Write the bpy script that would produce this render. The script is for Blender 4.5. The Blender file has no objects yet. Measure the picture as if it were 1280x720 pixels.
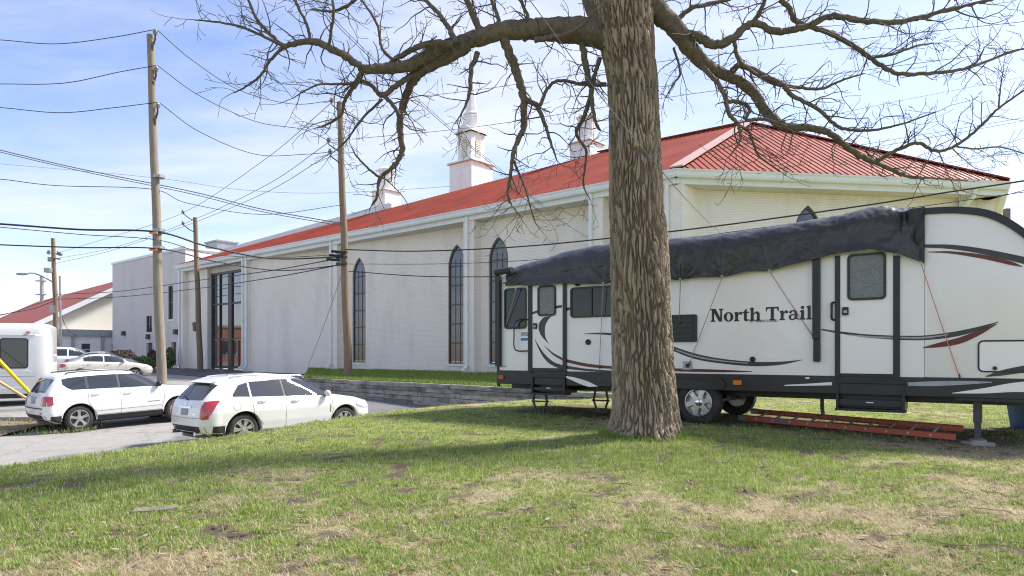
import bpy, bmesh, math, random
import numpy as np
from mathutils import Vector, Matrix, noise as mnoise

# ------------------------------------------------------------------ camera, sky, sun, exposure
scene = bpy.context.scene
COL = scene.collection
cam_d = bpy.data.cameras.new('camera'); cam = bpy.data.objects.new('camera', cam_d); COL.objects.link(cam)
cam.location = (0, 0, 1.25); cam.rotation_euler = (math.radians(90), 0, 0)
cam_d.lens = 24.0; cam_d.sensor_width = 36.0; cam_d.shift_y = 0.0641; cam_d.clip_start = 0.05; cam_d.clip_end = 3000
scene.camera = cam

SUN_AZ = Vector((0.92, 0.39))      # horizontal direction towards the sun
SUN_EL = 47.0
world = bpy.data.worlds.new('World'); scene.world = world; world.use_nodes = True
wn, wl = world.node_tree.nodes, world.node_tree.links
wn.clear()
w_out = wn.new('ShaderNodeOutputWorld'); w_bg = wn.new('ShaderNodeBackground')
w_sky = wn.new('ShaderNodeTexSky'); w_sky.sky_type = 'NISHITA'; w_sky.sun_disc = False
w_sky.sun_elevation = math.radians(SUN_EL); w_sky.sun_rotation = math.atan2(SUN_AZ.x, SUN_AZ.y)
w_sky.air_density = 1.0; w_sky.dust_density = 0.8; w_sky.ozone_density = 2.2
w_tc = wn.new('ShaderNodeTexCoord'); w_sep = wn.new('ShaderNodeSeparateXYZ')
w_mx = wn.new('ShaderNodeMath'); w_mx.operation = 'MAXIMUM'; w_mx.inputs[1].default_value = 0.0
w_ad = wn.new('ShaderNodeMath'); w_ad.operation = 'ADD'; w_ad.inputs[1].default_value = 0.16
w_dx = wn.new('ShaderNodeMath'); w_dx.operation = 'DIVIDE'; w_dy = wn.new('ShaderNodeMath'); w_dy.operation = 'DIVIDE'
w_cmb = wn.new('ShaderNodeCombineXYZ')
w_n1 = wn.new('ShaderNodeTexNoise'); w_n1.inputs['Scale'].default_value = 0.9; w_n1.inputs['Detail'].default_value = 7; w_n1.inputs['Roughness'].default_value = 0.56; w_n1.inputs['Distortion'].default_value = 0.5
w_mp = wn.new('ShaderNodeMapping'); w_mp.inputs['Scale'].default_value = (0.8, 1.7, 1); w_mp.inputs['Rotation'].default_value = (0, 0, 0.5); w_mp.inputs['Location'].default_value = (5.3, 2.2, 0)
w_rmp = wn.new('ShaderNodeMapRange'); w_rmp.inputs['From Min'].default_value = 0.38; w_rmp.inputs['From Max'].default_value = 0.72; w_rmp.inputs['To Min'].default_value = 0.0; w_rmp.inputs['To Max'].default_value = 0.78
w_mix = wn.new('ShaderNodeMix'); w_mix.data_type = 'RGBA'; w_mix.inputs['B'].default_value = (4.5, 4.5, 4.9, 1)
wl.new(w_tc.outputs['Generated'], w_sep.inputs[0]); wl.new(w_sep.outputs['Z'], w_mx.inputs[0]); wl.new(w_mx.outputs[0], w_ad.inputs[0])
wl.new(w_sep.outputs['X'], w_dx.inputs[0]); wl.new(w_ad.outputs[0], w_dx.inputs[1])
wl.new(w_sep.outputs['Y'], w_dy.inputs[0]); wl.new(w_ad.outputs[0], w_dy.inputs[1])
wl.new(w_dx.outputs[0], w_cmb.inputs[0]); wl.new(w_dy.outputs[0], w_cmb.inputs[1]); wl.new(w_cmb.outputs[0], w_mp.inputs[0])
wl.new(w_mp.outputs[0], w_n1.inputs['Vector']); wl.new(w_n1.outputs['Fac'], w_rmp.inputs['Value']); wl.new(w_rmp.outputs[0], w_mix.inputs['Factor'])
w_tint = wn.new('ShaderNodeMix'); w_tint.data_type = 'RGBA'; w_tint.blend_type = 'MULTIPLY'; w_tint.inputs['Factor'].default_value = 1.0; w_tint.inputs['B'].default_value = (0.96, 0.905, 1.0, 1)
wl.new(w_sky.outputs[0], w_tint.inputs['A']); wl.new(w_tint.outputs['Result'], w_mix.inputs['A']); wl.new(w_mix.outputs['Result'], w_bg.inputs['Color'])
w_bg.inputs['Strength'].default_value = 0.10
wl.new(w_bg.outputs[0], w_out.inputs['Surface'])

sun_d = bpy.data.lights.new('sun', 'SUN'); sun_d.energy = 3.2; sun_d.angle = math.radians(8); sun_d.color = (1.0, 0.95, 0.87)
sun = bpy.data.objects.new('sun', sun_d); COL.objects.link(sun)
_e = math.radians(SUN_EL)
_to = Vector((SUN_AZ.x*math.cos(_e), SUN_AZ.y*math.cos(_e), math.sin(_e)))
sun.rotation_euler = _to.to_track_quat('Z', 'Y').to_euler()
sun.location = (30, 5, 40)
vs = scene.view_settings
scene.cycles.filter_width = 1.1
vs.view_transform = 'Standard'; vs.look = 'None'; vs.exposure = 1.34; vs.gamma = 1.0; vs.use_curve_mapping = False

# ------------------------------------------------------------------ helpers
F, HOR, CZ = 853.0, 442.0, 1.25
def at(px, py, Y):
    """a measured photo point at a chosen real distance Y -> world point"""
    return Vector(((px-640)/F*Y, Y, CZ+(HOR-py)/F*Y))
rng = random.Random(7)

def catmull(pts, n=6):
    pts = [Vector(p) for p in pts]
    if len(pts) < 3:
        return [pts[0].lerp(pts[-1], i/n) for i in range(n+1)]
    out = []
    P = [pts[0]*2-pts[1]]+pts+[pts[-1]*2-pts[-2]]
    for i in range(1, len(P)-2):
        a, b, c, d = P[i-1], P[i], P[i+1], P[i+2]
        for k in range(n):
            t = k/n
            out.append(0.5*((2*b)+(c-a)*t+(2*a-5*b+4*c-d)*t*t+(3*b-3*c+d-a)*t**3))
    out.append(pts[-1])
    return out

class MB:
    """collects shapes for one mesh object"""
    def __init__(s): s.v = []; s.f = []
    def add(s, vs, fs):
        n = len(s.v); s.v += [tuple(v) for v in vs]; s.f += [tuple(n+i for i in f) for f in fs]; return s
    def box(s, x0, y0, z0, x1, y1, z1, fn=None):
        vs = [(x, y, z) for z in (z0, z1) for y in (y0, y1) for x in (x0, x1)]
        if fn: vs = [fn(*v) for v in vs]
        return s.add(vs, [(0, 2, 3, 1), (4, 5, 7, 6), (0, 1, 5, 4), (2, 6, 7, 3), (0, 4, 6, 2), (1, 3, 7, 5)])
    def bar(s, a, b, w, h=None, up=(0, 0, 1)):
        h = h or w; a, b = Vector(a), Vector(b); d = (b-a).normalized(); u = Vector(up)
        if abs(d.dot(u)) > 0.98: u = Vector((0, 1, 0))
        r = d.cross(u).normalized(); u = r.cross(d)
        vs = [p+r*(sx*w/2)+u*(sz*h/2) for p in (a, b) for sz in (-1, 1) for sx in (-1, 1)]
        return s.add(vs, [(0, 2, 3, 1), (4, 5, 7, 6), (0, 1, 5, 4), (2, 6, 7, 3), (0, 4, 6, 2), (1, 3, 7, 5)])
    def tube(s, pts, r, n=8, cap=True):
        pts = [Vector(p) for p in pts]; m = len(pts)
        rs = r if isinstance(r, (list, tuple)) else [r]*m
        base = len(s.v); up = None
        for i, p in enumerate(pts):
            d = (pts[min(i+1, m-1)]-pts[max(i-1, 0)])
            d = d.normalized() if d.length > 1e-9 else Vector((0, 0, 1))
            if up is None:
                up = Vector((0, 0, 1)) if abs(d.z) < 0.9 else Vector((1, 0, 0))
            x = d.cross(up)
            if x.length < 1e-6: x = d.cross(Vector((0.3, 1, 0.2)))
            x.normalize(); up = x.cross(d).normalized()
            for k in range(n):
                a = 2*math.pi*k/n; q = p+(x*math.cos(a)+up*math.sin(a))*rs[i]
                s.v.append((q.x, q.y, q.z))
        for i in range(m-1):
            for k in range(n):
                a, b = base+i*n+k, base+i*n+(k+1) % n
                s.f.append((a, b, b+n, a+n))
        if cap:
            s.f.append(tuple(base+k for k in range(n))[::-1]); s.f.append(tuple(base+(m-1)*n+k for k in range(n)))
        return s
    def lathe(s, prof, n=24, fn=None, close=False, cap=True):
        """prof (r, h) spun round local z; fn maps (x,y,z)"""
        base = len(s.v); m = len(prof)
        for r, h in prof:
            for k in range(n):
                a = 2*math.pi*k/n; v = (r*math.cos(a), r*math.sin(a), h)
                s.v.append(tuple(fn(*v)) if fn else v)
        for i in range(m if close else m-1):
            for k in range(n):
                a, b = base+i*n+k, base+i*n+(k+1) % n
                j = ((i+1) % m-i)*n
                s.f.append((a, b, b+j, a+j))
        if cap and not close:
            s.f.append(tuple(base+k for k in range(n))[::-1]); s.f.append(tuple(base+(m-1)*n+k for k in range(n)))
        return s
    def prism(s, poly, a, b, fn):
        """2d outline (p,q) extruded between depths a and b; fn(p,q,depth) -> point"""
        n = len(poly)
        vs = [fn(p, q, a) for p, q in poly]+[fn(p, q, b) for p, q in poly]
        fs = [tuple(range(n)), tuple(range(2*n-1, n-1, -1))]
        fs += [(i, i+n, (i+1) % n+n, (i+1) % n) for i in range(n)]
        return s.add(vs, fs)
    def strip(s, A, B, a, b, fn):
        """band between two 2d polylines of the same length, thickness a..b"""
        n = len(A)
        vs = [fn(p[0], p[1], d) for d in (a, b) for L in (A, B) for p in L]
        fs = []
        for i in range(n-1):
            fs += [(i, i+1, n+i+1, n+i), (2*n+i, 3*n+i, 3*n+i+1, 2*n+i+1), (i, 2*n+i, 2*n+i+1, i+1), (n+i, n+i+1, 3*n+i+1, 3*n+i)]
        fs += [(0, n, 3*n, 2*n), (n-1, 3*n-1, 4*n-1, 2*n-1)]
        return s.add(vs, fs)
    def grid(s, P):
        """P[i][j] points"""
        base = len(s.v); n = len(P[0])
        for row in P: s.v += [tuple(p) for p in row]
        for i in range(len(P)-1):
            for j in range(n-1):
                a = base+i*n+j; s.f.append((a, a+1, a+n+1, a+n))
        return s
    def build(s, name, m, parent=None, smooth=None, bevel=0, world=False, recalc=True, kind=None):
        me = bpy.data.meshes.new(name)
        vs = s.v
        if world and parent is not None:
            off = Vector((0, 0, 0)); p = parent
            while p is not None: off += Vector(p.location); p = p.parent
            vs = [(v[0]-off.x, v[1]-off.y, v[2]-off.z) for v in vs]
        me.from_pydata(vs, [], s.f)
        if recalc or bevel:
            bm = bmesh.new(); bm.from_mesh(me)
            bmesh.ops.remove_doubles(bm, verts=bm.verts, dist=1e-5)
            if recalc: bmesh.ops.recalc_face_normals(bm, faces=bm.faces)
            if bevel:
                es = [e for e in bm.edges if len(e.link_faces) == 2 and e.calc_face_angle(0) > 0.5]
                bmesh.ops.bevel(bm, geom=es, offset=bevel, segments=2, affect='EDGES', profile=0.6, clamp_overlap=True)
            bm.to_mesh(me); bm.free()
        if smooth is not None:
            me.polygons.foreach_set('use_smooth', [True]*len(me.polygons))
            me.set_sharp_from_angle(angle=math.radians(smooth))
        if m is not None: me.materials.append(MAT[m] if isinstance(m, str) else m)
        o = bpy.data.objects.new(name, me); COL.objects.link(o)
        if parent is not None: o.parent = parent
        if kind: o['kind'] = kind
        return o

def thing(name, label, cat, loc=(0, 0, 0), rz=0.0, group=None):
    o = bpy.data.objects.new(name, None); COL.objects.link(o); o.empty_display_size = 0.3
    o.location = loc; o.rotation_euler = (0, 0, rz)
    return tag(o, label, cat, group)
def tag(o, label, cat, group=None):
    o['label'] = label; o['category'] = cat
    if group: o['group'] = group
    return o
def struct(o):
    o['kind'] = 'structure'; return o
def copy_tree(o, parent=None):
    c = o.copy(); COL.objects.link(c); c.parent = parent
    for ch in list(o.children): copy_tree(ch, c)
    return c
def rrect(x0, y0, x1, y1, r, n=4):
    out = []
    for cx, cy, a0 in ((x1-r, y1-r, 0), (x0+r, y1-r, 90), (x0+r, y0+r, 180), (x1-r, y0+r, 270)):
        for k in range(n+1):
            a = math.radians(a0+90*k/n); out.append((cx+r*math.cos(a), cy+r*math.sin(a)))
    return out
def text_mesh(body, size, name, m, parent, matrix, bold=0.0):
    cu = bpy.data.curves.new('t', 'FONT'); cu.body = body; cu.size = size; cu.extrude = 0.0015; cu.offset = bold
    cu.align_x = 'CENTER'; cu.resolution_u = 3
    tmp = bpy.data.objects.new('t', cu); COL.objects.link(tmp)
    dg = bpy.context.evaluated_depsgraph_get()
    me = bpy.data.meshes.new_from_object(tmp.evaluated_get(dg)); me.name = name
    bpy.data.objects.remove(tmp)
    me.transform(matrix); me.materials.clear(); me.materials.append(MAT[m])
    o = bpy.data.objects.new(name, me); COL.objects.link(o); o.parent = parent
    return o

# 2d value noise on numpy arrays
def vnoise(x, y, seed=0):
    xi = np.floor(x).astype(np.int64); yi = np.floor(y).astype(np.int64)
    fx = x-xi; fy = y-yi; fx = fx*fx*(3-2*fx); fy = fy*fy*(3-2*fy)
    def h(a, b):
        n = (a*374761393+b*668265263+seed*2147483647) & 0x7fffffff
        n = ((n ^ (n >> 13))*1274126177) & 0x7fffffff
        return ((n ^ (n >> 16)) & 0xffff)/65535.0
    return (h(xi, yi)*(1-fx)+h(xi+1, yi)*fx)*(1-fy)+(h(xi, yi+1)*(1-fx)+h(xi+1, yi+1)*fx)*fy
def fbm(x, y, seed=0, oct=4, gain=0.5):
    s = 0; a = 1; t = 0
    for o in range(oct):
        s = s+a*vnoise(x*2**o+17.3*o, y*2**o-9.1*o, seed+o); t += a; a *= gain
    return s/t
def sstep(a, b, x):
    t = np.clip((x-a)/(b-a), 0, 1); return t*t*(3-2*t)

# ------------------------------------------------------------------ materials
MAT = {}
def mat(name, col, rough=0.6, metal=0.0, col2=None, scale=8.0, bump=0.0, bscale=None, coat=0.0, spec=0.5, stretch=(1, 1, 1), lo=0.35, hi=0.65, detail=5, rvar=0.0):
    m = bpy.data.materials.new(name); m.use_nodes = True; nt = m.node_tree; N, L = nt.nodes, nt.links
    b = N['Principled BSDF']
    b.inputs['Base Color'].default_value = (*col, 1); b.inputs['Roughness'].default_value = rough; b.inputs['Metallic'].default_value = metal
    b.inputs['Specular IOR Level'].default_value = spec
    b.inputs['Coat Weight'].default_value = coat; b.inputs['Coat Roughness'].default_value = 0.04
    if col2 or bump or rvar:
        tc = N.new('ShaderNodeTexCoord'); mp = N.new('ShaderNodeMapping'); mp.inputs['Scale'].default_value = stretch
        L.new(tc.outputs['Object'], mp.inputs[0])
    if col2 or rvar:
        n = N.new('ShaderNodeTexNoise'); n.inputs['Scale'].default_value = scale; n.inputs['Detail'].default_value = detail; n.inputs['Roughness'].default_value = 0.62
        L.new(mp.outputs[0], n.inputs['Vector'])
    if col2:
        r = N.new('ShaderNodeMapRange'); r.inputs['From Min'].default_value = lo; r.inputs['From Max'].default_value = hi
        mx = N.new('ShaderNodeMix'); mx.data_type = 'RGBA'; mx.inputs['A'].default_value = (*col, 1); mx.inputs['B'].default_value = (*col2, 1)
        L.new(n.outputs['Fac'], r.inputs['Value']); L.new(r.outputs[0], mx.inputs['Factor']); L.new(mx.outputs['Result'], b.inputs['Base Color'])
    if rvar:
        r2 = N.new('ShaderNodeMapRange'); r2.inputs['From Min'].default_value = 0.3; r2.inputs['From Max'].default_value = 0.7
        r2.inputs['To Min'].default_value = max(0.02, rough-rvar); r2.inputs['To Max'].default_value = min(1, rough+rvar)
        L.new(n.outputs['Fac'], r2.inputs['Value']); L.new(r2.outputs[0], b.inputs['Roughness'])
    if bump:
        n2 = N.new('ShaderNodeTexNoise'); n2.inputs['Scale'].default_value = bscale or scale*4; n2.inputs['Detail'].default_value = 4
        L.new(mp.outputs[0], n2.inputs['Vector'])
        bp = N.new('ShaderNodeBump'); bp.inputs['Strength'].default_value = 1.0; bp.inputs['Distance'].default_value = bump
        L.new(n2.outputs['Fac'], bp.inputs['Height']); L.new(bp.outputs[0], b.inputs['Normal'])
    MAT[name] = m; return m

def brick_mat(name, c1, c2, mortar, ax, streak):
    """painted brick: courses run along the horizontal direction ax (world), z up"""
    m = mat(name, c1, 0.85); N, L = m.node_tree.nodes, m.node_tree.links; b = N['Principled BSDF']
    g = N.new('ShaderNodeNewGeometry'); dt = N.new('ShaderNodeVectorMath'); dt.operation = 'DOT_PRODUCT'; dt.inputs[1].default_value = (ax[0], ax[1], 0)
    L.new(g.outputs['Position'], dt.inputs[0])
    sp = N.new('ShaderNodeSeparateXYZ'); L.new(g.outputs['Position'], sp.inputs[0])
    cb = N.new('ShaderNodeCombineXYZ'); L.new(dt.outputs['Value'], cb.inputs[0]); L.new(sp.outputs['Z'], cb.inputs[1])
    br = N.new('ShaderNodeTexBrick'); br.inputs['Scale'].default_value = 1.0; br.inputs['Brick Width'].default_value = 0.205; br.inputs['Row Height'].default_value = 0.068
    br.inputs['Mortar Size'].default_value = 0.008; br.inputs['Mortar Smooth'].default_value = 0.5; br.inputs['Bias'].default_value = 0.0
    br.inputs['Color1'].default_value = (*c1, 1); br.inputs['Color2'].default_value = (*c2, 1); br.inputs['Mortar'].default_value = (*mortar, 1)
    L.new(cb.outputs[0], br.inputs['Vector'])
    # rain streaks and grime with shapes of their own
    mp = N.new('ShaderNodeMapping'); mp.inputs['Scale'].default_value = (0.55, 0.16, 1); L.new(cb.outputs[0], mp.inputs[0])
    n = N.new('ShaderNodeTexNoise'); n.inputs['Scale'].default_value = 1.0; n.inputs['Detail'].default_value = 6; n.inputs['Roughness'].default_value = 0.65; L.new(mp.outputs[0], n.inputs['Vector'])
    r = N.new('ShaderNodeMapRange'); r.inputs['From Min'].default_value = 0.48; r.inputs['From Max'].default_value = 0.78; r.inputs['To Max'].default_value = streak
    L.new(n.outputs['Fac'], r.inputs['Value'])
    mx = N.new('ShaderNodeMix'); mx.data_type = 'RGBA'; mx.inputs['B'].default_value = (0.36, 0.33, 0.28, 1)
    L.new(br.outputs['Color'], mx.inputs['A']); L.new(r.outputs[0], mx.inputs['Factor']); L.new(mx.outputs['Result'], b.inputs['Base Color'])
    n2 = N.new('ShaderNodeTexNoise'); n2.inputs['Scale'].default_value = 30; n2.inputs['Detail'].default_value = 3; L.new(cb.outputs[0], n2.inputs['Vector'])
    mm = N.new('ShaderNodeMath'); mm.operation = 'MULTIPLY_ADD'; mm.inputs[1].default_value = -1.0
    L.new(br.outputs['Fac'], mm.inputs[0]); L.new(n2.outputs['Fac'], mm.inputs[2])
    bp = N.new('ShaderNodeBump'); bp.inputs['Distance'].default_value = 0.006; L.new(mm.outputs[0], bp.inputs['Height']); L.new(bp.outputs[0], b.inputs['Normal'])
    return m

D1 = Vector((-0.7575, 0.6528, 0)); N1 = Vector((-0.6528, -0.7575, 0))       # church long side: direction, outward normal
D2 = Vector((0.990, 0.1405, 0)).normalized(); N2 = Vector((D2.y, -D2.x, 0))  # church short side
brick_mat('brick_long', (0.89, 0.825, 0.735), (0.85, 0.785, 0.70), (0.74, 0.71, 0.65), D1, 0.38)
brick_mat('brick_short', (0.87, 0.81, 0.75), (0.83, 0.77, 0.71), (0.74, 0.69, 0.63), D2, 0.34)
brick_mat('block_grey', (0.68, 0.655, 0.63), (0.65, 0.625, 0.60), (0.58, 0.56, 0.54), D1, 0.3)
brick_mat('brick_cream', (0.80, 0.77, 0.66), (0.77, 0.74, 0.63), (0.70, 0.67, 0.58), N1, 0.12)
mat('white_trim', (0.74, 0.76, 0.77), 0.45, col2=(0.64, 0.66, 0.67), scale=1.5, lo=0.45, hi=0.8)
mat('steeple_white', (0.82, 0.82, 0.82), 0.5, col2=(0.72, 0.72, 0.70), scale=2)
mat('soffit', (0.66, 0.62, 0.57), 0.8, col2=(0.58, 0.55, 0.50), scale=3)
mat('roof_red', (0.31, 0.053, 0.029), 0.62, spec=0.22, col2=(0.22, 0.038, 0.023), scale=0.45, rvar=0.08)
mat('shingle_red', (0.30, 0.075, 0.055), 0.85, col2=(0.23, 0.055, 0.045), scale=3, bump=0.01, bscale=25)
mat('flashing_pink', (0.55, 0.36, 0.30), 0.5)
mat('dark_frame', (0.045, 0.04, 0.038), 0.45, col2=(0.07, 0.06, 0.055), scale=5)
mat('glass_dark', (0.018, 0.022, 0.028), 0.06, spec=1.0, rvar=0.03, scale=0.5)
mat('glass_lead', (0.07, 0.085, 0.10), 0.12, spec=1.0, col2=(0.05, 0.05, 0.065), scale=3, bump=0.004, bscale=7)
mat('glass_amber', (0.13, 0.055, 0.035), 0.14, spec=1.0, col2=(0.06, 0.05, 0.06), scale=4, bump=0.004, bscale=7)
mat('glass_entry', (0.03, 0.04, 0.055), 0.03, spec=1.0, coat=1.0)
mat('brick_orange', (0.36, 0.15, 0.08), 0.9, col2=(0.28, 0.11, 0.06), scale=6, bump=0.01, bscale=30)
mat('rung_alloy', (0.62, 0.62, 0.60), 0.4, metal=0.3)
mat('louver', (0.50, 0.46, 0.33), 0.7)
mat('car_white', (0.78, 0.78, 0.77), 0.28, coat=0.8, col2=(0.72, 0.72, 0.70), scale=1.2, rvar=0.06)
mat('car_pearl', (0.77, 0.765, 0.745), 0.28, coat=0.9, col2=(0.72, 0.715, 0.70), scale=1.2, rvar=0.06)
mat('car_beige', (0.68, 0.64, 0.56), 0.32, metal=0.1, coat=0.7)
mat('car_silver', (0.42, 0.43, 0.44), 0.3, metal=0.5, coat=0.6)
mat('car_glass', (0.022, 0.026, 0.03), 0.03, spec=1.0)
mat('car_black', (0.02, 0.02, 0.021), 0.55, col2=(0.032, 0.032, 0.032), scale=6)
mat('car_seam', (0.05, 0.05, 0.05), 0.8)
mat('tyre', (0.02, 0.019, 0.018), 0.85, col2=(0.05, 0.046, 0.04), scale=5, bump=0.003, bscale=60)
mat('alloy', (0.62, 0.62, 0.63), 0.32, metal=0.75, col2=(0.48, 0.48, 0.48), scale=6)
mat('chrome', (0.75, 0.75, 0.76), 0.12, metal=1.0)
mat('tail_red', (0.42, 0.012, 0.018), 0.12, coat=1.0, spec=0.8)
mat('lamp_clear', (0.55, 0.56, 0.58), 0.1, coat=1.0)
mat('amber', (0.75, 0.20, 0.02), 0.2, coat=0.6)
mat('plate_grey', (0.22, 0.23, 0.25), 0.5, col2=(0.35, 0.36, 0.40), scale=14)
mat('rv_white', (0.87, 0.835, 0.79), 0.32, coat=0.25, col2=(0.83, 0.795, 0.75), scale=1.3, rvar=0.08)
mat('rv_glass', (0.012, 0.014, 0.015), 0.04, spec=0.45)
mat('rv_panel', (0.88, 0.845, 0.80), 0.32, coat=0.25)
mat('rv_black', (0.012, 0.012, 0.013), 0.42, col2=(0.02, 0.02, 0.02), scale=4)
mat('rv_grey', (0.026, 0.026, 0.028), 0.4, col2=(0.02, 0.02, 0.021), scale=2)
mat('decal_dark', (0.045, 0.045, 0.048), 0.35, col2=(0.028, 0.028, 0.03), scale=5, stretch=(1, 1, 3))
mat('decal_grey', (0.30, 0.30, 0.31), 0.35, col2=(0.42, 0.42, 0.43), scale=6)
mat('decal_red', (0.15, 0.022, 0.018), 0.35, col2=(0.08, 0.014, 0.012), scale=9)
mat('letter_black', (0.02, 0.02, 0.022), 0.35)
mat('sticker_blue', (0.05, 0.16, 0.45), 0.4)
mat('frost_glass', (0.20, 0.22, 0.22), 0.35, spec=0.8, col2=(0.10, 0.11, 0.11), scale=35, stretch=(1, 1, 2.5), bump=0.004, bscale=60)
mat('tan_cord', (0.45, 0.30, 0.18), 0.8); mat('green_cord', (0.05, 0.22, 0.14), 0.7); mat('red_cord', (0.42, 0.13, 0.08), 0.7); mat('orange_cord', (0.60, 0.22, 0.10), 0.7)
mat('steel_dark', (0.06, 0.062, 0.068), 0.5, metal=0.4, col2=(0.10, 0.085, 0.07), scale=8)
mat('galv', (0.42, 0.43, 0.44), 0.45, metal=0.7, col2=(0.32, 0.32, 0.33), scale=5)
mat('ladder_orange', (0.52, 0.12, 0.05), 0.5, col2=(0.42, 0.10, 0.05), scale=5, stretch=(1, 4, 4))
mat('blue_plastic', (0.02, 0.12, 0.42), 0.4, col2=(0.015, 0.09, 0.33), scale=4)
mat('concrete', (0.36, 0.34, 0.30), 0.9, col2=(0.27, 0.255, 0.23), scale=3, bump=0.004, bscale=40)
mat('timber_grey', (0.36, 0.34, 0.31), 0.9, col2=(0.17, 0.155, 0.14), scale=2.2, stretch=(1, 1, 3), bump=0.01, bscale=25, lo=0.38, hi=0.62)
mat('timber_pale', (0.42, 0.39, 0.34), 0.9, col2=(0.18, 0.16, 0.14), scale=2.6, stretch=(1, 1, 3), bump=0.01, bscale=25)
mat('timber_dark', (0.24, 0.225, 0.205), 0.9, col2=(0.09, 0.082, 0.074), scale=2.2, stretch=(1, 1, 3), bump=0.01, bscale=25)
mat('pole_grey', (0.30, 0.255, 0.20), 0.9, col2=(0.20, 0.165, 0.125), scale=6, stretch=(5, 5, 0.25), bump=0.006, bscale=20)
mat('pole_brown', (0.27, 0.195, 0.13), 0.9, col2=(0.18, 0.125, 0.085), scale=6, stretch=(5, 5, 0.25), bump=0.006, bscale=20)
mat('cable_black', (0.018, 0.018, 0.02), 0.6); mat('cable_grey', (0.16, 0.165, 0.18), 0.5)
mat('porcelain', (0.30, 0.27, 0.25), 0.25); mat('yellow_guard', (0.72, 0.56, 0.02), 0.45); mat('tan_guard', (0.55, 0.36, 0.17), 0.6)
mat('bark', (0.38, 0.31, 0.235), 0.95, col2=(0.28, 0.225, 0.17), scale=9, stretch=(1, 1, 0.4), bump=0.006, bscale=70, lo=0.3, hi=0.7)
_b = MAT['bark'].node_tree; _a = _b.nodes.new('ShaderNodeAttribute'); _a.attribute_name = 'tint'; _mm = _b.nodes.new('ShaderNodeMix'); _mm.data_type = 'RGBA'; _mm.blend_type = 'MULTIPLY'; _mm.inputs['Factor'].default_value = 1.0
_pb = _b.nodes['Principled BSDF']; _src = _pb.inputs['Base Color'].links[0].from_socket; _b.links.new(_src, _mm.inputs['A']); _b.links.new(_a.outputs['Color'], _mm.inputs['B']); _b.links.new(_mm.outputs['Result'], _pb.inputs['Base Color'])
mat('limb_bark', (0.17, 0.135, 0.10), 0.95, col2=(0.10, 0.08, 0.06), scale=14, stretch=(1, 1, 1), bump=0.012, bscale=45, lo=0.35, hi=0.65)
mat('twig', (0.085, 0.068, 0.055), 0.9, col2=(0.13, 0.105, 0.085), scale=4)
mat('leaf_green', (0.06, 0.11, 0.025), 0.6, col2=(0.10, 0.17, 0.04), scale=3)
mat('leaf_red', (0.10, 0.05, 0.045), 0.7, col2=(0.06, 0.055, 0.03), scale=3)
mat('stone_flat', (0.27, 0.23, 0.18), 0.95, col2=(0.18, 0.15, 0.115), scale=6, bump=0.01, bscale=30)
mat('dead_leaf', (0.24, 0.11, 0.04), 0.8, col2=(0.42, 0.30, 0.17), scale=1.7, lo=0.42, hi=0.58)
mat('bright_orange', (0.8, 0.22, 0.04), 0.5)
# ------------------------------------------------------------------ terrain
RZ_Y = [-50, 5, 13, 16, 18.5, 21, 24, 28, 36, 50, 65, 120, 600]
RZ_Z = [-1.5, -1.12, -0.97, -0.90, -0.90, -0.80, -0.58, -0.42, -0.25, 0.0, 0.12, 0.3, 0.3]
def road_z(X, Y): return np.interp(Y, RZ_Y, RZ_Z)
BND = [(-60, -18), (-14, 8.2), (-9.7, 12.9), (-8.6, 14.1), (-7.5, 15.0), (-6.1, 15.25), (-4.5, 16.2), (-3.0, 17.2), (-1.6, 18.3), (0.0, 19.4), (1.6, 19.75), (2.2, 60)]
WALL_P, WALL_D = np.array([-0.5, 21.8]), np.array([0.731, -0.682])
def bnd_dist(X, Y):
    X = np.asarray(X, float); Y = np.asarray(Y, float)
    d = np.full(X.shape, 1e9)
    for (ax, ay), (bx, by) in zip(BND[:-1], BND[1:]):
        vx, vy = bx-ax, by-ay; t = np.clip(((X-ax)*vx+(Y-ay)*vy)/(vx*vx+vy*vy), 0, 1)
        d = np.minimum(d, np.hypot(X-ax-t*vx, Y-ay-t*vy))
    bx_ = [p[0] for p in BND]; by_ = [p[1] for p in BND]
    inside = Y < np.interp(X, bx_, by_, left=-1e3, right=1e4)
    return np.where(inside, d, -d)
def ground_z(X, Y):
    X = np.asarray(X, float); Y = np.asarray(Y, float)
    zg = -0.10+0.10*sstep(4, 9, Y)+0.30*sstep(17, 27, Y)-0.10*sstep(4.5, 6.5, X)*(1-sstep(9.5, 11.5, Y))
    zg = zg+(fbm(X*0.6, Y*0.6, 3, 3)-0.5)*0.09+(fbm(X*3, Y*3, 5, 2)-0.5)*0.025
    zg = zg-0.045*np.clip(-X-3.0, 0, 9)
    # root swell round the oak
    zg = zg+0.07*np.exp(-((X-1.91)**2+(Y-9.95)**2)/0.9)
    s = bnd_dist(X, Y); t = np.clip(s/np.interp(X, [-11, -8, -6, -4, -2.5, 0], [9.5, 7.5, 6.0, 4.2, 2.0, 1.2]), 0, 1)
    f = 1-(1-t)**np.interp(X, [-9, -5, -2], [1.15, 1.5, 2.0])
    zr = road_z(X, Y)
    bank = zr+0.05+(zg-zr-0.05)*f
    return np.where(s > 0, bank, zr+0.05-0.10*np.clip(-s/0.35, 0, 1))
def gz(x, y): return float(ground_z(np.array([x]), np.array([y]))[0])

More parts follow.
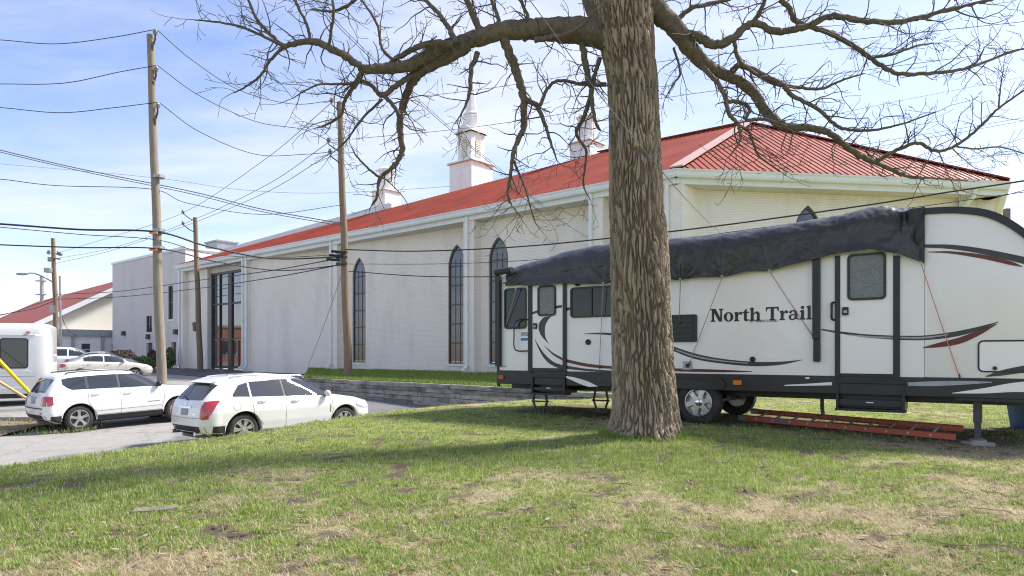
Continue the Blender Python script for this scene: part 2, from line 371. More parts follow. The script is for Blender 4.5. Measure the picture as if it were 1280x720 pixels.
def green_mask(X, Y):
    """0 straw .. 1 lush grass"""
    g = 0.71+0.75*(fbm(X*0.8+3, Y*0.9+1, 11, 3)-0.5)+1.25*(fbm(X*2.3, Y*2.3, 23, 4, .65)-0.5)
    g = g+0.60*np.exp(-(((X-2.7)/1.7)**2+((Y-8.3)/1.5)**2))+0.30*np.exp(-(((X+3.5)/4.5)**2+((Y-12.5)/3)**2))+0.25*np.exp(-(((X+2)/5)**2+((Y-9.0)/1.0)**2))
    g = g-0.34*np.exp(-(((X-4.2)/2.6)**2+((Y-6.3)/1.6)**2))-0.16*np.exp(-(((X-0.3)/1.6)**2+((Y-5.5)/1.6)**2))-0.5*np.exp(-(((X-6.5)/2.2)**2+((Y-9.6)/1.0)**2))
    far = np.maximum(sstep(10.5, 13, np.abs(X)), sstep(20, 22, Y)); g = g*(1-far)+0.62*far
    return np.clip(g, 0, 1)
def dirt_mask(X, Y):
    d = sstep(0.60, 0.68, fbm(X*5+40, Y*5.6+7, 31, 4))
    d = np.maximum(d, 0.8*np.exp(-(((X-6.8)/1.6)**2+((Y-10.4)/0.9)**2)))
    d = d*(1-np.maximum(sstep(10.5, 13, np.abs(X)), sstep(20, 22, Y)))
    # leaf-strewn earth in the dry strip beneath the trailer
    u = (X+0.306)*0.824-(Y-14.48)*0.567; v = (X+0.306)*0.567+(Y-14.48)*0.824
    d = np.maximum(d, 0.85*sstep(-0.2, 0.5, v)*(1-sstep(2.2, 3.0, v))*sstep(-0.3, 0.6, u)*(1-sstep(8.5, 9.5, u))*(0.55+0.45*fbm(X*3, Y*3, 77, 3)))
    return d
def ground_colour(X, Y):
    g = green_mask(X, Y)[..., None]; d = dirt_mask(X, Y)[..., None]
    straw = np.array([0.40, 0.335, 0.205]); thatch = np.array([0.27, 0.24, 0.14]); green = np.array([0.21, 0.245, 0.07]); dirt = np.array([0.125, 0.095, 0.075])
    f = fbm(X*9, Y*9, 41, 3)[..., None]
    c = straw*(1-f)+thatch*f
    gg = sstep(0.35, 0.75, g)
    c = c*(1-gg)+green*gg
    return c*(1-d)+dirt*d

xs = np.concatenate([np.array([-900, -500, -250, -120, -70, -45, -30, -22, -17]), np.arange(-14.5, 12.01, 0.11), np.array([13, 15, 18, 24, 34, 60, 120, 250, 500, 900])])
ys = np.concatenate([np.array([-200, -80, -30, -10, -3, 0, 1.5]), np.arange(2.6, 21.6, 0.11), np.array([22.5, 24, 26, 28, 31, 36, 45, 60, 90, 150, 300, 700, 1500])])
GX, GY = np.meshgrid(xs, ys)
GZ = ground_z(GX, GY)
nx, ny = len(xs), len(ys)
me = bpy.data.meshes.new('ground')
me.vertices.add(nx*ny); me.vertices.foreach_set('co', np.stack([GX, GY, GZ], -1).reshape(-1))
ii = (np.arange(ny-1)[:, None]*nx+np.arange(nx-1)[None, :]).reshape(-1)
quads = np.stack([ii, ii+1, ii+nx+1, ii+nx], -1).astype(np.int32)
me.loops.add(quads.size); me.loops.foreach_set('vertex_index', quads.reshape(-1))
me.polygons.add(len(quads)); me.polygons.foreach_set('loop_start', np.arange(0, quads.size, 4, dtype=np.int32))
me.polygons.foreach_set('use_smooth', np.ones(len(quads), bool))
me.update()
ca = me.color_attributes.new('tint', 'FLOAT_COLOR', 'POINT')
GC = ground_colour(GX, GY)
ca.data.foreach_set('color', np.concatenate([GC, np.ones(GC.shape[:2]+(1,))], -1).astype(np.float32).reshape(-1))
m = mat('turf', (0.2, 0.18, 0.1), 1.0, spec=0.1); N, L = m.node_tree.nodes, m.node_tree.links; b = N['Principled BSDF']
a_ = N.new('ShaderNodeAttribute'); a_.attribute_name = 'tint'
n_ = N.new('ShaderNodeTexNoise'); n_.inputs['Scale'].default_value = 34; n_.inputs['Detail'].default_value = 7; n_.inputs['Roughness'].default_value = 0.7
g_ = N.new('ShaderNodeNewGeometry'); L.new(g_.outputs['Position'], n_.inputs['Vector'])
r_ = N.new('ShaderNodeMapRange'); r_.inputs['From Min'].default_value = 0.3; r_.inputs['From Max'].default_value = 0.7; r_.inputs['To Min'].default_value = 0.55; r_.inputs['To Max'].default_value = 1.45
L.new(n_.outputs['Fac'], r_.inputs['Value'])
x_ = N.new('ShaderNodeVectorMath'); x_.operation = 'SCALE'; L.new(a_.outputs['Color'], x_.inputs[0]); L.new(r_.outputs[0], x_.inputs['Scale']); L.new(x_.outputs[0], b.inputs['Base Color'])
p_ = N.new('ShaderNodeBump'); p_.inputs['Distance'].default_value = 0.03; L.new(n_.outputs['Fac'], p_.inputs['Height']); L.new(p_.outputs[0], b.inputs['Normal'])
me.materials.append(m)
ground = struct(bpy.data.objects.new('ground', me)); COL.objects.link(ground)

# drive and car park: worn concrete and patched asphalt
m = mat('paving', (0.2, 0.19, 0.18), 0.9); N, L = m.node_tree.nodes, m.node_tree.links; b = N['Principled BSDF']
g_ = N.new('ShaderNodeNewGeometry')
def nz(scale, detail=5, rough=0.6, dist=0.0):
    n = N.new('ShaderNodeTexNoise'); n.inputs['Scale'].default_value = scale; n.inputs['Detail'].default_value = detail; n.inputs['Roughness'].default_value = rough; n.inputs['Distortion'].default_value = dist
    L.new(g_.outputs['Position'], n.inputs['Vector']); return n
def ramp(src, lo, hi, to0=0.0, to1=1.0):
    r = N.new('ShaderNodeMapRange'); r.inputs['From Min'].default_value = lo; r.inputs['From Max'].default_value = hi; r.inputs['To Min'].default_value = to0; r.inputs['To Max'].default_value = to1
    L.new(src, r.inputs['Value']); return r.outputs[0]
def mixc(fac, A, B):
    x = N.new('ShaderNodeMix'); x.data_type = 'RGBA'; L.new(fac, x.inputs['Factor'])
    for k, c in (('A', A), ('B', B)):
        if isinstance(c, tuple): x.inputs[k].default_value = (*c, 1)
        else: L.new(c, x.inputs[k])
    return x.outputs['Result']
patch = nz(0.22, 3, 0.5, 0.6); fine = nz(60, 4, 0.7); mid = nz(2.2, 6, 0.7)
c1 = mixc(ramp(mid.outputs['Fac'], 0.3, 0.7), (0.31, 0.295, 0.27), (0.23, 0.22, 0.205))
c2 = mixc(ramp(mid.outputs['Fac'], 0.3, 0.7), (0.145, 0.145, 0.15), (0.10, 0.10, 0.105))
c3 = mixc(ramp(patch.outputs['Fac'], 0.52, 0.56), c1, c2)
vr = N.new('ShaderNodeTexVoronoi'); vr.feature = 'DISTANCE_TO_EDGE'; vr.inputs['Scale'].default_value = 0.45
wv = N.new('ShaderNodeVectorMath'); wv.operation = 'ADD'; sc_ = N.new('ShaderNodeVectorMath'); sc_.operation = 'SCALE'; sc_.inputs['Scale'].default_value = 0.8
L.new(mid.outputs['Color'], sc_.inputs[0]); L.new(g_.outputs['Position'], wv.inputs[0]); L.new(sc_.outputs[0], wv.inputs[1]); L.new(wv.outputs[0], vr.inputs['Vector'])
c4 = mixc(ramp(vr.outputs['Distance'], 0.0, 0.012, 0.75, 0.0), c3, (0.06, 0.058, 0.055))
c5 = mixc(ramp(fine.outputs['Fac'], 0.35, 0.75, 0.0, 0.35), c4, (0.38, 0.36, 0.33))
L.new(c5, b.inputs['Base Color'])
p_ = N.new('ShaderNodeBump'); p_.inputs['Distance'].default_value = 0.006; L.new(fine.outputs['Fac'], p_.inputs['Height']); L.new(p_.outputs[0], b.inputs['Normal'])
def sheet(name, xs, ys, zf, m, keep=None):
    X, Y = np.meshgrid(xs, ys); Z = zf(X, Y); n = len(xs); fs = []
    for j in range(len(ys)-1):
        for i in range(n-1):
            if keep is None or keep(0.5*(xs[i]+xs[i+1]), 0.5*(ys[j]+ys[j+1])):
                a = j*n+i; fs.append((a, a+1, a+n+1, a+n))
    mb = MB(); mb.v = [tuple(p) for p in np.stack([X, Y, Z], -1).reshape(-1, 3)]; mb.f = fs
    return struct(mb.build(name, m, smooth=60, recalc=False))
rx = np.concatenate([np.arange(-75, -16, 3.0), np.arange(-16, 3.01, 0.5)])
ry = np.concatenate([np.arange(4, 24, 0.5), np.arange(24, 92, 2.0)])
sheet('drive', rx, ry, lambda X, Y: road_z(X, Y)+0.004+(fbm(X*0.4, Y*0.4, 9, 2)-0.5)*0.02, 'paving', lambda x, y: bnd_dist(np.array([x]), np.array([y]))[0] < 0.6)
# darker asphalt apron by the church entry
mat('asphalt', (0.075, 0.075, 0.08), 0.9, col2=(0.11, 0.11, 0.11), scale=2, bump=0.004, bscale=60)
EC = Vector((6.32, 26.3, 0))
def fac(s, off, z=0.0): p = EC+D1*s+N1*off; return Vector((p.x, p.y, z))
mb = MB()
P = []
for s in np.linspace(26, 47, 12):
    P.append([Vector((q.x, q.y, float(road_z(q.x, q.y))+0.03)) for q in (fac(s, o) for o in np.linspace(-1.0, 5.0, 6))])
mb.grid(P); struct(mb.build('entry_apron', 'asphalt', smooth=60))

# church lawn above the timber wall: one sheet between wall top and church
LAWN_L = [(-9.3, 30.0), (-13.2, 42.9)]
mat('lawn_green', (0.085, 0.14, 0.03), 1.0, spec=0.1, col2=(0.14, 0.17, 0.055), scale=1.6, bump=0.03, bscale=22)
mb = MB(); P = []
for i in range(31):
    t = i/30
    a = np.array(LAWN_L[0])*(1-t)+np.array([3.2, 18.35])*t+np.array([0.10, 0.11])
    q = fac(27.0-27.0*t-3*t, -1.2); c = np.array([q.x, q.y])
    row = []
    for j in range(15):
        u = j/14; p = a*(1-u)+c*u
        row.append(Vector((p[0], p[1], 0.19+0.12*u+0.05*math.sin(p[0]*1.7+p[1])*u*(1-u)-0.12*max(0, t-0.85)/0.15*(1-u))))
    P.append(row)
mb.grid(P); struct(mb.build('lawn', 'lawn_green', smooth=60))
def lawn_pt(t, u):
    i = min(int(t*30), 29); j = min(int(u*14), 13); a = t*30-i; b2 = u*14-j
    return P[i][j].lerp(P[i+1][j], a).lerp(P[i][j+1].lerp(P[i+1][j+1], a), b2)
LAWN_P = P

# leaf-littered verge with kerb stones left of the parked cars
mat('litter', (0.15, 0.105, 0.065), 1.0, col2=(0.27, 0.21, 0.13), scale=9, bump=0.03, bscale=18)
def vz(x, y): return float(road_z(x, y))
mb = MB(); rows = []
for y in np.linspace(17.6, 20.6, 8):
    rows.append([Vector((x, y, vz(x, y)+0.02+0.09*math.sin(math.pi*(y-17.6)/3.0)**0.5+rng.uniform(-.02, .02))) for x in np.linspace(-24, -13.2, 30)])
mb.grid(rows); struct(mb.build('verge', 'litter', smooth=60))
kerb = thing('kerb', 'row of pale concrete kerb stones along the leafy verge beside the bus', 'kerb', (-15, 20.8, vz(-15, 20.8)))
for k in range(10):
    x0 = -24.0+k*1.08
    MB().box(x0, 20.65, vz(x0, 20.8)-0.15, x0+1.06, 20.85, vz(x0, 20.8)+0.14).build('kerb_stone', 'concrete', kerb, bevel=0.015, world=True)

# ------------------------------------------------------------------ grass blades, leaves
def tri_mesh(name, V, T, C, m, loops=3):
    me = bpy.data.meshes.new(name)
    me.vertices.add(len(V)); me.vertices.foreach_set('co', V.astype(np.float32).reshape(-1))
    me.loops.add(T.size); me.loops.foreach_set('vertex_index', T.astype(np.int32).reshape(-1))
    me.polygons.add(len(T)); me.polygons.foreach_set('loop_start', np.arange(0, T.size, T.shape[1], dtype=np.int32)); me.update()
    if C is not None:
        a = me.color_attributes.new('tint', 'FLOAT_COLOR', 'POINT'); a.data.foreach_set('color', np.concatenate([C, np.ones((len(C), 1))], 1).astype(np.float32).reshape(-1))
    me.materials.append(MAT[m]); o = bpy.data.objects.new(name, me); COL.objects.link(o); o['kind'] = 'stuff'; return o
m = mat('blade', (0.1, 0.15, 0.04), 0.65, spec=0.25); N, L = m.node_tree.nodes, m.node_tree.links; b = N['Principled BSDF']
a_ = N.new('ShaderNodeAttribute'); a_.attribute_name = 'tint'; L.new(a_.outputs['Color'], b.inputs['Base Color'])
tr = N.new('ShaderNodeBsdfTranslucent'); ms = N.new('ShaderNodeMixShader'); ms.inputs[0].default_value = 0.35
L.new(a_.outputs['Color'], tr.inputs['Color']); L.new(b.outputs[0], ms.inputs[1]); L.new(tr.outputs[0], ms.inputs[2]); L.new(ms.outputs[0], N['Material Output'].inputs['Surface'])
R = np.random.default_rng(5)
def blades(name, X, Y, Z, h, w, lean, C):
    n = len(X); a = R.uniform(0, 2*np.pi, n); ln = R.uniform(np.where(lean > .98, .86, .25), 1.0)*lean
    dx, dy = np.cos(a), np.sin(a); px, py = -dy*w/2, dx*w/2
    hz = h*np.sqrt(np.clip(1-ln**2, 0.02, 1)); hx = h*ln
    v0 = np.stack([X-px, Y-py, Z-0.01], -1); v1 = np.stack([X+px, Y+py, Z-0.01], -1)
    mx, my, mz = X+dx*hx*0.38, Y+dy*hx*0.38, Z+hz*0.62
    v2 = np.stack([mx+px*.8, my+py*.8, mz], -1); v3 = np.stack([mx-px*.8, my-py*.8, mz], -1); v4 = np.stack([X+dx*hx, Y+dy*hx, Z+hz*0.97], -1)
    V = np.stack([v0, v1, v2, v3, v4], 1).reshape(-1, 3); i = np.arange(n)[:, None]*5
    T = np.concatenate([i+np.array([[0, 1, 2]]), i+np.array([[0, 2, 3]]), i+np.array([[3, 2, 4]])], 0)
    return tri_mesh(name, V, T, np.repeat(C, 5, 0), 'blade')
# lawn in view: tufts sampled evenly in depth^-1 so that they stay about as dense in the picture
cg = np.array([0.19, 0.31, 0.05]); cg2 = np.array([0.42, 0.50, 0.13]); cs = np.array([0.62, 0.53, 0.34]); cs2 = np.array([0.38, 0.31, 0.19])
def lawn_pts(n):
    Y = 1/R.uniform(1/20.5, 1/3.1, n); X = R.uniform(-0.80, 0.80, n)*Y
    k = (bnd_dist(X, Y) > 0.02) & (np.hypot(X-1.91, Y-9.95) > 0.5); return X[k], Y[k]
X, Y = lawn_pts(68000); g = green_mask(X, Y); d = dirt_mask(X, Y)
k = R.uniform(0, 1, len(X)) < np.clip(0.10+1.0*sstep(0.22, 0.75, g), 0, 1)*(1-0.93*d); X, Y, g = X[k], Y[k], g[k]; nt = len(X)
tsz = R.uniform(0.45, 1.4, nt)*(0.5+0.9*g*g); tcol = R.uniform(0, 1, (nt, 1)); NB = 9
rep = lambda a: np.repeat(a, NB, 0)
a = R.uniform(0, 2*np.pi, nt*NB); rad = np.sqrt(R.uniform(0, 1, nt*NB))*rep(0.030*tsz*(1+Y*0.03))
bx, by = rep(X)+rad*np.cos(a), rep(Y)+rad*np.sin(a); n = len(bx)
h = R.uniform(0.015, 0.05, n)*rep(tsz); w = R.uniform(0.003, 0.0055, n)*(0.75+by*0.085)
kk = np.clip(rep(tcol)*0.7+R.uniform(0, 0.5, (n, 1)), 0, 1); dry = R.uniform(0, 1, (n, 1)) < 0.16
C = np.where(dry, cs*0.9, cg*kk+cg2*(1-kk))*R.uniform(0.7, 1.25, (n, 1))
Xs, Ys = lawn_pts(250000); g2 = green_mask(Xs, Ys); d2 = dirt_mask(Xs, Ys)
k = R.uniform(0, 1, len(Xs)) < (0.22+0.62*(1-sstep(0.3, 0.75, g2)))*(1-0.92*d2)*(0.3+1.2*sstep(0.35, 0.62, fbm(Xs*5, Ys*5, 71, 3))); Xs, Ys = Xs[k], Ys[k]; m_ = len(Xs)
hs = R.uniform(0.03, 0.11, m_); ws = R.uniform(0.002, 0.004, m_)*(0.8+Ys*0.085); k = R.uniform(0, 1, (m_, 1)); Cs = (cs*k+cs2*(1-k))*R.uniform(0.75, 1.3, (m_, 1))
lean = np.concatenate([np.full(n, 0.97), np.full(m_, 0.992)])
ar = R.uniform(0, 2*np.pi, 2600); rr_ = 0.52+np.abs(R.normal(0, .07, 2600)); tx, ty = 1.91+rr_*np.cos(ar), 9.95+rr_*np.sin(ar); kq = R.uniform(0, 1, (2600, 1))
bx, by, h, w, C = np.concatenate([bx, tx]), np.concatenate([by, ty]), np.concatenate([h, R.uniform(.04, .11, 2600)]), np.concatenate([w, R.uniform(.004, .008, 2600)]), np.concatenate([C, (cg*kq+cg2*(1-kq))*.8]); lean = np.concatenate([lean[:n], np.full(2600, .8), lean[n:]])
bX, bY = np.concatenate([bx, Xs]), np.concatenate([by, Ys])
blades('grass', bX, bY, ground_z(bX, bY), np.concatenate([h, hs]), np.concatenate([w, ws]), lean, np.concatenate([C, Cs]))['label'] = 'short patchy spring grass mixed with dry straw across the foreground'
bpy.data.objects['grass']['category'] = 'grass'
# lush grass of the church lawn
n = 45000; T_ = R.uniform(0, 1, n); U_ = R.uniform(0, 1, n)**1.3
pts = np.array([lawn_pt(t, u) for t, u in zip(T_, U_)])
k = R.uniform(0, 1, (n, 1))
blades('lawn_grass', pts[:, 0], pts[:, 1], pts[:, 2], R.uniform(0.06, 0.14, n), R.uniform(0.012, 0.022, n), np.full(n, 0.8), (cg*k+cg2*0.8*(1-k))*0.9)
tag(bpy.data.objects['lawn_grass'], 'bright green grass on the church lawn above the timber wall', 'grass')
# verge grass tufts next to the kerb
n = 5000; X = R.uniform(-24, -11.5, n); Y = 17.7+R.beta(1.5, 1.5, n)*2.8; k = R.uniform(0, 1, (n, 1))
kk = fbm(X*1.2, Y*1.2, 5, 3) > 0.47; X, Y, k = X[kk], Y[kk], k[kk]; n = len(X)
blades('verge_grass', X, Y, road_z(X, Y)+0.06, R.uniform(0.05, 0.16, n), R.uniform(0.01, 0.018, n), np.full(n, 0.9), np.where(k > 0.6, cs2, cg))
tag(bpy.data.objects['verge_grass'], 'thin grass and dead stalks on the kerbed verge behind the cars', 'grass')
# fallen leaves
n = 1500; Y = 1/R.uniform(1/17, 1/3.1, n); X = R.uniform(-0.8, 0.8, n)*Y
kk = (bnd_dist(X, Y) > 0.2) & (np.hypot(X-1.91, Y-9.95) > 0.55); X, Y = X[kk], Y[kk]
X = np.concatenate([X, 2.2+R.normal(0, 0.9, 260), R.uniform(-22, -13.5, 300)]); Y = np.concatenate([Y, 13.6+R.normal(0, 0.5, 260), R.uniform(17.8, 20.4, 300)]); n = len(X)
Z = ground_z(X, Y)+0.02; Z = np.where(X < -13, road_z(X, Y)+0.10, Z); a = R.uniform(0, 6.28, n); sz = R.uniform(0.018, 0.05, n)*np.clip(0.7+Y*0.04, 0.8, 1.4); cu = R.uniform(-0.3, 0.8, n)
base = np.array([[-1, 0, 0], [-0.35, 0.42, .25], [0.35, 0.38, .2], [1, 0, .1], [0.35, -0.4, .3], [-0.35, -0.36, .15]])
V = np.zeros((n, 6, 3)); V[..., 0] = X[:, None]+sz[:, None]*(base[:, 0]*np.cos(a)[:, None]-base[:, 1]*np.sin(a)[:, None]); V[..., 1] = Y[:, None]+sz[:, None]*(base[:, 0]*np.sin(a)[:, None]+base[:, 1]*np.cos(a)[:, None])
V[..., 2] = Z[:, None]+sz[:, None]*base[:, 2]*cu[:, None]+R.uniform(0, 0.03, (n, 1)); i = np.arange(n)[:, None]*6
T = np.concatenate([i+np.array([[0, 4, 5]]), i+np.array([[0, 1, 4]]), i+np.array([[1, 2, 4]]), i+np.array([[2, 3, 4]])], 0)
kk = R.uniform(0, 1, (n, 1)); C = np.where(kk < 0.12, np.array([[0.24, 0.125, 0.06]]), np.where(kk < 0.88, np.array([[0.28, 0.19, 0.115]]), np.array([[0.46, 0.39, 0.29]])))*R.uniform(0.7, 1.15, (n, 1))
tag(tri_mesh('fallen_leaves', V.reshape(-1, 3), T, np.repeat(C, 6, 0), 'blade'), 'dry brown leaves scattered over the grass', 'leaves')
# fallen twigs and straw stalks
mb = MB()
for _ in range(230):
    y = 1/rng.uniform(1/14, 1/3.2); x = rng.uniform(-0.78, 0.78)*y
    if bnd_dist(np.array([x]), np.array([y]))[0] < 0.4: continue
    if x < 0.5 and rng.random() < 0.5: continue
    a = rng.uniform(0, 6.28); l = rng.uniform(0.08, 0.32); pts = []
    for j in range(5):
        t = j/4-0.5; q = (x+l*t*math.cos(a)+rng.uniform(-.02, .02), y+l*t*math.sin(a)+rng.uniform(-.02, .02)); pts.append((*q, gz(*q)+0.025+rng.uniform(-.008, .012)))
    mb.tube(pts, rng.uniform(0.002, 0.0045), 4)
mat('stalk', (0.30, 0.23, 0.14), 0.9, col2=(0.17, 0.13, 0.09), scale=2)
o = mb.build('fallen_twigs', 'stalk', recalc=False, kind='stuff'); tag(o, 'thin dead twigs and stalks lying in the grass', 'twigs')
# flat stone in the turf
sx, sy = at(190, 627, 5.75).x, 5.75
mb = MB(); pl = [(sx+0.19*math.cos(a)*(1+0.25*math.sin(3*a+1)), sy+0.12*math.sin(a)*(1+0.2*math.cos(2*a))) for a in [k*2*math.pi/14 for k in range(14)]]
zz = gz(sx, sy); mb.prism(pl, zz-0.05, zz+0.018, lambda p, q, d: (p, q, d+0.06*(p-sx)))
tag(mb.build('flat_stone', 'stone_flat', bevel=0.008), 'flat tan stone half sunk in the turf at lower left', 'stone')
# ------------------------------------------------------------------ church
EAVE = 8.35
APEX = Vector((11.76, 34.0, 12.7))
E2 = EC+D2*14.3
church = thing('church', 'long white brick church with red metal roof and pointed windows', 'church', (EC.x, EC.y, 0))
def fac2(t, off, z=0.0): p = EC+D2*t+N2*off; return Vector((p.x, p.y, z))
def W(mb, name, m, parent=church, **k): return mb.build(name, m, parent, world=True, **k)

def lancet(c, w, z0, z1, n=9):
    """pointed-arch outline (s,z), straight to the springing"""
    zs = z1-w*0.95; Rr = ((w/2)**2+(z1-zs)**2)/w
    pts = [(c-w/2, z0), (c+w/2, z0)]
    for k in range(n+1):
        t = k/n; z = zs+(z1-zs)*t; pts.append((c+w/2-Rr+math.sqrt(max(Rr*Rr-(z-zs)**2, 0)), z))
    for k in range(n, -1, -1):
        t = k/n; z = zs+(z1-zs)*t; x = c-(w/2-Rr+math.sqrt(max(Rr*Rr-(z-zs)**2, 0)))
        if k < n: pts.append((x, z))
    return pts
def holed_wall(fn, outer, holes, depth):
    """front skin with openings and their reveals; fn(s,z,d) with d into the wall"""
    bm = bmesh.new(); edges = []
    for loop in [outer]+holes:
        vs = [bm.verts.new(fn(s, z, 0)) for s, z in loop]
        edges += [bm.edges.new((vs[i], vs[(i+1) % len(vs)])) for i in range(len(vs))]
    bmesh.ops.triangle_fill(bm, edges=edges, use_beauty=True)
    mb = MB(); bm.verts.index_update()
    mb.v = [tuple(v.co) for v in bm.verts]; mb.f = [tuple(v.index for v in f.verts) for f in bm.faces]; bm.free()
    for loop in holes:
        n = len(loop); mb.add([fn(s, z, 0) for s, z in loop]+[fn(s, z, depth) for s, z in loop], [(i, (i+1) % n, (i+1) % n+n, i+n) for i in range(n)])
    return mb
def lancet_window(fn, c, w, z0, z1):
    o1 = lancet(c, w-0.002, z0, z1-0.002); o2 = lancet(c, w-0.16, z0+0.08, z1-0.14)
    mb = MB(); n = len(o1)
    vs = [fn(*p, d) for d in (0.07, 0.15) for L_ in (o1, o2) for p in L_]
    fs = []
    for i in range(n):
        j = (i+1) % n
        fs += [(i, j, n+j, n+i), (2*n+i, 3*n+i, 3*n+j, 2*n+j), (n+i, n+j, 3*n+j, 3*n+i)]
    mb.add(vs, fs)
    win = W(mb, 'window', 'dark_frame')
    # panes between horizontal bars
    zs = z1-w*0.95; levels = [z0+0.08]+[z0+0.08+(zs-z0-0.08)*k/5 for k in range(1, 6)]
    hw = (w-0.16)/2
    for k in range(5):
        a, b_ = levels[k]+0.025, levels[k+1]-0.025
        MBp = MB().prism([(c-hw, a), (c+hw, a), (c+hw, b_), (c-hw, b_)], 0.115, 0.13, fn)
        W(MBp, 'pane', 'glass_amber' if k == 0 else 'glass_lead', win)
    top = [p for p in lancet(c, w-0.16, zs+0.0, z1-0.14)]
    W(MB().prism(top, 0.115, 0.13, fn), 'pane', 'glass_lead', win)
    bars = MB()
    for z in levels[1:]: bars.prism([(c-hw, z-0.03), (c+hw, z-0.03), (c+hw, z+0.03), (c-hw, z+0.03)], 0.09, 0.134, fn)
    for q in (-0.17, 0.17): bars.prism([(c+q-0.012, z0+0.08), (c+q+0.012, z0+0.08), (c+q+0.012, zs+0.35), (c+q-0.012, zs+0.35)], 0.095, 0.1335, fn)
    W(bars, 'glazing_bar', 'dark_frame', win)
    W(MB().prism([(c-w/2-0.06, z0-0.12), (c+w/2+0.06, z0-0.12), (c+w/2+0.06, z0-0.002), (c-w/2-0.06, z0-0.002)], -0.06, 0.15, fn), 'sill', 'white_trim', win)

PIERS = [3.8, 11.3, 22.7, 33.3, 43.6]
TOPW = 7.82
def pier(s, w=0.72):
    W(MB().prism([(s-w/2, -0.4), (s+w/2, -0.4), (s+w/2, TOPW), (s-w/2, TOPW)], -0.14, -1.45, lambda p, q, d: fac(p, d, q)), 'pier', 'brick_long')
def downspout(fn, s, o0, zb):
    mb = MB(); mb.prism([(s-0.075, zb+0.35), (s+0.075, zb+0.35), (s+0.075, EAVE-0.25), (s-0.075, EAVE-0.25)], o0+0.12, o0+0.015, lambda p, q, d: fn(p, d, q))
    mb.add([fn(s-0.075, o0+0.12, zb+0.348), fn(s+0.075, o0+0.12, zb+0.348), fn(s+0.075, o0+0.015, zb+0.348), fn(s-0.075, o0+0.015, zb+0.348),
            fn(s-0.075, o0+0.42, zb+0.12), fn(s+0.075, o0+0.42, zb+0.12), fn(s+0.075, o0+0.36, zb+0.02), fn(s-0.075, o0+0.36, zb+0.02)],
           [(0, 1, 5, 4), (2, 3, 7, 6), (1, 2, 6, 5), (3, 0, 4, 7), (4, 5, 6, 7)])
    W(mb, 'downspout', 'white_trim')
for s in PIERS: pier(s)
for s, zb in ((4.0, .3), (11.35, .3), (22.9, .3), (33.05, .1), (33.55, .1), (43.75, .05)): downspout(fac, s, -0.14, zb)
# end wall beyond the entry, corner pier
W(MB().prism([(43.9, -0.4), (44.05, -0.4), (44.05, TOPW), (43.9, TOPW)], -0.3, -12, lambda p, q, d: fac(p, d, q)), 'wall', 'brick_long')
W(MB().prism([(-0.15, -0.4), (0.65, -0.4), (0.65, TOPW), (-0.15, TOPW)], -0.2, -1.5, lambda p, q, d: fac(p, d, q)), 'pier', 'brick_long')
downspout(fac, 0.45, -0.2, .3)
# bay walls, stepped back between the piers
BAYS = [(0.65, 3.44, 0.9, 1.0, []), (4.16, 10.94, 1.1, 0.65, [9.85]), (11.66, 22.34, 1.15, 0.65, [13.1, 20.95]), (23.06, 32.94, 1.15, 0.35, [23.85])]
WZ0, WZ1, WW = 0.72, 6.97, 1.2
for s0, s1, r0, r1, wins in BAYS:
    fn = lambda s, z, d, s0=s0, s1=s1, r0=r0, r1=r1: fac(s, -(r0+(r1-r0)*(s-s0)/(s1-s0))-d, z)
    W(holed_wall(fn, [(s0, -0.4), (s1, -0.4), (s1, TOPW), (s0, TOPW)], [lancet(c, WW, WZ0, WZ1) for c in wins], 0.2), 'wall', 'brick_long')
    for c in wins: lancet_window(fn, c, WW, WZ0, WZ1)
# entry: solid jamb, then tall glazed screen with doors
W(MB().prism([(39.9, -0.4), (43.24, -0.4), (43.24, TOPW), (39.9, TOPW)], -0.55, -1.9, lambda p, q, d: fac(p, d, q)), 'wall', 'brick_long')
W(MB().prism([(33.66, 7.45), (39.9, 7.45), (39.9, TOPW), (33.66, TOPW)], -0.85, -1.35, lambda p, q, d: fac(p, d, q)), 'wall', 'soffit')
ent = W(MB().prism([(33.66, 7.27), (39.9, 7.27), (39.9, 7.448), (33.66, 7.448)], -0.83, -1.05, lambda p, q, d: fac(p, d, q)), 'entry_screen', 'dark_frame')
E_ = lambda p, q, d: fac(p, d, q)
for s, w in ((33.74, .12), (34.75, .09), (36.95, .55), (38.55, .08), (39.8, .16)):
    W(MB().prism([(s-w/2, 0), (s+w/2, 0), (s+w/2, 7.27), (s-w/2, 7.27)], -0.85, -1.07, E_), 'mullion', 'dark_frame', ent)
for z in (2.27, 4.95):
    W(MB().prism([(33.68, z), (39.88, z), (39.88, z+.14), (33.68, z+.14)], -0.88, -1.05, E_), 'transom', 'dark_frame', ent)
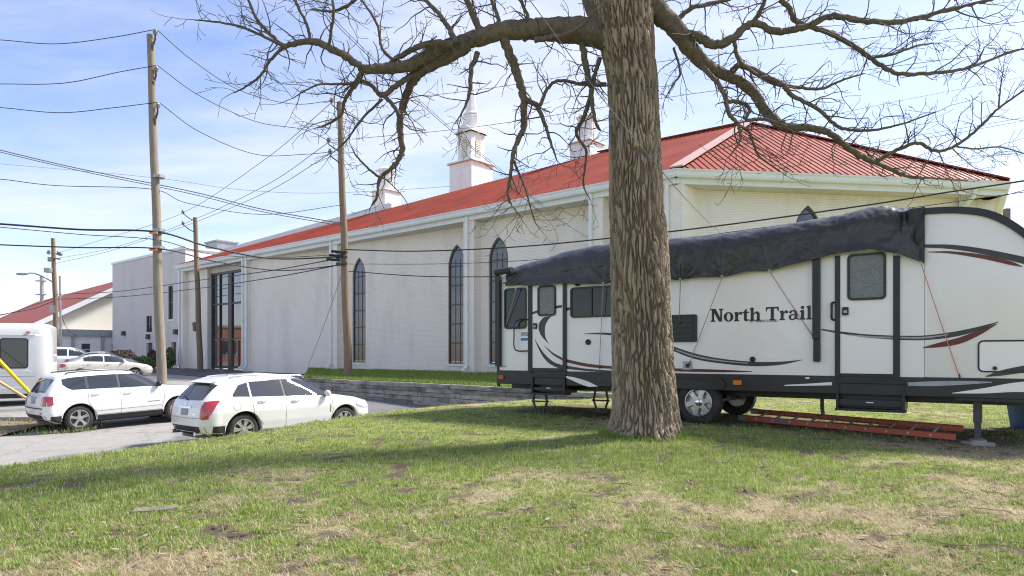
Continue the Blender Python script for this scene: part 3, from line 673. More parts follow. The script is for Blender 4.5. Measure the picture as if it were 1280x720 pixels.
for a, b_ in ((33.80, 34.70), (34.80, 36.67), (37.23, 38.50), (38.60, 39.71)):
    for z0, z1 in ((2.41, 4.95), (5.09, 7.27)):
        W(MB().prism([(a, z0), (b_, z0), (b_, z1), (a, z1)], -0.95, -0.98, E_), 'pane', 'glass_entry', ent)
    n_ = 2 if b_-a > 1.5 else 1
    for k in range(n_):
        a2, b2 = a+(b_-a)*k/n_+.03, a+(b_-a)*(k+1)/n_-.03
        dr = W(MB().prism([(a2, .14), (b2, .14), (b2, 2.26), (a2, 2.26)], -0.95, -0.99, E_), 'door', 'glass_entry', ent)
        W(MB().prism([(a2, .14), (a2+.09, .14), (a2+.09, 2.26), (a2, 2.26)], -0.92, -0.948, E_).prism([(b2-.09, .14), (b2, .14), (b2, 2.26), (b2-.09, 2.26)], -0.92, -0.948, E_).prism([(a2+.09, .14), (b2-.09, .14), (b2-.09, .34), (a2+.09, .34)], -0.92, -0.948, E_), 'door_frame', 'dark_frame', ent)
        W(MB().prism([(a2+.14, .95), (a2+.19, .95), (a2+.19, 1.35), (a2+.14, 1.35)], -0.86, -0.90, E_), 'door_handle', 'rung_alloy', ent)
lan = W(MB().prism([(41.25, 3.0), (41.55, 3.0), (41.62, 3.5), (41.18, 3.5)], -0.36, -0.18, E_), 'wall_lantern', 'dark_frame')
W(MB().prism([(41.1, 3.5), (41.7, 3.5), (41.4, 3.72)], -0.40, -0.14, E_), 'lantern_cap', 'dark_frame', lan)
W(MB().prism([(41.3, 3.2), (41.5, 3.2), (41.5, 3.5), (41.3, 3.5)], -0.495, -0.365, E_), 'bracket', 'dark_frame', lan)
# short side
fn2 = lambda s, z, d: fac2(s, -0.9-d, z)
W(holed_wall(fn2, [(0.5, -0.4), (14.6, -0.4), (14.6, TOPW), (0.5, TOPW)], [lancet(6.03, WW, WZ0, 7.35)], 0.2), 'wall', 'brick_short')
lancet_window(fn2, 6.03, WW, WZ0, 7.35)
downspout(fac2, 12.9, -0.88, .3)
el = MB().tube([fac2(12.9, -0.02, EAVE-.3), fac2(12.9, -0.1, EAVE-.62), fac2(12.9, -0.78, EAVE-1.0), fac2(12.9, -.78, EAVE-1.6)], .09, 8); W(el, 'gutter_elbow', 'white_trim', smooth=40)
D3 = (D2*0.66+Vector((-D2.y, D2.x, 0))*0.75).normalized(); N3 = Vector((D3.y, -D3.x, 0))
E3 = E2+D3*16
def fac3(t, off, z=0.0): p = E2+D3*t+N3*off; return Vector((p.x, p.y, z))
W(MB().prism([(0.3, -0.4), (16, -0.4), (16, TOPW), (0.3, TOPW)], -0.8, -1.0, lambda p, q, d: fac3(p, d, q)), 'wall', 'brick_short')
# fascia, gutter, soffit
def eave_line(fn, a, b_, nm=''):
    W(MB().prism([(a, EAVE-0.52), (b_, EAVE-0.52), (b_, EAVE-0.20), (a, EAVE-0.20)], -0.10, -0.16, lambda p, q, d: fn(p, d, q)), 'fascia', 'white_trim')
    prof = [(-0.10, -0.30), (0.10, -0.30), (0.14, -0.22), (0.15, -0.10), (0.19, -0.04), (0.19, 0.0), (0.13, 0.0), (0.12, -0.14), (-0.08, -0.16), (-0.10, 0.02)]
    n = len(prof); vs = [fn(a, o, EAVE+z) for o, z in prof]+[fn(b_, o, EAVE+z) for o, z in prof]
    W(MB().add(vs, [(i, (i+1) % n, (i+1) % n+n, i+n) for i in range(n)]+[tuple(range(n)), tuple(range(2*n-1, n-1, -1))]), 'gutter', 'white_trim')
    W(MB().prism([(a, EAVE-0.525), (b_, EAVE-0.525), (b_, EAVE-0.45), (a, EAVE-0.45)], -0.165, -2.0, lambda p, q, d: fn(p, d, q)), 'soffit', 'soffit')
eave_line(fac, -0.06, 44.2); eave_line(fac2, -0.06, 14.36); eave_line(fac3, 0.06, 16)
# roof planes
LE = fac(44.2, 0.1); LE.z = EAVE
CO = Vector((EC.x-0.02, EC.y-0.1, EAVE)); EE = E2.copy(); EE += (N2+N3)*0.08; EE.z = EAVE; EF = E3+N3*0.1; EF.z = EAVE
pn = (D1).cross(APEX-CO).normalized()
CAMP = Vector((0, 0, CZ))
def on_roof(px, py):
    d = at(px, py, 1.0)-CAMP; return CAMP+d*((CO-CAMP).dot(pn)/d.dot(pn))
MID = on_roof(749, 192); RL = on_roof(230, 329)
def slab(pts, t=0.12, lift=0.03):
    n = len(pts); nn = (pts[1]-pts[0]).cross(pts[2]-pts[0]).normalized()
    if nn.z < 0: nn = -nn
    vs = [p+nn*lift for p in pts]+[p-nn*t for p in pts]
    return MB().add(vs, [tuple(range(n)), tuple(range(2*n-1, n-1, -1))]+[(i, (i+1) % n, (i+1) % n+n, i+n) for i in range(n)]), nn
for nm, pts in (('roof_slope', [LE, CO, APEX, MID, RL]), ('roof_slope', [CO, EE, APEX]), ('roof_slope', [EE, EF, APEX])):
    mb, nn = slab(pts); ro = W(mb, nm, 'roof_red')
    # standing seams up the slope
    a, b_ = pts[0], pts[1]; e = (b_-a).normalized(); up = nn.cross(e); up = up if up.z > 0 else -up
    ribs = MB(); L_ = (b_-a).length; k = 0.2
    poly = [((p-a).dot(e), (p-a).dot(up)) for p in pts]
    step = 0.29
    while k < L_-0.1:
        hi = 0
        for (x0, y0), (x1, y1) in zip(poly, poly[1:]+poly[:1]):
            if (x0-k)*(x1-k) < 0: hi = max(hi, y0+(y1-y0)*(k-x0)/(x1-x0))
        if hi > 0.3:
            p0 = a+e*k+nn*0.044; p1 = p0+up*(hi-0.05); ribs.bar(p0, p1, 0.04, 0.03, up=nn)
        k += step
    W(ribs, 'roof_seam', 'roof_red', ro, kind='stuff')
hp = (CO+Vector((0, 0, .09))); ha = APEX+Vector((0, 0, .09))
W(MB().bar(hp, ha, 0.55, 0.06), 'hip_cap', 'flashing_pink'); W(MB().bar(EE+Vector((0, 0, .09)), ha, 0.35, 0.06), 'hip_cap', 'roof_red')
W(MB().bar(ha, MID+Vector((0, 0, .09)), 0.4, 0.06), 'ridge_cap', 'roof_red')
# rear of the roof and the low parapet along the far half
inn = Vector((-N1.x, -N1.y, 0))
BK = [RL+inn*1.0, MID+inn*9, APEX+inn*7]
for p in BK: p.z = EAVE
BK[0].z = RL.z-0.3
W(MB().add([RL-Vector((0, 0, .02)), MID-Vector((0, 0, .02)), APEX-Vector((0, 0, .02)), BK[2], BK[1], BK[0]], [(0, 1, 4, 5), (1, 2, 3, 4)]), 'roof_back', 'roof_red')
q0, q1 = RL.lerp(MID, 0.10), RL.lerp(MID, 0.55)
W(MB().add([q0+inn*.3, q1+inn*.3, q1+inn*.3+Vector((0, 0, .55)), q0+inn*.3+Vector((0, 0, .42)), q0+inn*.6, q1+inn*.6, q1+inn*.6+Vector((0, 0, .55)), q0+inn*.6+Vector((0, 0, .42))],
   [(0, 1, 2, 3), (4, 7, 6, 5), (3, 2, 6, 7), (0, 3, 7, 4), (1, 5, 6, 2)]), 'parapet', 'white_trim')

# steeples: square base, belfry with pediments, octagonal spire
def frame_at(base, ang):
    c, s = math.cos(ang), math.sin(ang)
    return lambda x, y, z: (base.x+x*c-y*s, base.y+x*s+y*c, base.z+z)
ANG = math.atan2(D1.y, D1.x)
def steeple(px0, px1, ybase, Y, full, label):
    p = Y*1.0; sc = Y/F; w = (px1-px0)*sc/1.36; xc = (px0+px1)/2
    base = at(xc, ybase, Y)
    fr = frame_at(base, ANG)
    st = thing('steeple' if full else 'roof_cupola', label, 'steeple' if full else 'cupola', base)
    hb = w*0.98 if full else w*0.72
    Bd = lambda mb, n, m, par=st, **k: mb.build(n, m, par, world=True, **k)
    h = w/2
    Bd(MB().box(-h, -h, -1.6, h, h, hb, fr), 'base', 'steeple_white')
    for z, o, t, cm in ((hb+.001, .07*w, .02*w, 'flashing_pink'), (hb+.02*w+.001, .05*w, .05*w, 'steeple_white')): Bd(MB().box(-h-o, -h-o, z, h+o, h+o, z+t, fr), 'cornice', cm)
    z0 = hb+.10*w+.002
    if not full:
        r = w*0.36
        Bd(MB().lathe([(r, z0), (r, z0+w*.95)], 8, fr), 'lantern', 'steeple_white')
        for k in range(8):
            a = math.pi/8+k*math.pi/4; c, s = math.cos(a)*r*.93, math.sin(a)*r*.93
        Bd(MB().lathe([(r*1.22, z0+w*.952), (r*1.28, z0+w*1.02), (r*1.12, z0+w*1.06), (r*.9, z0+w*1.12), (r*.2, z0+w*1.22)], 8, fr), 'cap', 'steeple_white')
        Bd(MB().lathe([(r*1.14, z0+.001), (r*1.14, z0+.08*w)], 8, fr), 'plinth', 'steeple_white')
        for k in range(8):
            a = k*math.pi/4; u, v = Vector((math.cos(a), math.sin(a), 0)), Vector((-math.sin(a), math.cos(a), 0))
            f3 = lambda s_, z_, d_: fr(*(u*(r*.924*1.0+d_)+v*s_+Vector((0, 0, z_))))
            # corner strips
            Bd(MB().prism([(-r*.37, z0+.1*w), (-r*.28, z0+.1*w), (-r*.28, z0+.92*w), (-r*.37, z0+.92*w)], 0.0, .02, lambda s_, z_, d_, u=u, v=v: fr(*(u*(r*.924+d_)+v*s_+Vector((0, 0, z_))))), 'pilaster', 'steeple_white')
        return st
    hw = w*0.31; z1 = z0+w*.92
    Bd(MB().box(-hw, -hw, z0, hw, hw, z1, fr), 'belfry', 'steeple_white')
    for k in range(4):
        a = k*math.pi/2; u, v = Vector((math.cos(a), math.sin(a), 0)), Vector((-math.sin(a), math.cos(a), 0))
        f3 = lambda s_, z_, d_, u=u, v=v: fr(*(u*(hw+d_)+v*s_+Vector((0, 0, z_))))
        arch = [(-.12*w, z0+.12*w), (.12*w, z0+.12*w), (.12*w, z0+.60*w)]+[(.12*w*math.cos(t), z0+.60*w+.12*w*math.sin(t)) for t in [math.pi*j/8 for j in range(1, 8)]]+[(-.12*w, z0+.60*w)]
        lw = Bd(MB().prism(arch, 0.002, .03, f3), 'louver_window', 'louver')
        sl = MB()
        for j in range(8): sl.prism([(-.11*w, z0+(.14+.055*j)*w), (.11*w, z0+(.14+.055*j)*w), (.11*w, z0+(.165+.055*j)*w), (-.11*w, z0+(.165+.055*j)*w)], .031, .05, f3)
        Bd(sl, 'slat', 'steeple_white', lw)
        Bd(MB().prism([(-hw*1.32, z1+.002), (hw*1.32, z1+.002), (0, z1+.30*w)], -hw*.9, .22*hw+.001*k, f3), 'pediment', 'steeple_white')
        Bd(MB().prism([(-hw*.9, z1+.06*w), (hw*.9, z1+.06*w), (0, z1+.24*w)], .22*hw+.004, .22*hw+.02, f3), 'pediment_panel', 'steeple_white')
    z2 = z1+.16*w; r0 = .27*w; tip = at(xc, 58, Y).z-base.z
    Bd(MB().lathe([(r0, z2), (r0, z2+.42*w), (r0*.86, z2+.46*w)], 8, fr), 'spire_drum', 'steeple_white')
    zz = z2+.46*w
    Bd(MB().lathe([(r0*.98, zz), (r0*.98, zz+.05*w), (r0*.7, zz+.10*w), (.012, tip)], 8, fr), 'spire', 'steeple_white')
    Bd(MB().lathe([(.02, tip-.02), (.07, tip+.06), (.02, tip+.14), (.012, tip+.7)], 8, fr), 'finial', 'steeple_white')
    return st
steeple(563, 615, 245, 50.5, True, 'tall white steeple with louvred belfry and slim spire on the roof')
steeple(713, 754, 203, 43.5, False, 'white eight-sided cupola on red ridge beside the oak trunk')
steeple(466, 500, 259, 58.0, False, 'white eight-sided cupola on red ridge left of the steeple')

# ------------------------------------------------------------------ grey annexe
A0, A1, AR, AH = 49.3, 66.6, -3.0, 10.6
ax = thing('annexe', 'plain grey block annexe with flat roof left of the church', 'building', fac(A0, AR, 0.0))
fa = lambda s, z, d: fac(s, AR-d, z)
wins = [(51.9, 52.9, 4.4, 7.5), (56.5, 57.9, 3.3, 4.9)]
holes = [[(a, c), (b_, c), (b_, d), (a, d)] for a, b_, c, d in wins]+[[(56.4, 0.2), (57.8, 0.2), (57.8, 2.3), (56.4, 2.3)], [(51.2, .2), (52.2, .2), (52.2, 2.3), (51.2, 2.3)]]
W(holed_wall(fa, [(A0, -0.4), (A1, -0.4), (A1, AH), (A0, AH)], holes, 0.3), 'wall', 'block_grey', ax)
W(MB().prism([(-.4, 0), (AH, 0), (AH, 12), (-.4, 12)], A0, A0+.25, lambda q, o, s: fac(s, AR-.002-o, q)), 'wall', 'steeple_white', ax)
W(MB().prism([(-.4, 0), (AH, 0), (AH, 12), (-.4, 12)], A1, A1-.25, lambda q, o, s: fac(s, AR-.002-o, q)), 'wall', 'block_grey', ax)
W(MB().prism([(A0+.25, 0), (A1-.25, 0), (A1-.25, 12), (A0+.25, 12)], AH-.6, AH-.4, lambda s, o, z: fac(s, AR-.3-o, z)), 'roof', 'concrete', ax)
W(MB().prism([(A0-.08, AH+.001), (A1+.08, AH+.001), (A1+.08, AH+.22), (A0-.08, AH+.22)], .10, -.35, lambda s, z, o: fac(s, AR+o, z)), 'coping', 'white_trim', ax)
W(MB().prism([(0.36, AH+.001), (12, AH+.001), (12, AH+.22), (0.36, AH+.22)], A0-.08, A0+.3, lambda o, z, s: fac(s, AR-o, z)), 'coping', 'white_trim', ax)
for a, b_, c, d in wins:
    w_ = W(MB().prism([(a, c), (b_, c), (b_, d), (a, d)], 0.16, 0.2, fa), 'window', 'glass_dark', ax)
    fr_ = MB()
    for (p, q, r, t) in ((a, c, a+.1, d), (b_-.1, c, b_, d), (a+.1, c, b_-.1, c+.1), (a+.1, d-.1, b_-.1, d), ((a+b_)/2-.04, c+.1, (a+b_)/2+.04, d-.1), (a+.1, (c+d)/2-.04, (a+b_)/2-.04, (c+d)/2+.04), ((a+b_)/2+.04, (c+d)/2-.04, b_-.1, (c+d)/2+.04)):
        fr_.prism([(p, q), (r, q), (r, t), (p, t)], 0.10, 0.158, fa)
    W(fr_, 'frame', 'dark_frame', w_)
    W(MB().prism([(a-.1, c-.15), (b_+.1, c-.15), (b_+.1, c-.003), (a-.1, c-.003)], -0.06, 0.1, fa), 'sill', 'white_trim', w_)
mat('door_brown', (0.10, 0.055, 0.035), 0.6)
for a, b_ in ((56.4, 57.8), (51.2, 52.2)):
    dd = W(MB().prism([(a, .2), (b_, .2), (b_, 2.3), (a, 2.3)], 0.2, 0.25, fa), 'door', 'door_brown', ax)
    W(MB().prism([(a+.12, 1.0), (a+.22, 1.0), (a+.22, 1.25), (a+.12, 1.25)], 0.14, 0.199, fa), 'handle', 'galv', dd)
for s, z in ((63.2, 3.3), (57.1, 2.85), (51.0, 3.2)):
    lm = W(MB().prism([(s-.25, z-.2), (s+.25, z-.2), (s+.18, z+.25), (s-.18, z+.25)], -0.3, -0.003, fa), 'wall_lamp', 'dark_frame', ax)
ac = thing('rooftop_unit', 'boxy grey air handling unit on the roof between annexe and church', 'air conditioner', (-28.3, 66.5, 10.2))
fu = frame_at(Vector((-28.3, 66.5, 10.2)), ANG)
MB().box(-1.2, -1.0, 0, 1.2, 1.0, 1.75, fu).build('casing', 'galv', ac, world=True); MB().box(-1.3, -1.1, 1.751, 1.3, 1.1, 1.9, fu).build('lid', 'galv', ac, world=True)
# brick shop across the car park, out of the frame: seen only mirrored in the entry glass
sh = thing('brick_shop', 'orange brick shop mirrored in the church entry glass', 'building', (-66, 66, 0))
fs_ = frame_at(Vector((-66, 66, float(road_z(-66, 66)))), math.atan2(.93, .37)+.2)
MB().box(-9, -4, 0, 9, 4, 4.6, fs_).build('wall', 'brick_orange', sh, world=True); MB().box(-9.2, -4.2, 4.601, 9.2, 4.2, 4.9, fs_).build('parapet', 'concrete', sh, world=True)
for k in range(5):
    x = -7.2+k*3.6
    for yy in (-4.06, 3.98):
        w_ = MB().box(x-.9, yy, 1.0, x+.9, yy+.08, 2.9, fs_).build('window', 'glass_dark', sh, world=True); MB().box(x-1.0, yy-.04, .88, x+1.0, yy+.12, .998, fs_).build('sill', 'concrete', w_, world=True)
# ------------------------------------------------------------------ gym with red shingle roof
DG = Vector((-0.70, 0.714, 0)).normalized(); GG = Vector((-DG.y, DG.x, 0))  # GG runs down-left along the gable
gp = Vector((-42.4, 78.3, 0)); RH = 10.1; SL = 0.575
gym = thing('gym_hall', 'cream gabled hall with dark red shingle roof at far left', 'building', gp)
def gy(t, r, z): p = gp+GG*t+DG*r; return Vector((p.x, p.y, z))
hw_ = 13.0
W(MB().prism([(-hw_, 0), (hw_, 0), (hw_, RH-SL*hw_), (0, RH), (-hw_, RH-SL*hw_)], 0, .3, lambda t, z, r: gy(t, r, z)), 'gable_wall', 'brick_cream', gym)
for sg in (-1, 1):
    a, b_ = (0, RH+.05), (sg*(hw_+.8), RH+.05-SL*(hw_+.8))
    W(MB().prism([a, b_, (b_[0], b_[1]+.25), (0, RH+.30)], -.7, 60, lambda t, z, r: gy(t, r, z)), 'roof_slope', 'shingle_red', gym)
    W(MB().prism([(0, RH-.22), (b_[0], b_[1]-.28), (b_[0], b_[1]+.28), (0, RH+.33)], -.85, -.705, lambda t, z, r: gy(t, r, z)), 'rake_board', 'white_trim', gym)
    W(MB().prism([(0.3, 0), (60, 0), (60, RH-SL*hw_), (.3, RH-SL*hw_)], sg*hw_, sg*(hw_-.3), lambda r, z, t: gy(t, r, z)), 'side_wall', 'brick_cream', gym)
# low wing in front of the gable
wf = lambda t, z, d: gy(t, -3.5+d, z)
wl_ = [(-1.0, -.2), (3.2, 4.0), (6.0, 6.8), (8.6, 9.4)]
holes = [[(a, 1.0), (b_, 1.0), (b_, 2.3), (a, 2.3)] for a, b_ in wl_]
W(holed_wall(wf, [(-4, -.2), (12, -.2), (12, 3.1), (-4, 3.1)], holes, .25), 'wing_wall', 'steeple_white', gym)
W(MB().prism([(-4.2, 3.1), (12.2, 3.1), (12.2, 3.75), (-4.2, 3.75)], -3.8, -.01, lambda t, z, r: gy(t, r, z)), 'wing_roof', 'galv', gym)
for a, b_ in wl_:
    w_ = W(MB().prism([(a, 1.0), (b_, 1.0), (b_, 2.3), (a, 2.3)], .15, .2, wf), 'window', 'glass_dark', gym)
    W(MB().prism([(a, 1.62), (b_, 1.62), (b_, 1.7), (a, 1.7)], .10, .148, wf), 'frame', 'white_trim', w_)
for t in (1.8, 4.9, 7.6): W(MB().prism([(t-.12, 0), (t+.12, 0), (t+.12, 3.1), (t-.12, 3.1)], -.22, -.002, wf), 'pipe', 'galv', gym)

# ------------------------------------------------------------------ timber retaining wall, each timber a piece
wall = thing('retaining_wall', 'low weathered timber retaining wall below the church lawn', 'retaining wall', (WALL_P[0], WALL_P[1], -0.4))
wang = math.atan2(WALL_D[1], WALL_D[0]); L0, L1 = -12.1, 5.0
Hc = 0.155
for c in range(5):
    p = L0+rng.uniform(0, 0.4)
    while p < L1:
        ln = rng.uniform(1.5, 2.5); q = min(p+ln, L1+rng.uniform(-.1, .2)); mid = (p+q)/2
        bx_, by_ = WALL_P+WALL_D*mid
        z = -0.58+c*Hc+rng.uniform(-.006, .006)+(-0.012*(mid) if mid > 2 else 0)
        j = rng.uniform(-0.018, 0.018); o = MB()
        o.box(p+.008, -0.10+j, z+.004, q-.008, 0.10+j, z+Hc-.004)
        ca_, sa_ = math.cos(wang), math.sin(wang); dr = rng.uniform(-.004, .004)
        o.v = [(WALL_P[0]+x*ca_-y*sa_, WALL_P[1]+x*sa_+y*ca_, zz+dr*(x-mid)) for x, y, zz in o.v]
        o.build('timber', rng.choice(['timber_grey', 'timber_grey', 'timber_pale', 'timber_dark']), wall, bevel=0.012, world=True)
        p = q

# ------------------------------------------------------------------ house beyond the church, its chimney just in view at right
mat('siding', (0.55, 0.54, 0.50), 0.7, col2=(0.48, 0.47, 0.44), scale=2); mat('shingle_grey', (0.16, 0.155, 0.15), 0.9, col2=(0.11, 0.105, 0.10), scale=4, bump=0.01, bscale=20)
hs = thing('house', 'house whose slim brown chimney shows above the trailer front', 'house', (41, 52, 0.2))
fh = frame_at(Vector((41, 52, 0.2)), 0.25)
MB().prism([(-4.5, 0), (4.5, 0), (4.5, 6.2), (0, 9.6), (-4.5, 6.2)], -6, 6, lambda x, z, y: fh(x, y, z)).build('wall', 'siding', hs, world=True)
for sg in (-1, 1): MB().prism([(0, 9.65), (sg*5.1, 5.8), (sg*5.1, 6.02), (0, 9.9)], -6.5, 6.5, lambda x, z, y: fh(x, y, z)).build('roof_slope', 'shingle_grey', hs, world=True)
ch = at(1258, 261, 50); MB().box(ch.x-.17, ch.y-.17, 5.5, ch.x+.17, ch.y+.17, ch.z).build('chimney', 'pole_brown', hs, world=True)
for x in (-2.4, 2.4):
    for z in (1.0, 4.0):
        w_ = MB().box(x-.5, -6.08, z, x+.5, -5.99, z+1.5, fh).build('window', 'glass_dark', hs, world=True); MB().box(x-.6, -6.12, z-.1, x+.6, -5.98, z-.002, fh).build('sill', 'white_trim', w_, world=True)
dd = MB().box(-.5, -6.08, 0, .5, -5.99, 2.1, fh).build('door', 'door_brown', hs, world=True)
# ------------------------------------------------------------------ travel trailer
RO = Vector((-0.306, 14.48, 0)); RA = math.atan2(-0.567, 0.824)
rv = thing('travel_trailer', 'long white travel trailer with dark swooshes parked behind the oak', 'travel trailer', RO, RA)
def ru(px): k = (px-640)/F; return (k*RO.y-RO.x)/(0.824+0.567*k)
def rw(px, py): return CZ-(py-HOR)*(RO.y-0.567*ru(px))/F
def q(px, py): return (ru(px), rw(px, py))
def rect(x0, y0, x1, y1):
    xm = (x0+x1)/2; return ru(x0), rw(xm, y1), ru(x1), rw(xm, y0)
SIDE = lambda u, w, d: (u, -d, w)      # d = how far proud of the near side
def plate(name, m, r, d0, d1, rad=0.03, parent=None, **k):
    u0, w0, u1, w1 = r
    return MB().prism(rrect(u0, w0, u1, w1, min(rad, (u1-u0)*.48, (w1-w0)*.48)), d0, d1, SIDE).build(name, m, parent or rv, **k)
BW = 2.42
top = [(9.52, .92), (9.6, 1.25), (9.58, 1.7), (9.47, 2.15), (9.28, 2.5), (8.98, 2.9), (8.62, 3.2), (8.22, 3.325), (7.75, 3.365), (6.0, 3.29), (3.5, 3.17), (1.2, 3.06), (0.10, 3.01), (0.0, 2.92)]
TOPU = [0.0, 0.10, 1.2, 3.5, 6.0, 7.2, 7.6, 7.76]; TOPW_ = [2.92, 3.01, 3.06, 3.17, 3.29, 3.342, 3.36, 3.366]
mb = MB(); rows = []
for i in range(57):
    u = 7.76*i/56 if i else 0.0; w = float(np.interp(u, TOPU, TOPW_)); r = .24 if u < 7.2 else .24+(.03-.24)*(u-7.2)/.56
    half = [(0, .90), (0, w-r), (r*.05, w-r*.68), (r*.19, w-r*.40), (r*.42, w-r*.18), (r*.70, w-r*.05), (r, w)]
    rows.append([(u, v, z) for v, z in half]+[(u, BW-v, z) for v, z in half[::-1]])
n = len(rows[0]); mb.grid(rows); mb.f += [(i*n, (i+1)*n, (i+1)*n+n-1, i*n+n-1) for i in range(56)]+[tuple(range(n)), tuple(56*n+k for k in range(n))[::-1]]
body = mb.build('body', 'rv_white', rv, smooth=35)
prof = [(7.762, .90), (9.5, .90)]+[p for p in top if p[0] > 7.9]+[(7.762, 3.366)]
MB().prism(prof, 0, -BW, SIDE).build('front_cap', 'rv_white', rv, bevel=0.025, smooth=35)
MB().box(0.0, -0.012, 0.615, 9.46, BW+.012, 0.90).build('skirt', 'rv_grey', rv, bevel=0.012)
MB().box(0.05, 0.45, 0.50, 9.4, BW-.45, 0.615).build('chassis', 'rv_black', rv)
MB().box(9.4, .85, .42, 10.6, BW-.85, .54).build('tongue', 'rv_black', rv)
# black cap moulding over the front curve
edge = catmull([Vector((u, 0, w)) for u, w in [(7.70, 3.372), (8.22, 3.33), (8.62, 3.205), (8.98, 2.905), (9.28, 2.505), (9.47, 2.155), (9.585, 1.7)]], 6)
mb = MB()
for i in range(len(edge)-1):
    a, b_ = edge[i], edge[i+1]
for nm, y0, y1 in (('cap_moulding', -0.03, 0.10), ('cap_moulding', BW-.10, BW+.03)):
    A = [(p.x, p.z+.03) for p in edge]; B = [(p.x-.045, p.z-.06) for p in edge]
    MB().strip(A, B, y0, y1, lambda u, w, d: (u, d, w)).build(nm, 'rv_black', rv)
MB().box(-0.015, -0.008, 0.56, 0.05, 0.03, 2.95).build('corner_trim', 'rv_black', rv)
# awning arms and roller
MB().box(0.0, -0.10, 0.98, 0.12, -0.012, 2.90).build('awning_arm', 'rv_black', rv, bevel=0.015)
MB().tube([(0.02, -.10, 2.96), (0.46, -.12, 2.98)], .065, 12).build('awning_roller', 'rv_black', rv, smooth=40)
u0, w0, u1, w1 = rect(1016.5, 326, 1026, 424)
arm = MB().box(u0, -.09, w0, u1, -.004, w1+.05).build('awning_arm', 'rv_black', rv, bevel=0.012)
u0, w0, u1, w1 = rect(1017.5, 424, 1026, 452); MB().box(u0, -.075, w0, u1, -.004, w1-.002).build('foot', 'rv_black', arm, bevel=0.01)
def window(r, parent=rv, split=False, glass='rv_glass', name='window'):
    f = .035; u0, w0, u1, w1 = r; out = rrect(u0, w0, u1, w1, .07); inn = rrect(u0+f, w0+f, u1-f, w1-f, .045)
    n = len(out); mb = MB(); vs = [SIDE(*p, d) for d in (.003, .03) for L_ in (out, inn) for p in L_]; fs = []
    for i in range(n):
        j = (i+1) % n; fs += [(2*n+i, 2*n+j, 3*n+j, 3*n+i), (i, j, 2*n+j, 2*n+i), (n+i, 3*n+i, 3*n+j, n+j)]
    w_ = mb.add(vs, fs).build(name, 'rv_black', parent)
    MB().prism(inn, .004, .012, SIDE).build('pane', glass, w_)
    if split: um = (u0+u1)/2; MB().box(um-.014, -.028, w0+f, um+.014, -.0125, w1-f).build('divider', 'rv_black', w_)
    return w_
window(rect(631, 360, 658.5, 411)); window(rect(713.5, 358, 768, 396.5), split=True)
# doors
def door(x0, x1, y0, y1, win, lock, trimL, trimR):
    d = plate('door', 'rv_panel', rect(x0, y0, x1, y1), .004, .014, .02)
    w_ = window(win, d, glass='frost_glass'); w_.location.y = -.012
    for a in (trimL, trimR):
        u0, w0, u1, w1 = rect(*a); MB().box(u0, -.035, w0, u1, -.003, w1).build('door_frame', 'rv_black', d)
    l = rect(*lock); MB().prism(rrect(*l, .012), .0145, .045, SIDE).build('lock', 'rv_black', d)
    MB().box((l[0]+l[2])/2-.02, -.06, (l[1]+l[3])/2-.03, (l[0]+l[2])/2+.03, -.0455, (l[1]+l[3])/2+.01).build('latch', 'galv', d)
    u0, w0, u1, w1 = rect(x0, y1-1, x1, y1+3); MB().box(u0+.003, -.03, w0, u1-.003, -.0145, w1).build('sill_strip', 'rv_black', d)
    return d
door(666, 704, 352, 461, rect(673, 357, 695.5, 395), (667.5, 404, 672, 411), (661, 352, 665.7, 466), (704.3, 352, 708.5, 466))
door(1050.5, 1116.5, 317, 468, rect(1059.5, 316.5, 1108, 375), (1053, 384, 1061, 394), (1044, 320, 1050.2, 472), (1116.8, 320, 1125, 473))
# grab handles
def handle(pts, r=.014):
    return MB().tube(catmull([Vector((*((lambda u, w: (u, -d, w))(*q(x, y))),)) for x, y, d in pts], 5), r, 8).build('grab_handle', 'rv_black', rv, smooth=50)
handle([(661, 399.5, .015), (653, 399.5, .08), (646.5, 405, .10), (646, 420, .10), (646, 433, .10), (650, 438.5, .09), (661.5, 438.5, .015)])
handle([(1042.5, 378, .01), (1040.5, 380, .06), (1040.5, 389, .07), (1040.5, 398, .06), (1042.5, 400, .01)], .018)
# storage hatch outline
u0, w0, u1, w1 = ru(1222), .985, 9.36, rw(1250, 425)
out = rrect(u0, w0, u1, w1, .07); inn = rrect(u0+.022, w0+.022, u1-.022, w1-.022, .05); n = len(out)
mb = MB(); vs = [SIDE(*p, d) for d in (.002, .014) for L_ in (out, inn) for p in L_]; fs = []
for i in range(n):
    j = (i+1) % n; fs += [(2*n+i, 2*n+j, 3*n+j, 3*n+i), (i, j, 2*n+j, 2*n+i), (n+i, 3*n+i, 3*n+j, n+j)]
hatch = mb.add(vs, fs).build('hatch', 'rv_black', rv); MB().prism(inn, .001, .008, SIDE).build('hatch_panel', 'rv_panel', hatch)
MB().lathe([(.028, 0), (.028, .02)], 10, lambda x, y, z: (u0+.2+x, -.009-z, w0+.06+y)).build('hatch_lock', 'rv_black', hatch)
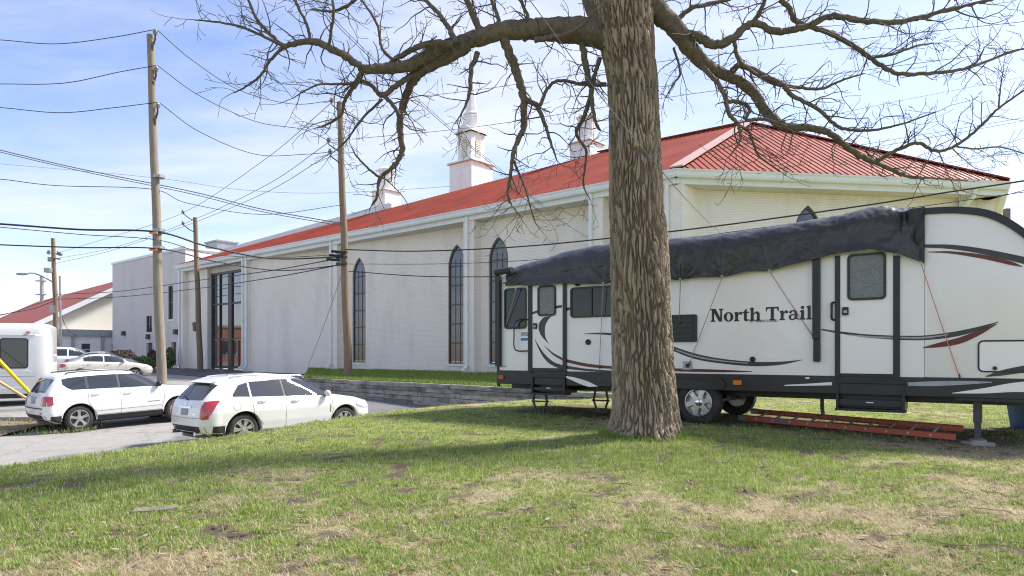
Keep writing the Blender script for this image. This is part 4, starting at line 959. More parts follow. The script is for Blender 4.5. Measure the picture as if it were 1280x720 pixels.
# refrigerator vent with slats, other fittings
v_ = plate('wall_vent', 'rv_black', rect(832, 393.5, 871.5, 427.5), .003, .03, .03)
for k in range(4):
    yy = 399+k*6.7; u0, w0, u1, w1 = rect(836, yy, 867, yy+3.4)
    MB().box(u0, -.045, w0, u1, -.0305, w1).build('vent_slat', 'rv_grey', v_)
for nm, x, y, r, m_ in (('speaker', 735.5, 427.5, .055, 'rv_black'), ('cable_port', 941, 449, .045, 'rv_black'), ('porch_lamp', 722.5, 353.5, .07, 'rv_black')):
    u, w = q(x, y); o = MB().lathe([(r, 0), (r, .025), (r*.7, .032), (r*.45, .02)], 16, lambda a, b_, z, u=u, w=w: (u+a, -.002-z, w+b_)).build(nm, m_, rv, smooth=40)
ob = plate('outlet_box', 'galv', rect(854, 451.5, 865, 462), .003, .02, .008); plate('outlet_face', 'rv_black', rect(857.5, 454.5, 862, 459.5), .0205, .026, .005, ob)
plate('sticker', 'sticker_blue', rect(651, 422.5, 660.5, 425.8), .002, .004, .003)
plate('sticker', 'decal_grey', rect(651.5, 415, 660, 420), .002, .004, .003)
u, w = q(644, 405.5); MB().lathe([(.05, 0), (.05, .004)], 12, lambda a, b_, z: (u+a, -.013-z, w+b_)).build('sticker', 'sticker_blue', rv)
plate('marker_lamp', 'amber', rect(917, 475.3, 927.5, 481), .0125, .04, .02, bevel=.006)
plate('marker_lamp', 'tail_red', rect(624.5, 469, 630.5, 474), .0125, .04, .015, bevel=.006)
plate('reflector', 'galv', rect(626, 457, 633, 459), .002, .008, .004)
plate('step_label', 'rv_white', rect(1007, 471.5, 1012, 473.5), .0125, .016, .002)
# decals: bands between an upper and a lower edge
_dd = [0]
def decal(m_, up, lo, base=.002, n=7, name='decal'):
    _dd[0] += 1; d = base+.0002*_dd[0]
    A = catmull([Vector((*q(*p), 0)) for p in up], n); B = catmull([Vector((*q(*p), 0)) for p in lo], n)
    return MB().strip([(p.x, p.y) for p in A], [(p.x, p.y) for p in B], .0, d, SIDE).build(name, m_, rv)
dec_l = .0145
decal('decal_dark', [(662, 392), (680, 385), (703, 381)], [(661, 395), (680, 388.5), (703, 384.5)], dec_l)
decal('decal_red', [(696, 387), (708, 384.5), (713, 384)], [(696, 391), (708, 388.5), (713, 387)], .004)
decal('decal_dark', [(690, 395), (680, 397), (674, 406), (676, 418), (687, 430.5)], [(690, 395.4), (685.5, 400), (682, 408), (682, 420), (687, 431)], dec_l)
decal('decal_dark', [(669, 424), (680, 441), (692, 452), (703, 456), (704, 456)], [(669, 425), (677, 442.5), (686, 453.5), (697, 459.5), (704, 460.5)], dec_l)
decal('decal_dark', [(708, 457), (735, 461), (770, 463.5), (800, 465)], [(708, 461), (735, 463.8), (770, 465.5), (800, 466)], .003)
decal('decal_red', [(681, 432), (692, 441), (704, 447.5)], [(681, 432.6), (691, 443), (704, 451)], dec_l)
decal('decal_red', [(708.5, 449), (735, 454.5), (765, 457.5), (800, 459.5), (850, 460.5), (900, 462), (940, 464)], [(708.5, 453), (735, 458.5), (765, 461), (800, 463), (850, 464.3), (900, 465.3), (940, 464.8)], .003)
decal('decal_dark', [(730, 417), (750, 415.8), (775, 416.5), (800, 418)], [(730, 417.5), (750, 418), (775, 419.8), (800, 420.5)], .003)
decal('decal_dark', [(800, 414), (825, 425), (845, 434), (870, 442), (900, 448), (940, 452), (975, 452), (1003, 449.5)], [(800, 417), (825, 430), (845, 440), (870, 449), (900, 454), (940, 457.5), (975, 456), (1003, 450)], .003)
decal('decal_grey', [(845, 436.5), (870, 444.5), (900, 450), (935, 453.6)], [(845, 438), (870, 446.5), (900, 451.6), (935, 454.6)], .0045)
decal('decal_dark', [(1027, 411), (1044, 413.5)], [(1027, 412.6), (1044, 416)], .003, 4)
decal('decal_dark', [(1050.5, 414.2), (1080, 417.5), (1116.5, 419.5)], [(1050.5, 417), (1080, 421.5), (1116.5, 424.5)], dec_l)
decal('decal_dark', [(1125, 419.6), (1155, 419.3), (1190, 415), (1220, 409), (1248, 402)], [(1125, 425), (1155, 425), (1190, 421.5), (1220, 414), (1248, 402.8)], .003)
decal('decal_grey', [(1060, 418), (1090, 420.2), (1116, 421)], [(1060, 419), (1090, 422), (1116, 423)], .0165)
decal('decal_grey', [(1125.5, 421), (1155, 421), (1185, 417.5)], [(1125.5, 423), (1155, 423), (1185, 419)], .0045)
decal('decal_red', [(1154, 434), (1175, 428), (1200, 421.5), (1225, 412), (1246, 404.5)], [(1154, 435), (1175, 433.8), (1200, 429.5), (1225, 418.5), (1246, 405.3)], .0055)
decal('decal_dark', [(1156, 305.5), (1190, 306), (1230, 311), (1280, 321), (1300, 326)], [(1156, 309.5), (1190, 311.5), (1230, 318), (1280, 330), (1300, 336)], .003)
decal('decal_red', [(1160, 314.5), (1190, 314.2), (1230, 318.5), (1262, 326), (1278, 333)], [(1160, 315.3), (1190, 317.2), (1230, 323.8), (1262, 331), (1278, 333.6)], .003)
decal('rv_panel', [(981, 481), (1010, 479.5), (1040, 477.5)], [(981, 482.3), (1010, 482), (1040, 481.5)], .0125)
decal('decal_grey', [(1135, 478), (1165, 476.5), (1200, 476), (1240, 477), (1222, 476.5)], [(1135, 482), (1165, 482.5), (1200, 481), (1240, 478), (1222, 476.9)], .0125, 4)
decal('rv_panel', [(708, 470), (720, 472), (736, 477), (748, 483)], [(708, 472), (716, 475.5), (726, 480), (736, 483.4)], .0125)
decal('rv_panel', [(1190, 491), (1230, 485), (1262, 479), (1290, 476)], [(1190, 491.6), (1230, 491.6), (1262, 490), (1290, 490)], .0135)
decal('decal_dark', [(1232, 470), (1255, 462), (1290, 455)], [(1232, 471), (1255, 469), (1290, 464)], .0085)
decal('decal_dark', [(629, 353.5), (640, 350.5), (652, 349.5)], [(629, 355), (640, 353), (652, 352.5)], .003)
# lettering
def ring(cx, cy, ro, rp, ri, rq, a0=0, a1=360, n=20):
    A = [(cx+ro*math.cos(math.radians(a0+(a1-a0)*k/n)), cy+rp*math.sin(math.radians(a0+(a1-a0)*k/n))) for k in range(n+1)]
    B = [(cx+ri*math.cos(math.radians(a0+(a1-a0)*k/n)), cy+rq*math.sin(math.radians(a0+(a1-a0)*k/n))) for k in range(n+1)]
    return ('s', A, B)
def P_(*a): return ('p', list(a))
def stem(x0, x1, z0, z1, s=.09, top=True, bot=True, flag=False):
    out = [P_((x0, z0), (x1, z0), (x1, z1), (x0, z1))]
    if bot: out.append(P_((x0-s, z0), (x1+s, z0), (x1+s*.9, z0+.07), (x1, z0+.12), (x0, z0+.12), (x0-s*.9, z0+.07)))
    if flag: out.append(P_((x0-s, z1-.10), (x0, z1-.16), (x1, z1-.14), (x1, z1), (x0, z1)))
    elif top: out.append(P_((x0-s, z1), (x0-s*.9, z1-.07), (x0, z1-.12), (x1, z1-.12), (x1+s*.9, z1-.07), (x1+s, z1)))
    return out
GL = {
 'N': (1.06, stem(.12, .30, 0, 1, .11)+[P_((.12, 1), (.42, 1), (.95, 0), (.70, 0))]+stem(.80, .93, 0, 1, .11, True, False)),
 'o': (.80, [ring(.40, .35, .38, .37, .15, .29)]),
 'r': (.66, stem(.12, .33, 0, .70, .10, flag=True)+[P_((.30, .42), (.33, .56), (.42, .68), (.55, .72), (.64, .66), (.65, .54), (.58, .48), (.50, .50), (.46, .56), (.40, .52), (.33, .40))]),
 't': (.54, [P_((.14, .15), (.35, .15), (.35, .92), (.28, .92), (.14, .74)), P_((.02, .60), (.50, .60), (.50, .70), (.02, .70)), P_((.14, .16), (.17, .04), (.28, -.02), (.42, 0), (.52, .08), (.49, .13), (.40, .10), (.35, .16))]),
 'h': (.88, stem(.12, .33, 0, 1, .10, flag=True)+stem(.58, .79, 0, .46, .07, False)+[P_((.30, .50), (.40, .62), (.54, .71), (.68, .69), (.77, .58), (.79, .44), (.58, .44), (.56, .53), (.49, .57), (.40, .52), (.32, .42))]),
 'T': (1.00, stem(.39, .62, 0, .92, .12, False)+[P_((.04, .88), (.97, .88), (.97, 1), (.04, 1)), P_((.02, .68), (.08, .68), (.17, .89), (.04, .90)), P_((.93, .68), (.99, .68), (.97, .90), (.84, .89))]),
 'a': (.78, [ring(.30, .20, .27, .22, .10, .13, 60, 330), P_((.45, .05), (.66, .05), (.66, .50), (.62, .62), (.50, .71), (.34, .72), (.18, .69), (.08, .60), (.08, .50), (.18, .47), (.25, .52), (.27, .61), (.38, .63), (.45, .55)), P_((.40, .36), (.46, .44), (.30, .41), (.14, .34), (.20, .30)), P_((.62, .12), (.66, .03), (.74, 0), (.80, .05), (.78, .10), (.68, .10))]),
 'i': (.46, stem(.13, .34, 0, .70, .10, flag=True)+[ring(.23, .88, .13, .12, .0005, .0005)]),
 'l': (.46, stem(.13, .34, 0, 1, .10, flag=True)),
}
ua, wa = q(888, 402.3); ub, wb = q(1015.5, 399.2)
tot = sum(GL[c][0] for c in 'North')+.34+sum(GL[c][0] for c in 'Trail')
CAPH = rw(895, 386.2)-rw(895, 402.3); SX = (ub-ua)/tot; cx = 0.0; kk = 0
for ch in 'North Trail':
    if ch == ' ': cx += .34; continue
    wd, parts = GL[ch]; mb = MB()
    for p in parts:
        kk += 1; d1 = .004+.0004*(kk % 9)
        f = lambda x, z, d, cx=cx: (ua+(cx+x)*SX, -d, wa+(wb-wa)*(cx+x)/tot+z*CAPH)
        if p[0] == 'p': mb.prism(p[1], .001, d1, f)
        else: mb.strip(p[1], p[2], .001, d1, f)
    mb.build('letter', 'letter_black', rv); cx += wd
u, w = q(954.5, 402.6)
text_mesh('BY HEARTLAND', .055, 'small_lettering', 'decal_dark', rv, Matrix.Translation((u, -.004, w))@Matrix.Rotation(math.radians(90), 4, 'X')@Matrix.Scale(1.15, 4, (1, 0, 0)))
# pull-out steps, folded under both doors
def steps(x0, x1, y0, y1):
    u0, w0, u1, w1 = rect(x0, y0, x1, y1)
    s = MB().box(u0, -.04, w1-.07, u1, .5, w1).build('folding_step', 'rv_black', rv, bevel=.008)
    for uu in (u0, u1-.04): MB().box(uu, -.05, w0, uu+.04, .45, w1-.071).build('side_plate', 'rv_black', s)
    MB().box(u0+.041, -.02, w0+.04, u1-.041, .02, w0+.30*(w1-w0)).build('tread', 'rv_grey', s, bevel=.006)
    MB().box(u0+.041, .05, w0+.42*(w1-w0), u1-.041, .10, w0+.72*(w1-w0)).build('tread', 'rv_black', s, bevel=.006)
    MB().box(u0-.01, -.07, w0-.04, u1+.01, .2, w0-.001).build('tread', 'rv_black', s, bevel=.006)
    MB().box((u0+u1)/2-.05, -.026, w0+.09, (u0+u1)/2+.05, -.0205, w0+.105).build('label', 'rv_white', s)
    MB().box(u0+.042, .12, w0+.002, u1-.042, .15, w1-.072).build('back_plate', 'letter_black', s)
    return s
steps(665.5, 707.5, 468, 491); steps(1045.5, 1131.5, 474, 511)
# wheels on a tandem axle, near and far side
def rv_wheel(u, v, sgn):
    R0 = .39; k_ = R0/.36
    f = lambda x, y, z: (u+x*k_, v+sgn*z, R0+y*k_)
    t = MB().lathe([(.21, .09), (.25, .115), (.31, .118), (.348, .10), (.358, .05), (.36, 0), (.358, -.05), (.348, -.10), (.30, -.118), (.21, -.10)], 40, f, cap=False).build('wheel', 'tyre', rv, smooth=50)
    MB().lathe([(.222, .10), (.228, .118), (.215, .122), (.200, .085), (.195, .02), (.03, .02)], 36, f, cap=False).build('rim', 'alloy', t, smooth=40)
    for k in range(6):
        a = k*math.pi/3+.2; c, s = math.cos(a), math.sin(a)
        pr = [(.05, -.050), (.12, -.034), (.207, -.045), (.207, .045), (.12, .034), (.05, .050)]
        MB().prism(pr, .05, .098, lambda p, q_, d, c=c, s=s: f(p*c-q_*s, p*s+q_*c, d-.10*(p-.05)*.3)).build('spoke', 'alloy', t, bevel=.006)
    MB().lathe([(.062, .03), (.062, .105), (.05, .118), (.02, .122)], 18, f).build('hub_cap', 'chrome', t, smooth=40)
    return t
UW = ru(872.5)
for u in (UW, UW-1.12):
    rv_wheel(u, .13, -1); rv_wheel(u, BW-.13, 1)
# tread ring marks: dark fender arch
pts = [Vector((UW+.50, -.02, .70)), Vector((UW+.44, -.02, .80)), Vector((UW+.22, -.02, .86)), Vector((UW-.56, -.02, .87)), Vector((UW-1.35, -.02, .86)), Vector((UW-1.56, -.02, .80)), Vector((UW-1.63, -.02, .62))]
A = catmull(pts, 6); mb = MB().strip([(p.x, p.z) for p in A], [(UW-.56+(p.x-UW+.56)*.93, p.z-.06) for p in A], -.02, .05, SIDE); mb.build('wheel_arch', 'rv_black', rv)
MB().prism([(UW+.46, .63), (UW+.42, .78), (UW+.2, .84), (UW-1.32, .84), (UW-1.52, .78), (UW-1.56, .63)], .013, .016, SIDE).build('wheel_well', 'letter_black', rv)
for u in (UW, UW-1.12): MB().tube([(u, .2, .36), (u, BW-.2, .36)], .04, 10).build('axle', 'steel_dark', rv)
# front landing jack and rear scissor stabilisers
uj = ru(1222); zj = gz(*(RO.xy+Vector((.824, -.567))*uj+Vector((.567, .824))*.3))
j = MB().box(uj-.055, .21, .25, uj+.055, .32, .62).build('landing_jack', 'steel_dark', rv, bevel=.006)
MB().box(uj-.042, .223, zj+.10, uj+.042, .307, .25).build('inner_leg', 'steel_dark', j)
MB().lathe([(.11, zj+.046), (.11, zj+.07), (.05, zj+.10)], 14, lambda x, y, z: (uj+x, .265+y, z)).build('foot', 'galv', j)
def scissor(u, v):
    zb = -.02
    s = MB().bar((u-.10, v, .60), (u-.17, v, .26), .05, .03).build('stabiliser_jack', 'steel_dark', rv)
    for a, b_ in (((u+.10, v, .60), (u+.17, v, .26)), ((u-.17, v, .26), (u-.08, v, zb+.05)), ((u+.17, v, .26), (u+.08, v, zb+.05)), ((u-.2, v, .26), (u+.2, v, .26))): MB().bar(a, b_, .045, .03).build('strut', 'steel_dark', s)
    MB().box(u-.13, v-.1, zb, u+.13, v+.1, zb+.04).build('foot', 'steel_dark', s)
    return s
scissor(ru(667), .25); scissor(ru(716), 1.2)
MB().box(ru(1215)-.2, -.005, .575, ru(1280), .5, .614).build('step_rail', 'rv_black', rv)
MB().tube([(ru(1020), .5, .50), (ru(1020), .5, .36), (ru(1020)+.02, .5, .22)], .03, 8).build('drain_pipe', 'steel_dark', rv)
# concrete pad under the jack
pj = RO+Vector((.824, -.567, 0))*uj+Vector((.567, .824, 0))*.26
o = MB().box(pj.x-.17, pj.y-.13, zj-.03, pj.x+.17, pj.y+.13, zj+.045).build('paving_slab', 'concrete', bevel=.01)
tag(o, 'small pale concrete slab under the trailer jack foot', 'slab')

# ------------------------------------------------------------------ tarpaulin over the trailer roof
m = mat('tarp', (0.044, 0.042, 0.040), 0.36, spec=0.5); N, L = m.node_tree.nodes, m.node_tree.links; b = N['Principled BSDF']
tc = N.new('ShaderNodeTexCoord'); n1 = N.new('ShaderNodeTexNoise'); n1.inputs['Scale'].default_value = 3.2; n1.inputs['Detail'].default_value = 6; n1.inputs['Distortion'].default_value = 1.1
L.new(tc.outputs['Object'], n1.inputs['Vector'])
cr = N.new('ShaderNodeMapRange'); cr.inputs['From Min'].default_value = .3; cr.inputs['From Max'].default_value = .7; cr.inputs['To Min'].default_value = .30; cr.inputs['To Max'].default_value = .42
L.new(n1.outputs['Fac'], cr.inputs['Value']); L.new(cr.outputs[0], b.inputs['Roughness'])
vv = N.new('ShaderNodeTexVoronoi'); vv.inputs['Scale'].default_value = 4.0; wv = N.new('ShaderNodeVectorMath'); wv.operation = 'ADD'; L.new(tc.outputs['Object'], wv.inputs[0]); sc2 = N.new('ShaderNodeVectorMath'); sc2.operation = 'SCALE'; sc2.inputs['Scale'].default_value = .5; L.new(n1.outputs['Color'], sc2.inputs[0]); L.new(sc2.outputs[0], wv.inputs[1]); L.new(wv.outputs[0], vv.inputs['Vector'])
bp = N.new('ShaderNodeBump'); bp.inputs['Distance'].default_value = .007; L.new(vv.outputs['Distance'], bp.inputs['Height']); L.new(bp.outputs[0], b.inputs['Normal'])
HEM = [(.24, 2.66), (1.35, 2.60), (2.54, 2.575), (4.06, 2.555), (4.81, 2.565), (5.58, 2.61), (6.33, 2.735), (7.07, 2.825), (7.44, 2.72), (7.75, 2.575)]
CRN = [(.24, 3.09), (.8, 3.19), (1.35, 3.30), (2.16, 3.40), (3.2, 3.38), (4.3, 3.36), (5.53, 3.40), (6.4, 3.46), (6.9, 3.54), (7.2, 3.56), (7.5, 3.47), (7.75, 3.44)]
EDG = [(.24, 3.02), (7.75, 3.37)]
TIES = [(.26, 2.66), (2.54, 2.575), (4.06, 2.555), (4.81, 2.565), (5.58, 2.61), (7.74, 2.575)]
rt = random.Random(3); RAYS = [(t_[0], t_[1], [(rt.uniform(-1.25, 1.25), rt.uniform(.018, .05)*rt.choice((1, 1, -.6)), rt.uniform(.35, .95)) for _ in range(8)]) for t_ in TIES]
RAYS.append((7.72, 3.36, [(rt.uniform(3.4, 4.6), rt.uniform(.02, .05), rt.uniform(.4, .9)) for _ in range(7)])); RAYS.append((6.33, 2.74, [(rt.uniform(-1, 1), rt.uniform(.02, .035), .5) for _ in range(5)]))
hu, hwv = zip(*HEM); cu_, cw_ = zip(*CRN); eu, ew = zip(*EDG)
rows = []
NU, NV = 420, 110
for i in range(NU+1):
    u = .24+(7.75-.24)*i/NU
    # smooth hem with a small scallop between ties
    wh = float(np.interp(u, hu, hwv)); wc = float(np.interp(u, cu_, cw_)); we = float(np.interp(u, eu, ew))+.03
    dt = min(abs(u-t[0]) for t in TIES); wh += .035*min(dt/.35, 1)*(.6+.4*math.sin(u*5))
    row = []
    for j in range(NV+1):
        t = j/NV
        if t < .36:                       # near side drop, folds fan from the ties
            a = t/.36; w = wh+(we-.24-wh)*a; v = -.035-.06*(1-a)**2*(.4+min(dt/.3, 1))
            fold = 0
            for tu, tw in TIES:
                du = u-tu; r = math.hypot(du, (w-tw))+.02
                if abs(du) < .95: fold += (.022+.02*math.sin(tu*7.3)**2)*math.sin((6+3*math.sin(tu*5.1))*math.atan2(du, max(w-tw, .02)+.05))*min(r*3.2, 1)*math.exp(-(du/.5)**2)
            for tu, tw, rays in RAYS:
                for ang_, amp_, len_ in rays:
                    du, dw = u-tu, w-tw; al = du*math.sin(ang_)+dw*math.cos(ang_)
                    if 0 < al < len_: pe = du*math.cos(ang_)-dw*math.sin(ang_); fold += amp_*math.exp(-(pe/(.018+.05*al))**2)*(1-al/len_)*min(al*6, 1)
            nzv = mnoise.noise((u*2.6, w*3.1, 1.3))*.034+mnoise.noise((u*5.5+w*6, w*7-u*2, 4.0))*.022+mnoise.noise((u*16, w*6, 4.4))*.006
            v -= max(fold+nzv+.02, -.012)*(1-.45*a)
        elif t < .62:
            a = (t-.36)/.26; ang = a*math.pi/2; v = -.035+.56*(1-math.cos(ang)); w = we-.24+(wc+.02-(we-.24))*math.sin(ang)**.92
            nn_ = mnoise.noise((u*2.2, a*2.0, 1.3))*.018+mnoise.noise((u*5+a*3, a*3-u, 4.0))*.014+mnoise.noise((u*14, a*7, 8.0))*.006*(1+min(max(u-5.5, 0), 1))
            nn_ = max(nn_+.008, -.015)*min(1, (1-a)*6+.3)
            v -= nn_*math.cos(ang); w += nn_*math.sin(ang)
            v -= max(mnoise.noise((u*2.6, (we-.24)*3.1, 1.3))*.02, 0)*(1-a)**3
        elif t < .92:
            a = (t-.62)/.30; v = .525+(BW+.035-.525)*a; b0 = we+.03; w = b0+(wc+.02-b0)*math.cos(a*math.pi/2)**.9
            w += max(mnoise.noise((u*1.9, v*2.2, 7.7))*.04, -.01)*math.sin(math.pi*a)
        else:
            a = (t-.92)/.08; v = BW+.04; w = we+.02-a*(we-2.62)
        row.append((u, v, w))
    rows.append(row)
tarp = thing('tarpaulin', 'dark grey plastic tarpaulin draped over the trailer roof and tied down', 'tarpaulin', RO, RA)
MB().grid(rows).build('sheet', 'tarp', tarp, smooth=80, recalc=False)
# bunched dark gather at the front edge
g = []
for i in range(25):
    t = i/24; row = []
    for j in range(13):
        a = j/12; u = 7.42+.35*t+.10*(1-a)*(1-t); w = 3.36*a+2.57*(1-a)+(1-t)*.16*(1-a)+.06*a*t
        row.append((u, -.06-.022*math.sin(7*math.atan2(t+.1, a+.15)*2.2)-.02*math.sin(t*9+a*3), w))
    g.append(row)
MB().grid(g).build('gather', 'rv_black', tarp, smooth=80, recalc=False)
def cord(a, b_, m_):
    A, B = q(*a), q(*b_)
    pa, pb = Vector((A[0], -.10, A[1])), Vector((B[0], -.03, B[1]))
    c = MB().tube([pa, pa.lerp(pb, .5)+Vector((0, -.004, -.01)), pb], .0065, 6).build('cord', m_, tarp)
    MB().lathe([(.022, -.006), (.022, .006), (.010, .006), (.010, -.006)], 10, lambda x, y, z: (pa.x+x, pa.y-.012-z, pa.z+.015+y), close=True).build('grommet', 'galv', c)
    MB().tube([pb+Vector((0, 0, .03)), pb+Vector((.01, -.02, 0)), pb+Vector((0, .02, -.03))], .010, 6).build('hook', 'steel_dark', c)
cord((648.5, 363), (633.5, 407), 'tan_cord'); cord((757, 356), (750, 459), 'tan_cord'); cord((853, 351), (850, 404), 'green_cord'); cord((905, 347), (862, 455), 'tan_cord'); cord((964, 340), (1017, 421), 'red_cord'); cord((1152, 331), (1199, 470), 'orange_cord')

# ------------------------------------------------------------------ ladder under the trailer
a = Vector((4.18, 12.45, 0)); d = Vector((2.38, -2.36, 0)).normalized(); n_ = Vector((-d.y, d.x, 0))*-1
n_ = Vector((.71, .70, 0)); LN = 3.35
lad = thing('ladder', 'orange fibreglass ladder lying flat on the grass beside the trailer', 'ladder', (a.x, a.y, gz(a.x, a.y)))
def lp(s, o, z): p = a+d*s+n_*o; return (p.x, p.y, gz(a.x, a.y)*(1-s/LN)+gz(*(a+d*LN).xy)*s/LN+.03+z+.20*o)
for o in (0, .47):
    sg = 1 if o == 0 else -1
    r = MB(); 
    for (o0, z0, o1, z1) in ((o-.008, 0, o+.008, .085), (o+sg*.008, 0.0, o+sg*.035, .012), (o+sg*.008, .073, o+sg*.035, .085)):
        r.add([lp(s, oo, z) for s in (0, LN) for z in (z0, z1) for oo in (min(o0, o1), max(o0, o1))], [(0, 2, 3, 1), (4, 5, 7, 6), (0, 1, 5, 4), (2, 6, 7, 3), (0, 4, 6, 2), (1, 3, 7, 5)])
    r.build('rail', 'ladder_orange', lad, world=True, recalc=True)
    e = MB(); e.add([lp(s, oo, z) for s in (-.05, .10) for z in (-.004, .089) for oo in (o-.012, o+.012)], [(0, 2, 3, 1), (4, 5, 7, 6), (0, 1, 5, 4), (2, 6, 7, 3), (0, 4, 6, 2), (1, 3, 7, 5)]); e.build('rail_end', 'galv', lad, world=True)
for k in range(10):
    s = .28+k*.305
    MB().tube([lp(s, -.012, .043), lp(s, .482, .043)], .019, 8).build('rung', 'rung_alloy', lad, world=True, smooth=50)
mb = MB().add([lp(s, -.0095, z) for s in (.62, .86) for z in (.03, .06)]+[lp(s, -.011, z) for s in (.62, .86) for z in (.03, .06)], [(0, 1, 3, 2), (4, 6, 7, 5), (0, 4, 5, 1), (2, 3, 7, 6), (0, 2, 6, 4), (1, 5, 7, 3)]); mb.build('maker_label', 'sticker_blue', lad, world=True)
# blue plastic tote at the right edge
bx0 = at(1283, 537, 11.1); zt = gz(bx0.x+.3, 11.2)
tote = thing('storage_tote', 'blue plastic storage tote on the ground beyond the trailer jack', 'tote', (bx0.x+.3, 11.3, zt))
def tb(z): k = .04*z/.42; return rrect(-.30-k, -.2-k, .30+k, .2+k, .05)
mb = MB(); lv = [0, .2, .38]; prs = [tb(z) for z in lv]; n = len(prs[0])
mb.add([(x, y, z+.01) for z, pr in zip(lv, prs) for x, y in pr], [(r_*n+i, r_*n+(i+1) % n, (r_+1)*n+(i+1) % n, (r_+1)*n+i) for r_ in range(2) for i in range(n)]+[tuple(range(n))[::-1], tuple(range(2*n, 3*n))])
mb.build('tub', 'blue_plastic', tote, smooth=40)
MB().prism(rrect(-.37, -.27, .37, .27, .06), .392, .44, lambda x, y, z: (x, y, z)).build('lid', 'blue_plastic', tote, bevel=.01)
for k in range(5): MB().box(-.28+k*.13, -.232, .05, -.25+k*.13, -.212, .36).build('rib', 'blue_plastic', tote)
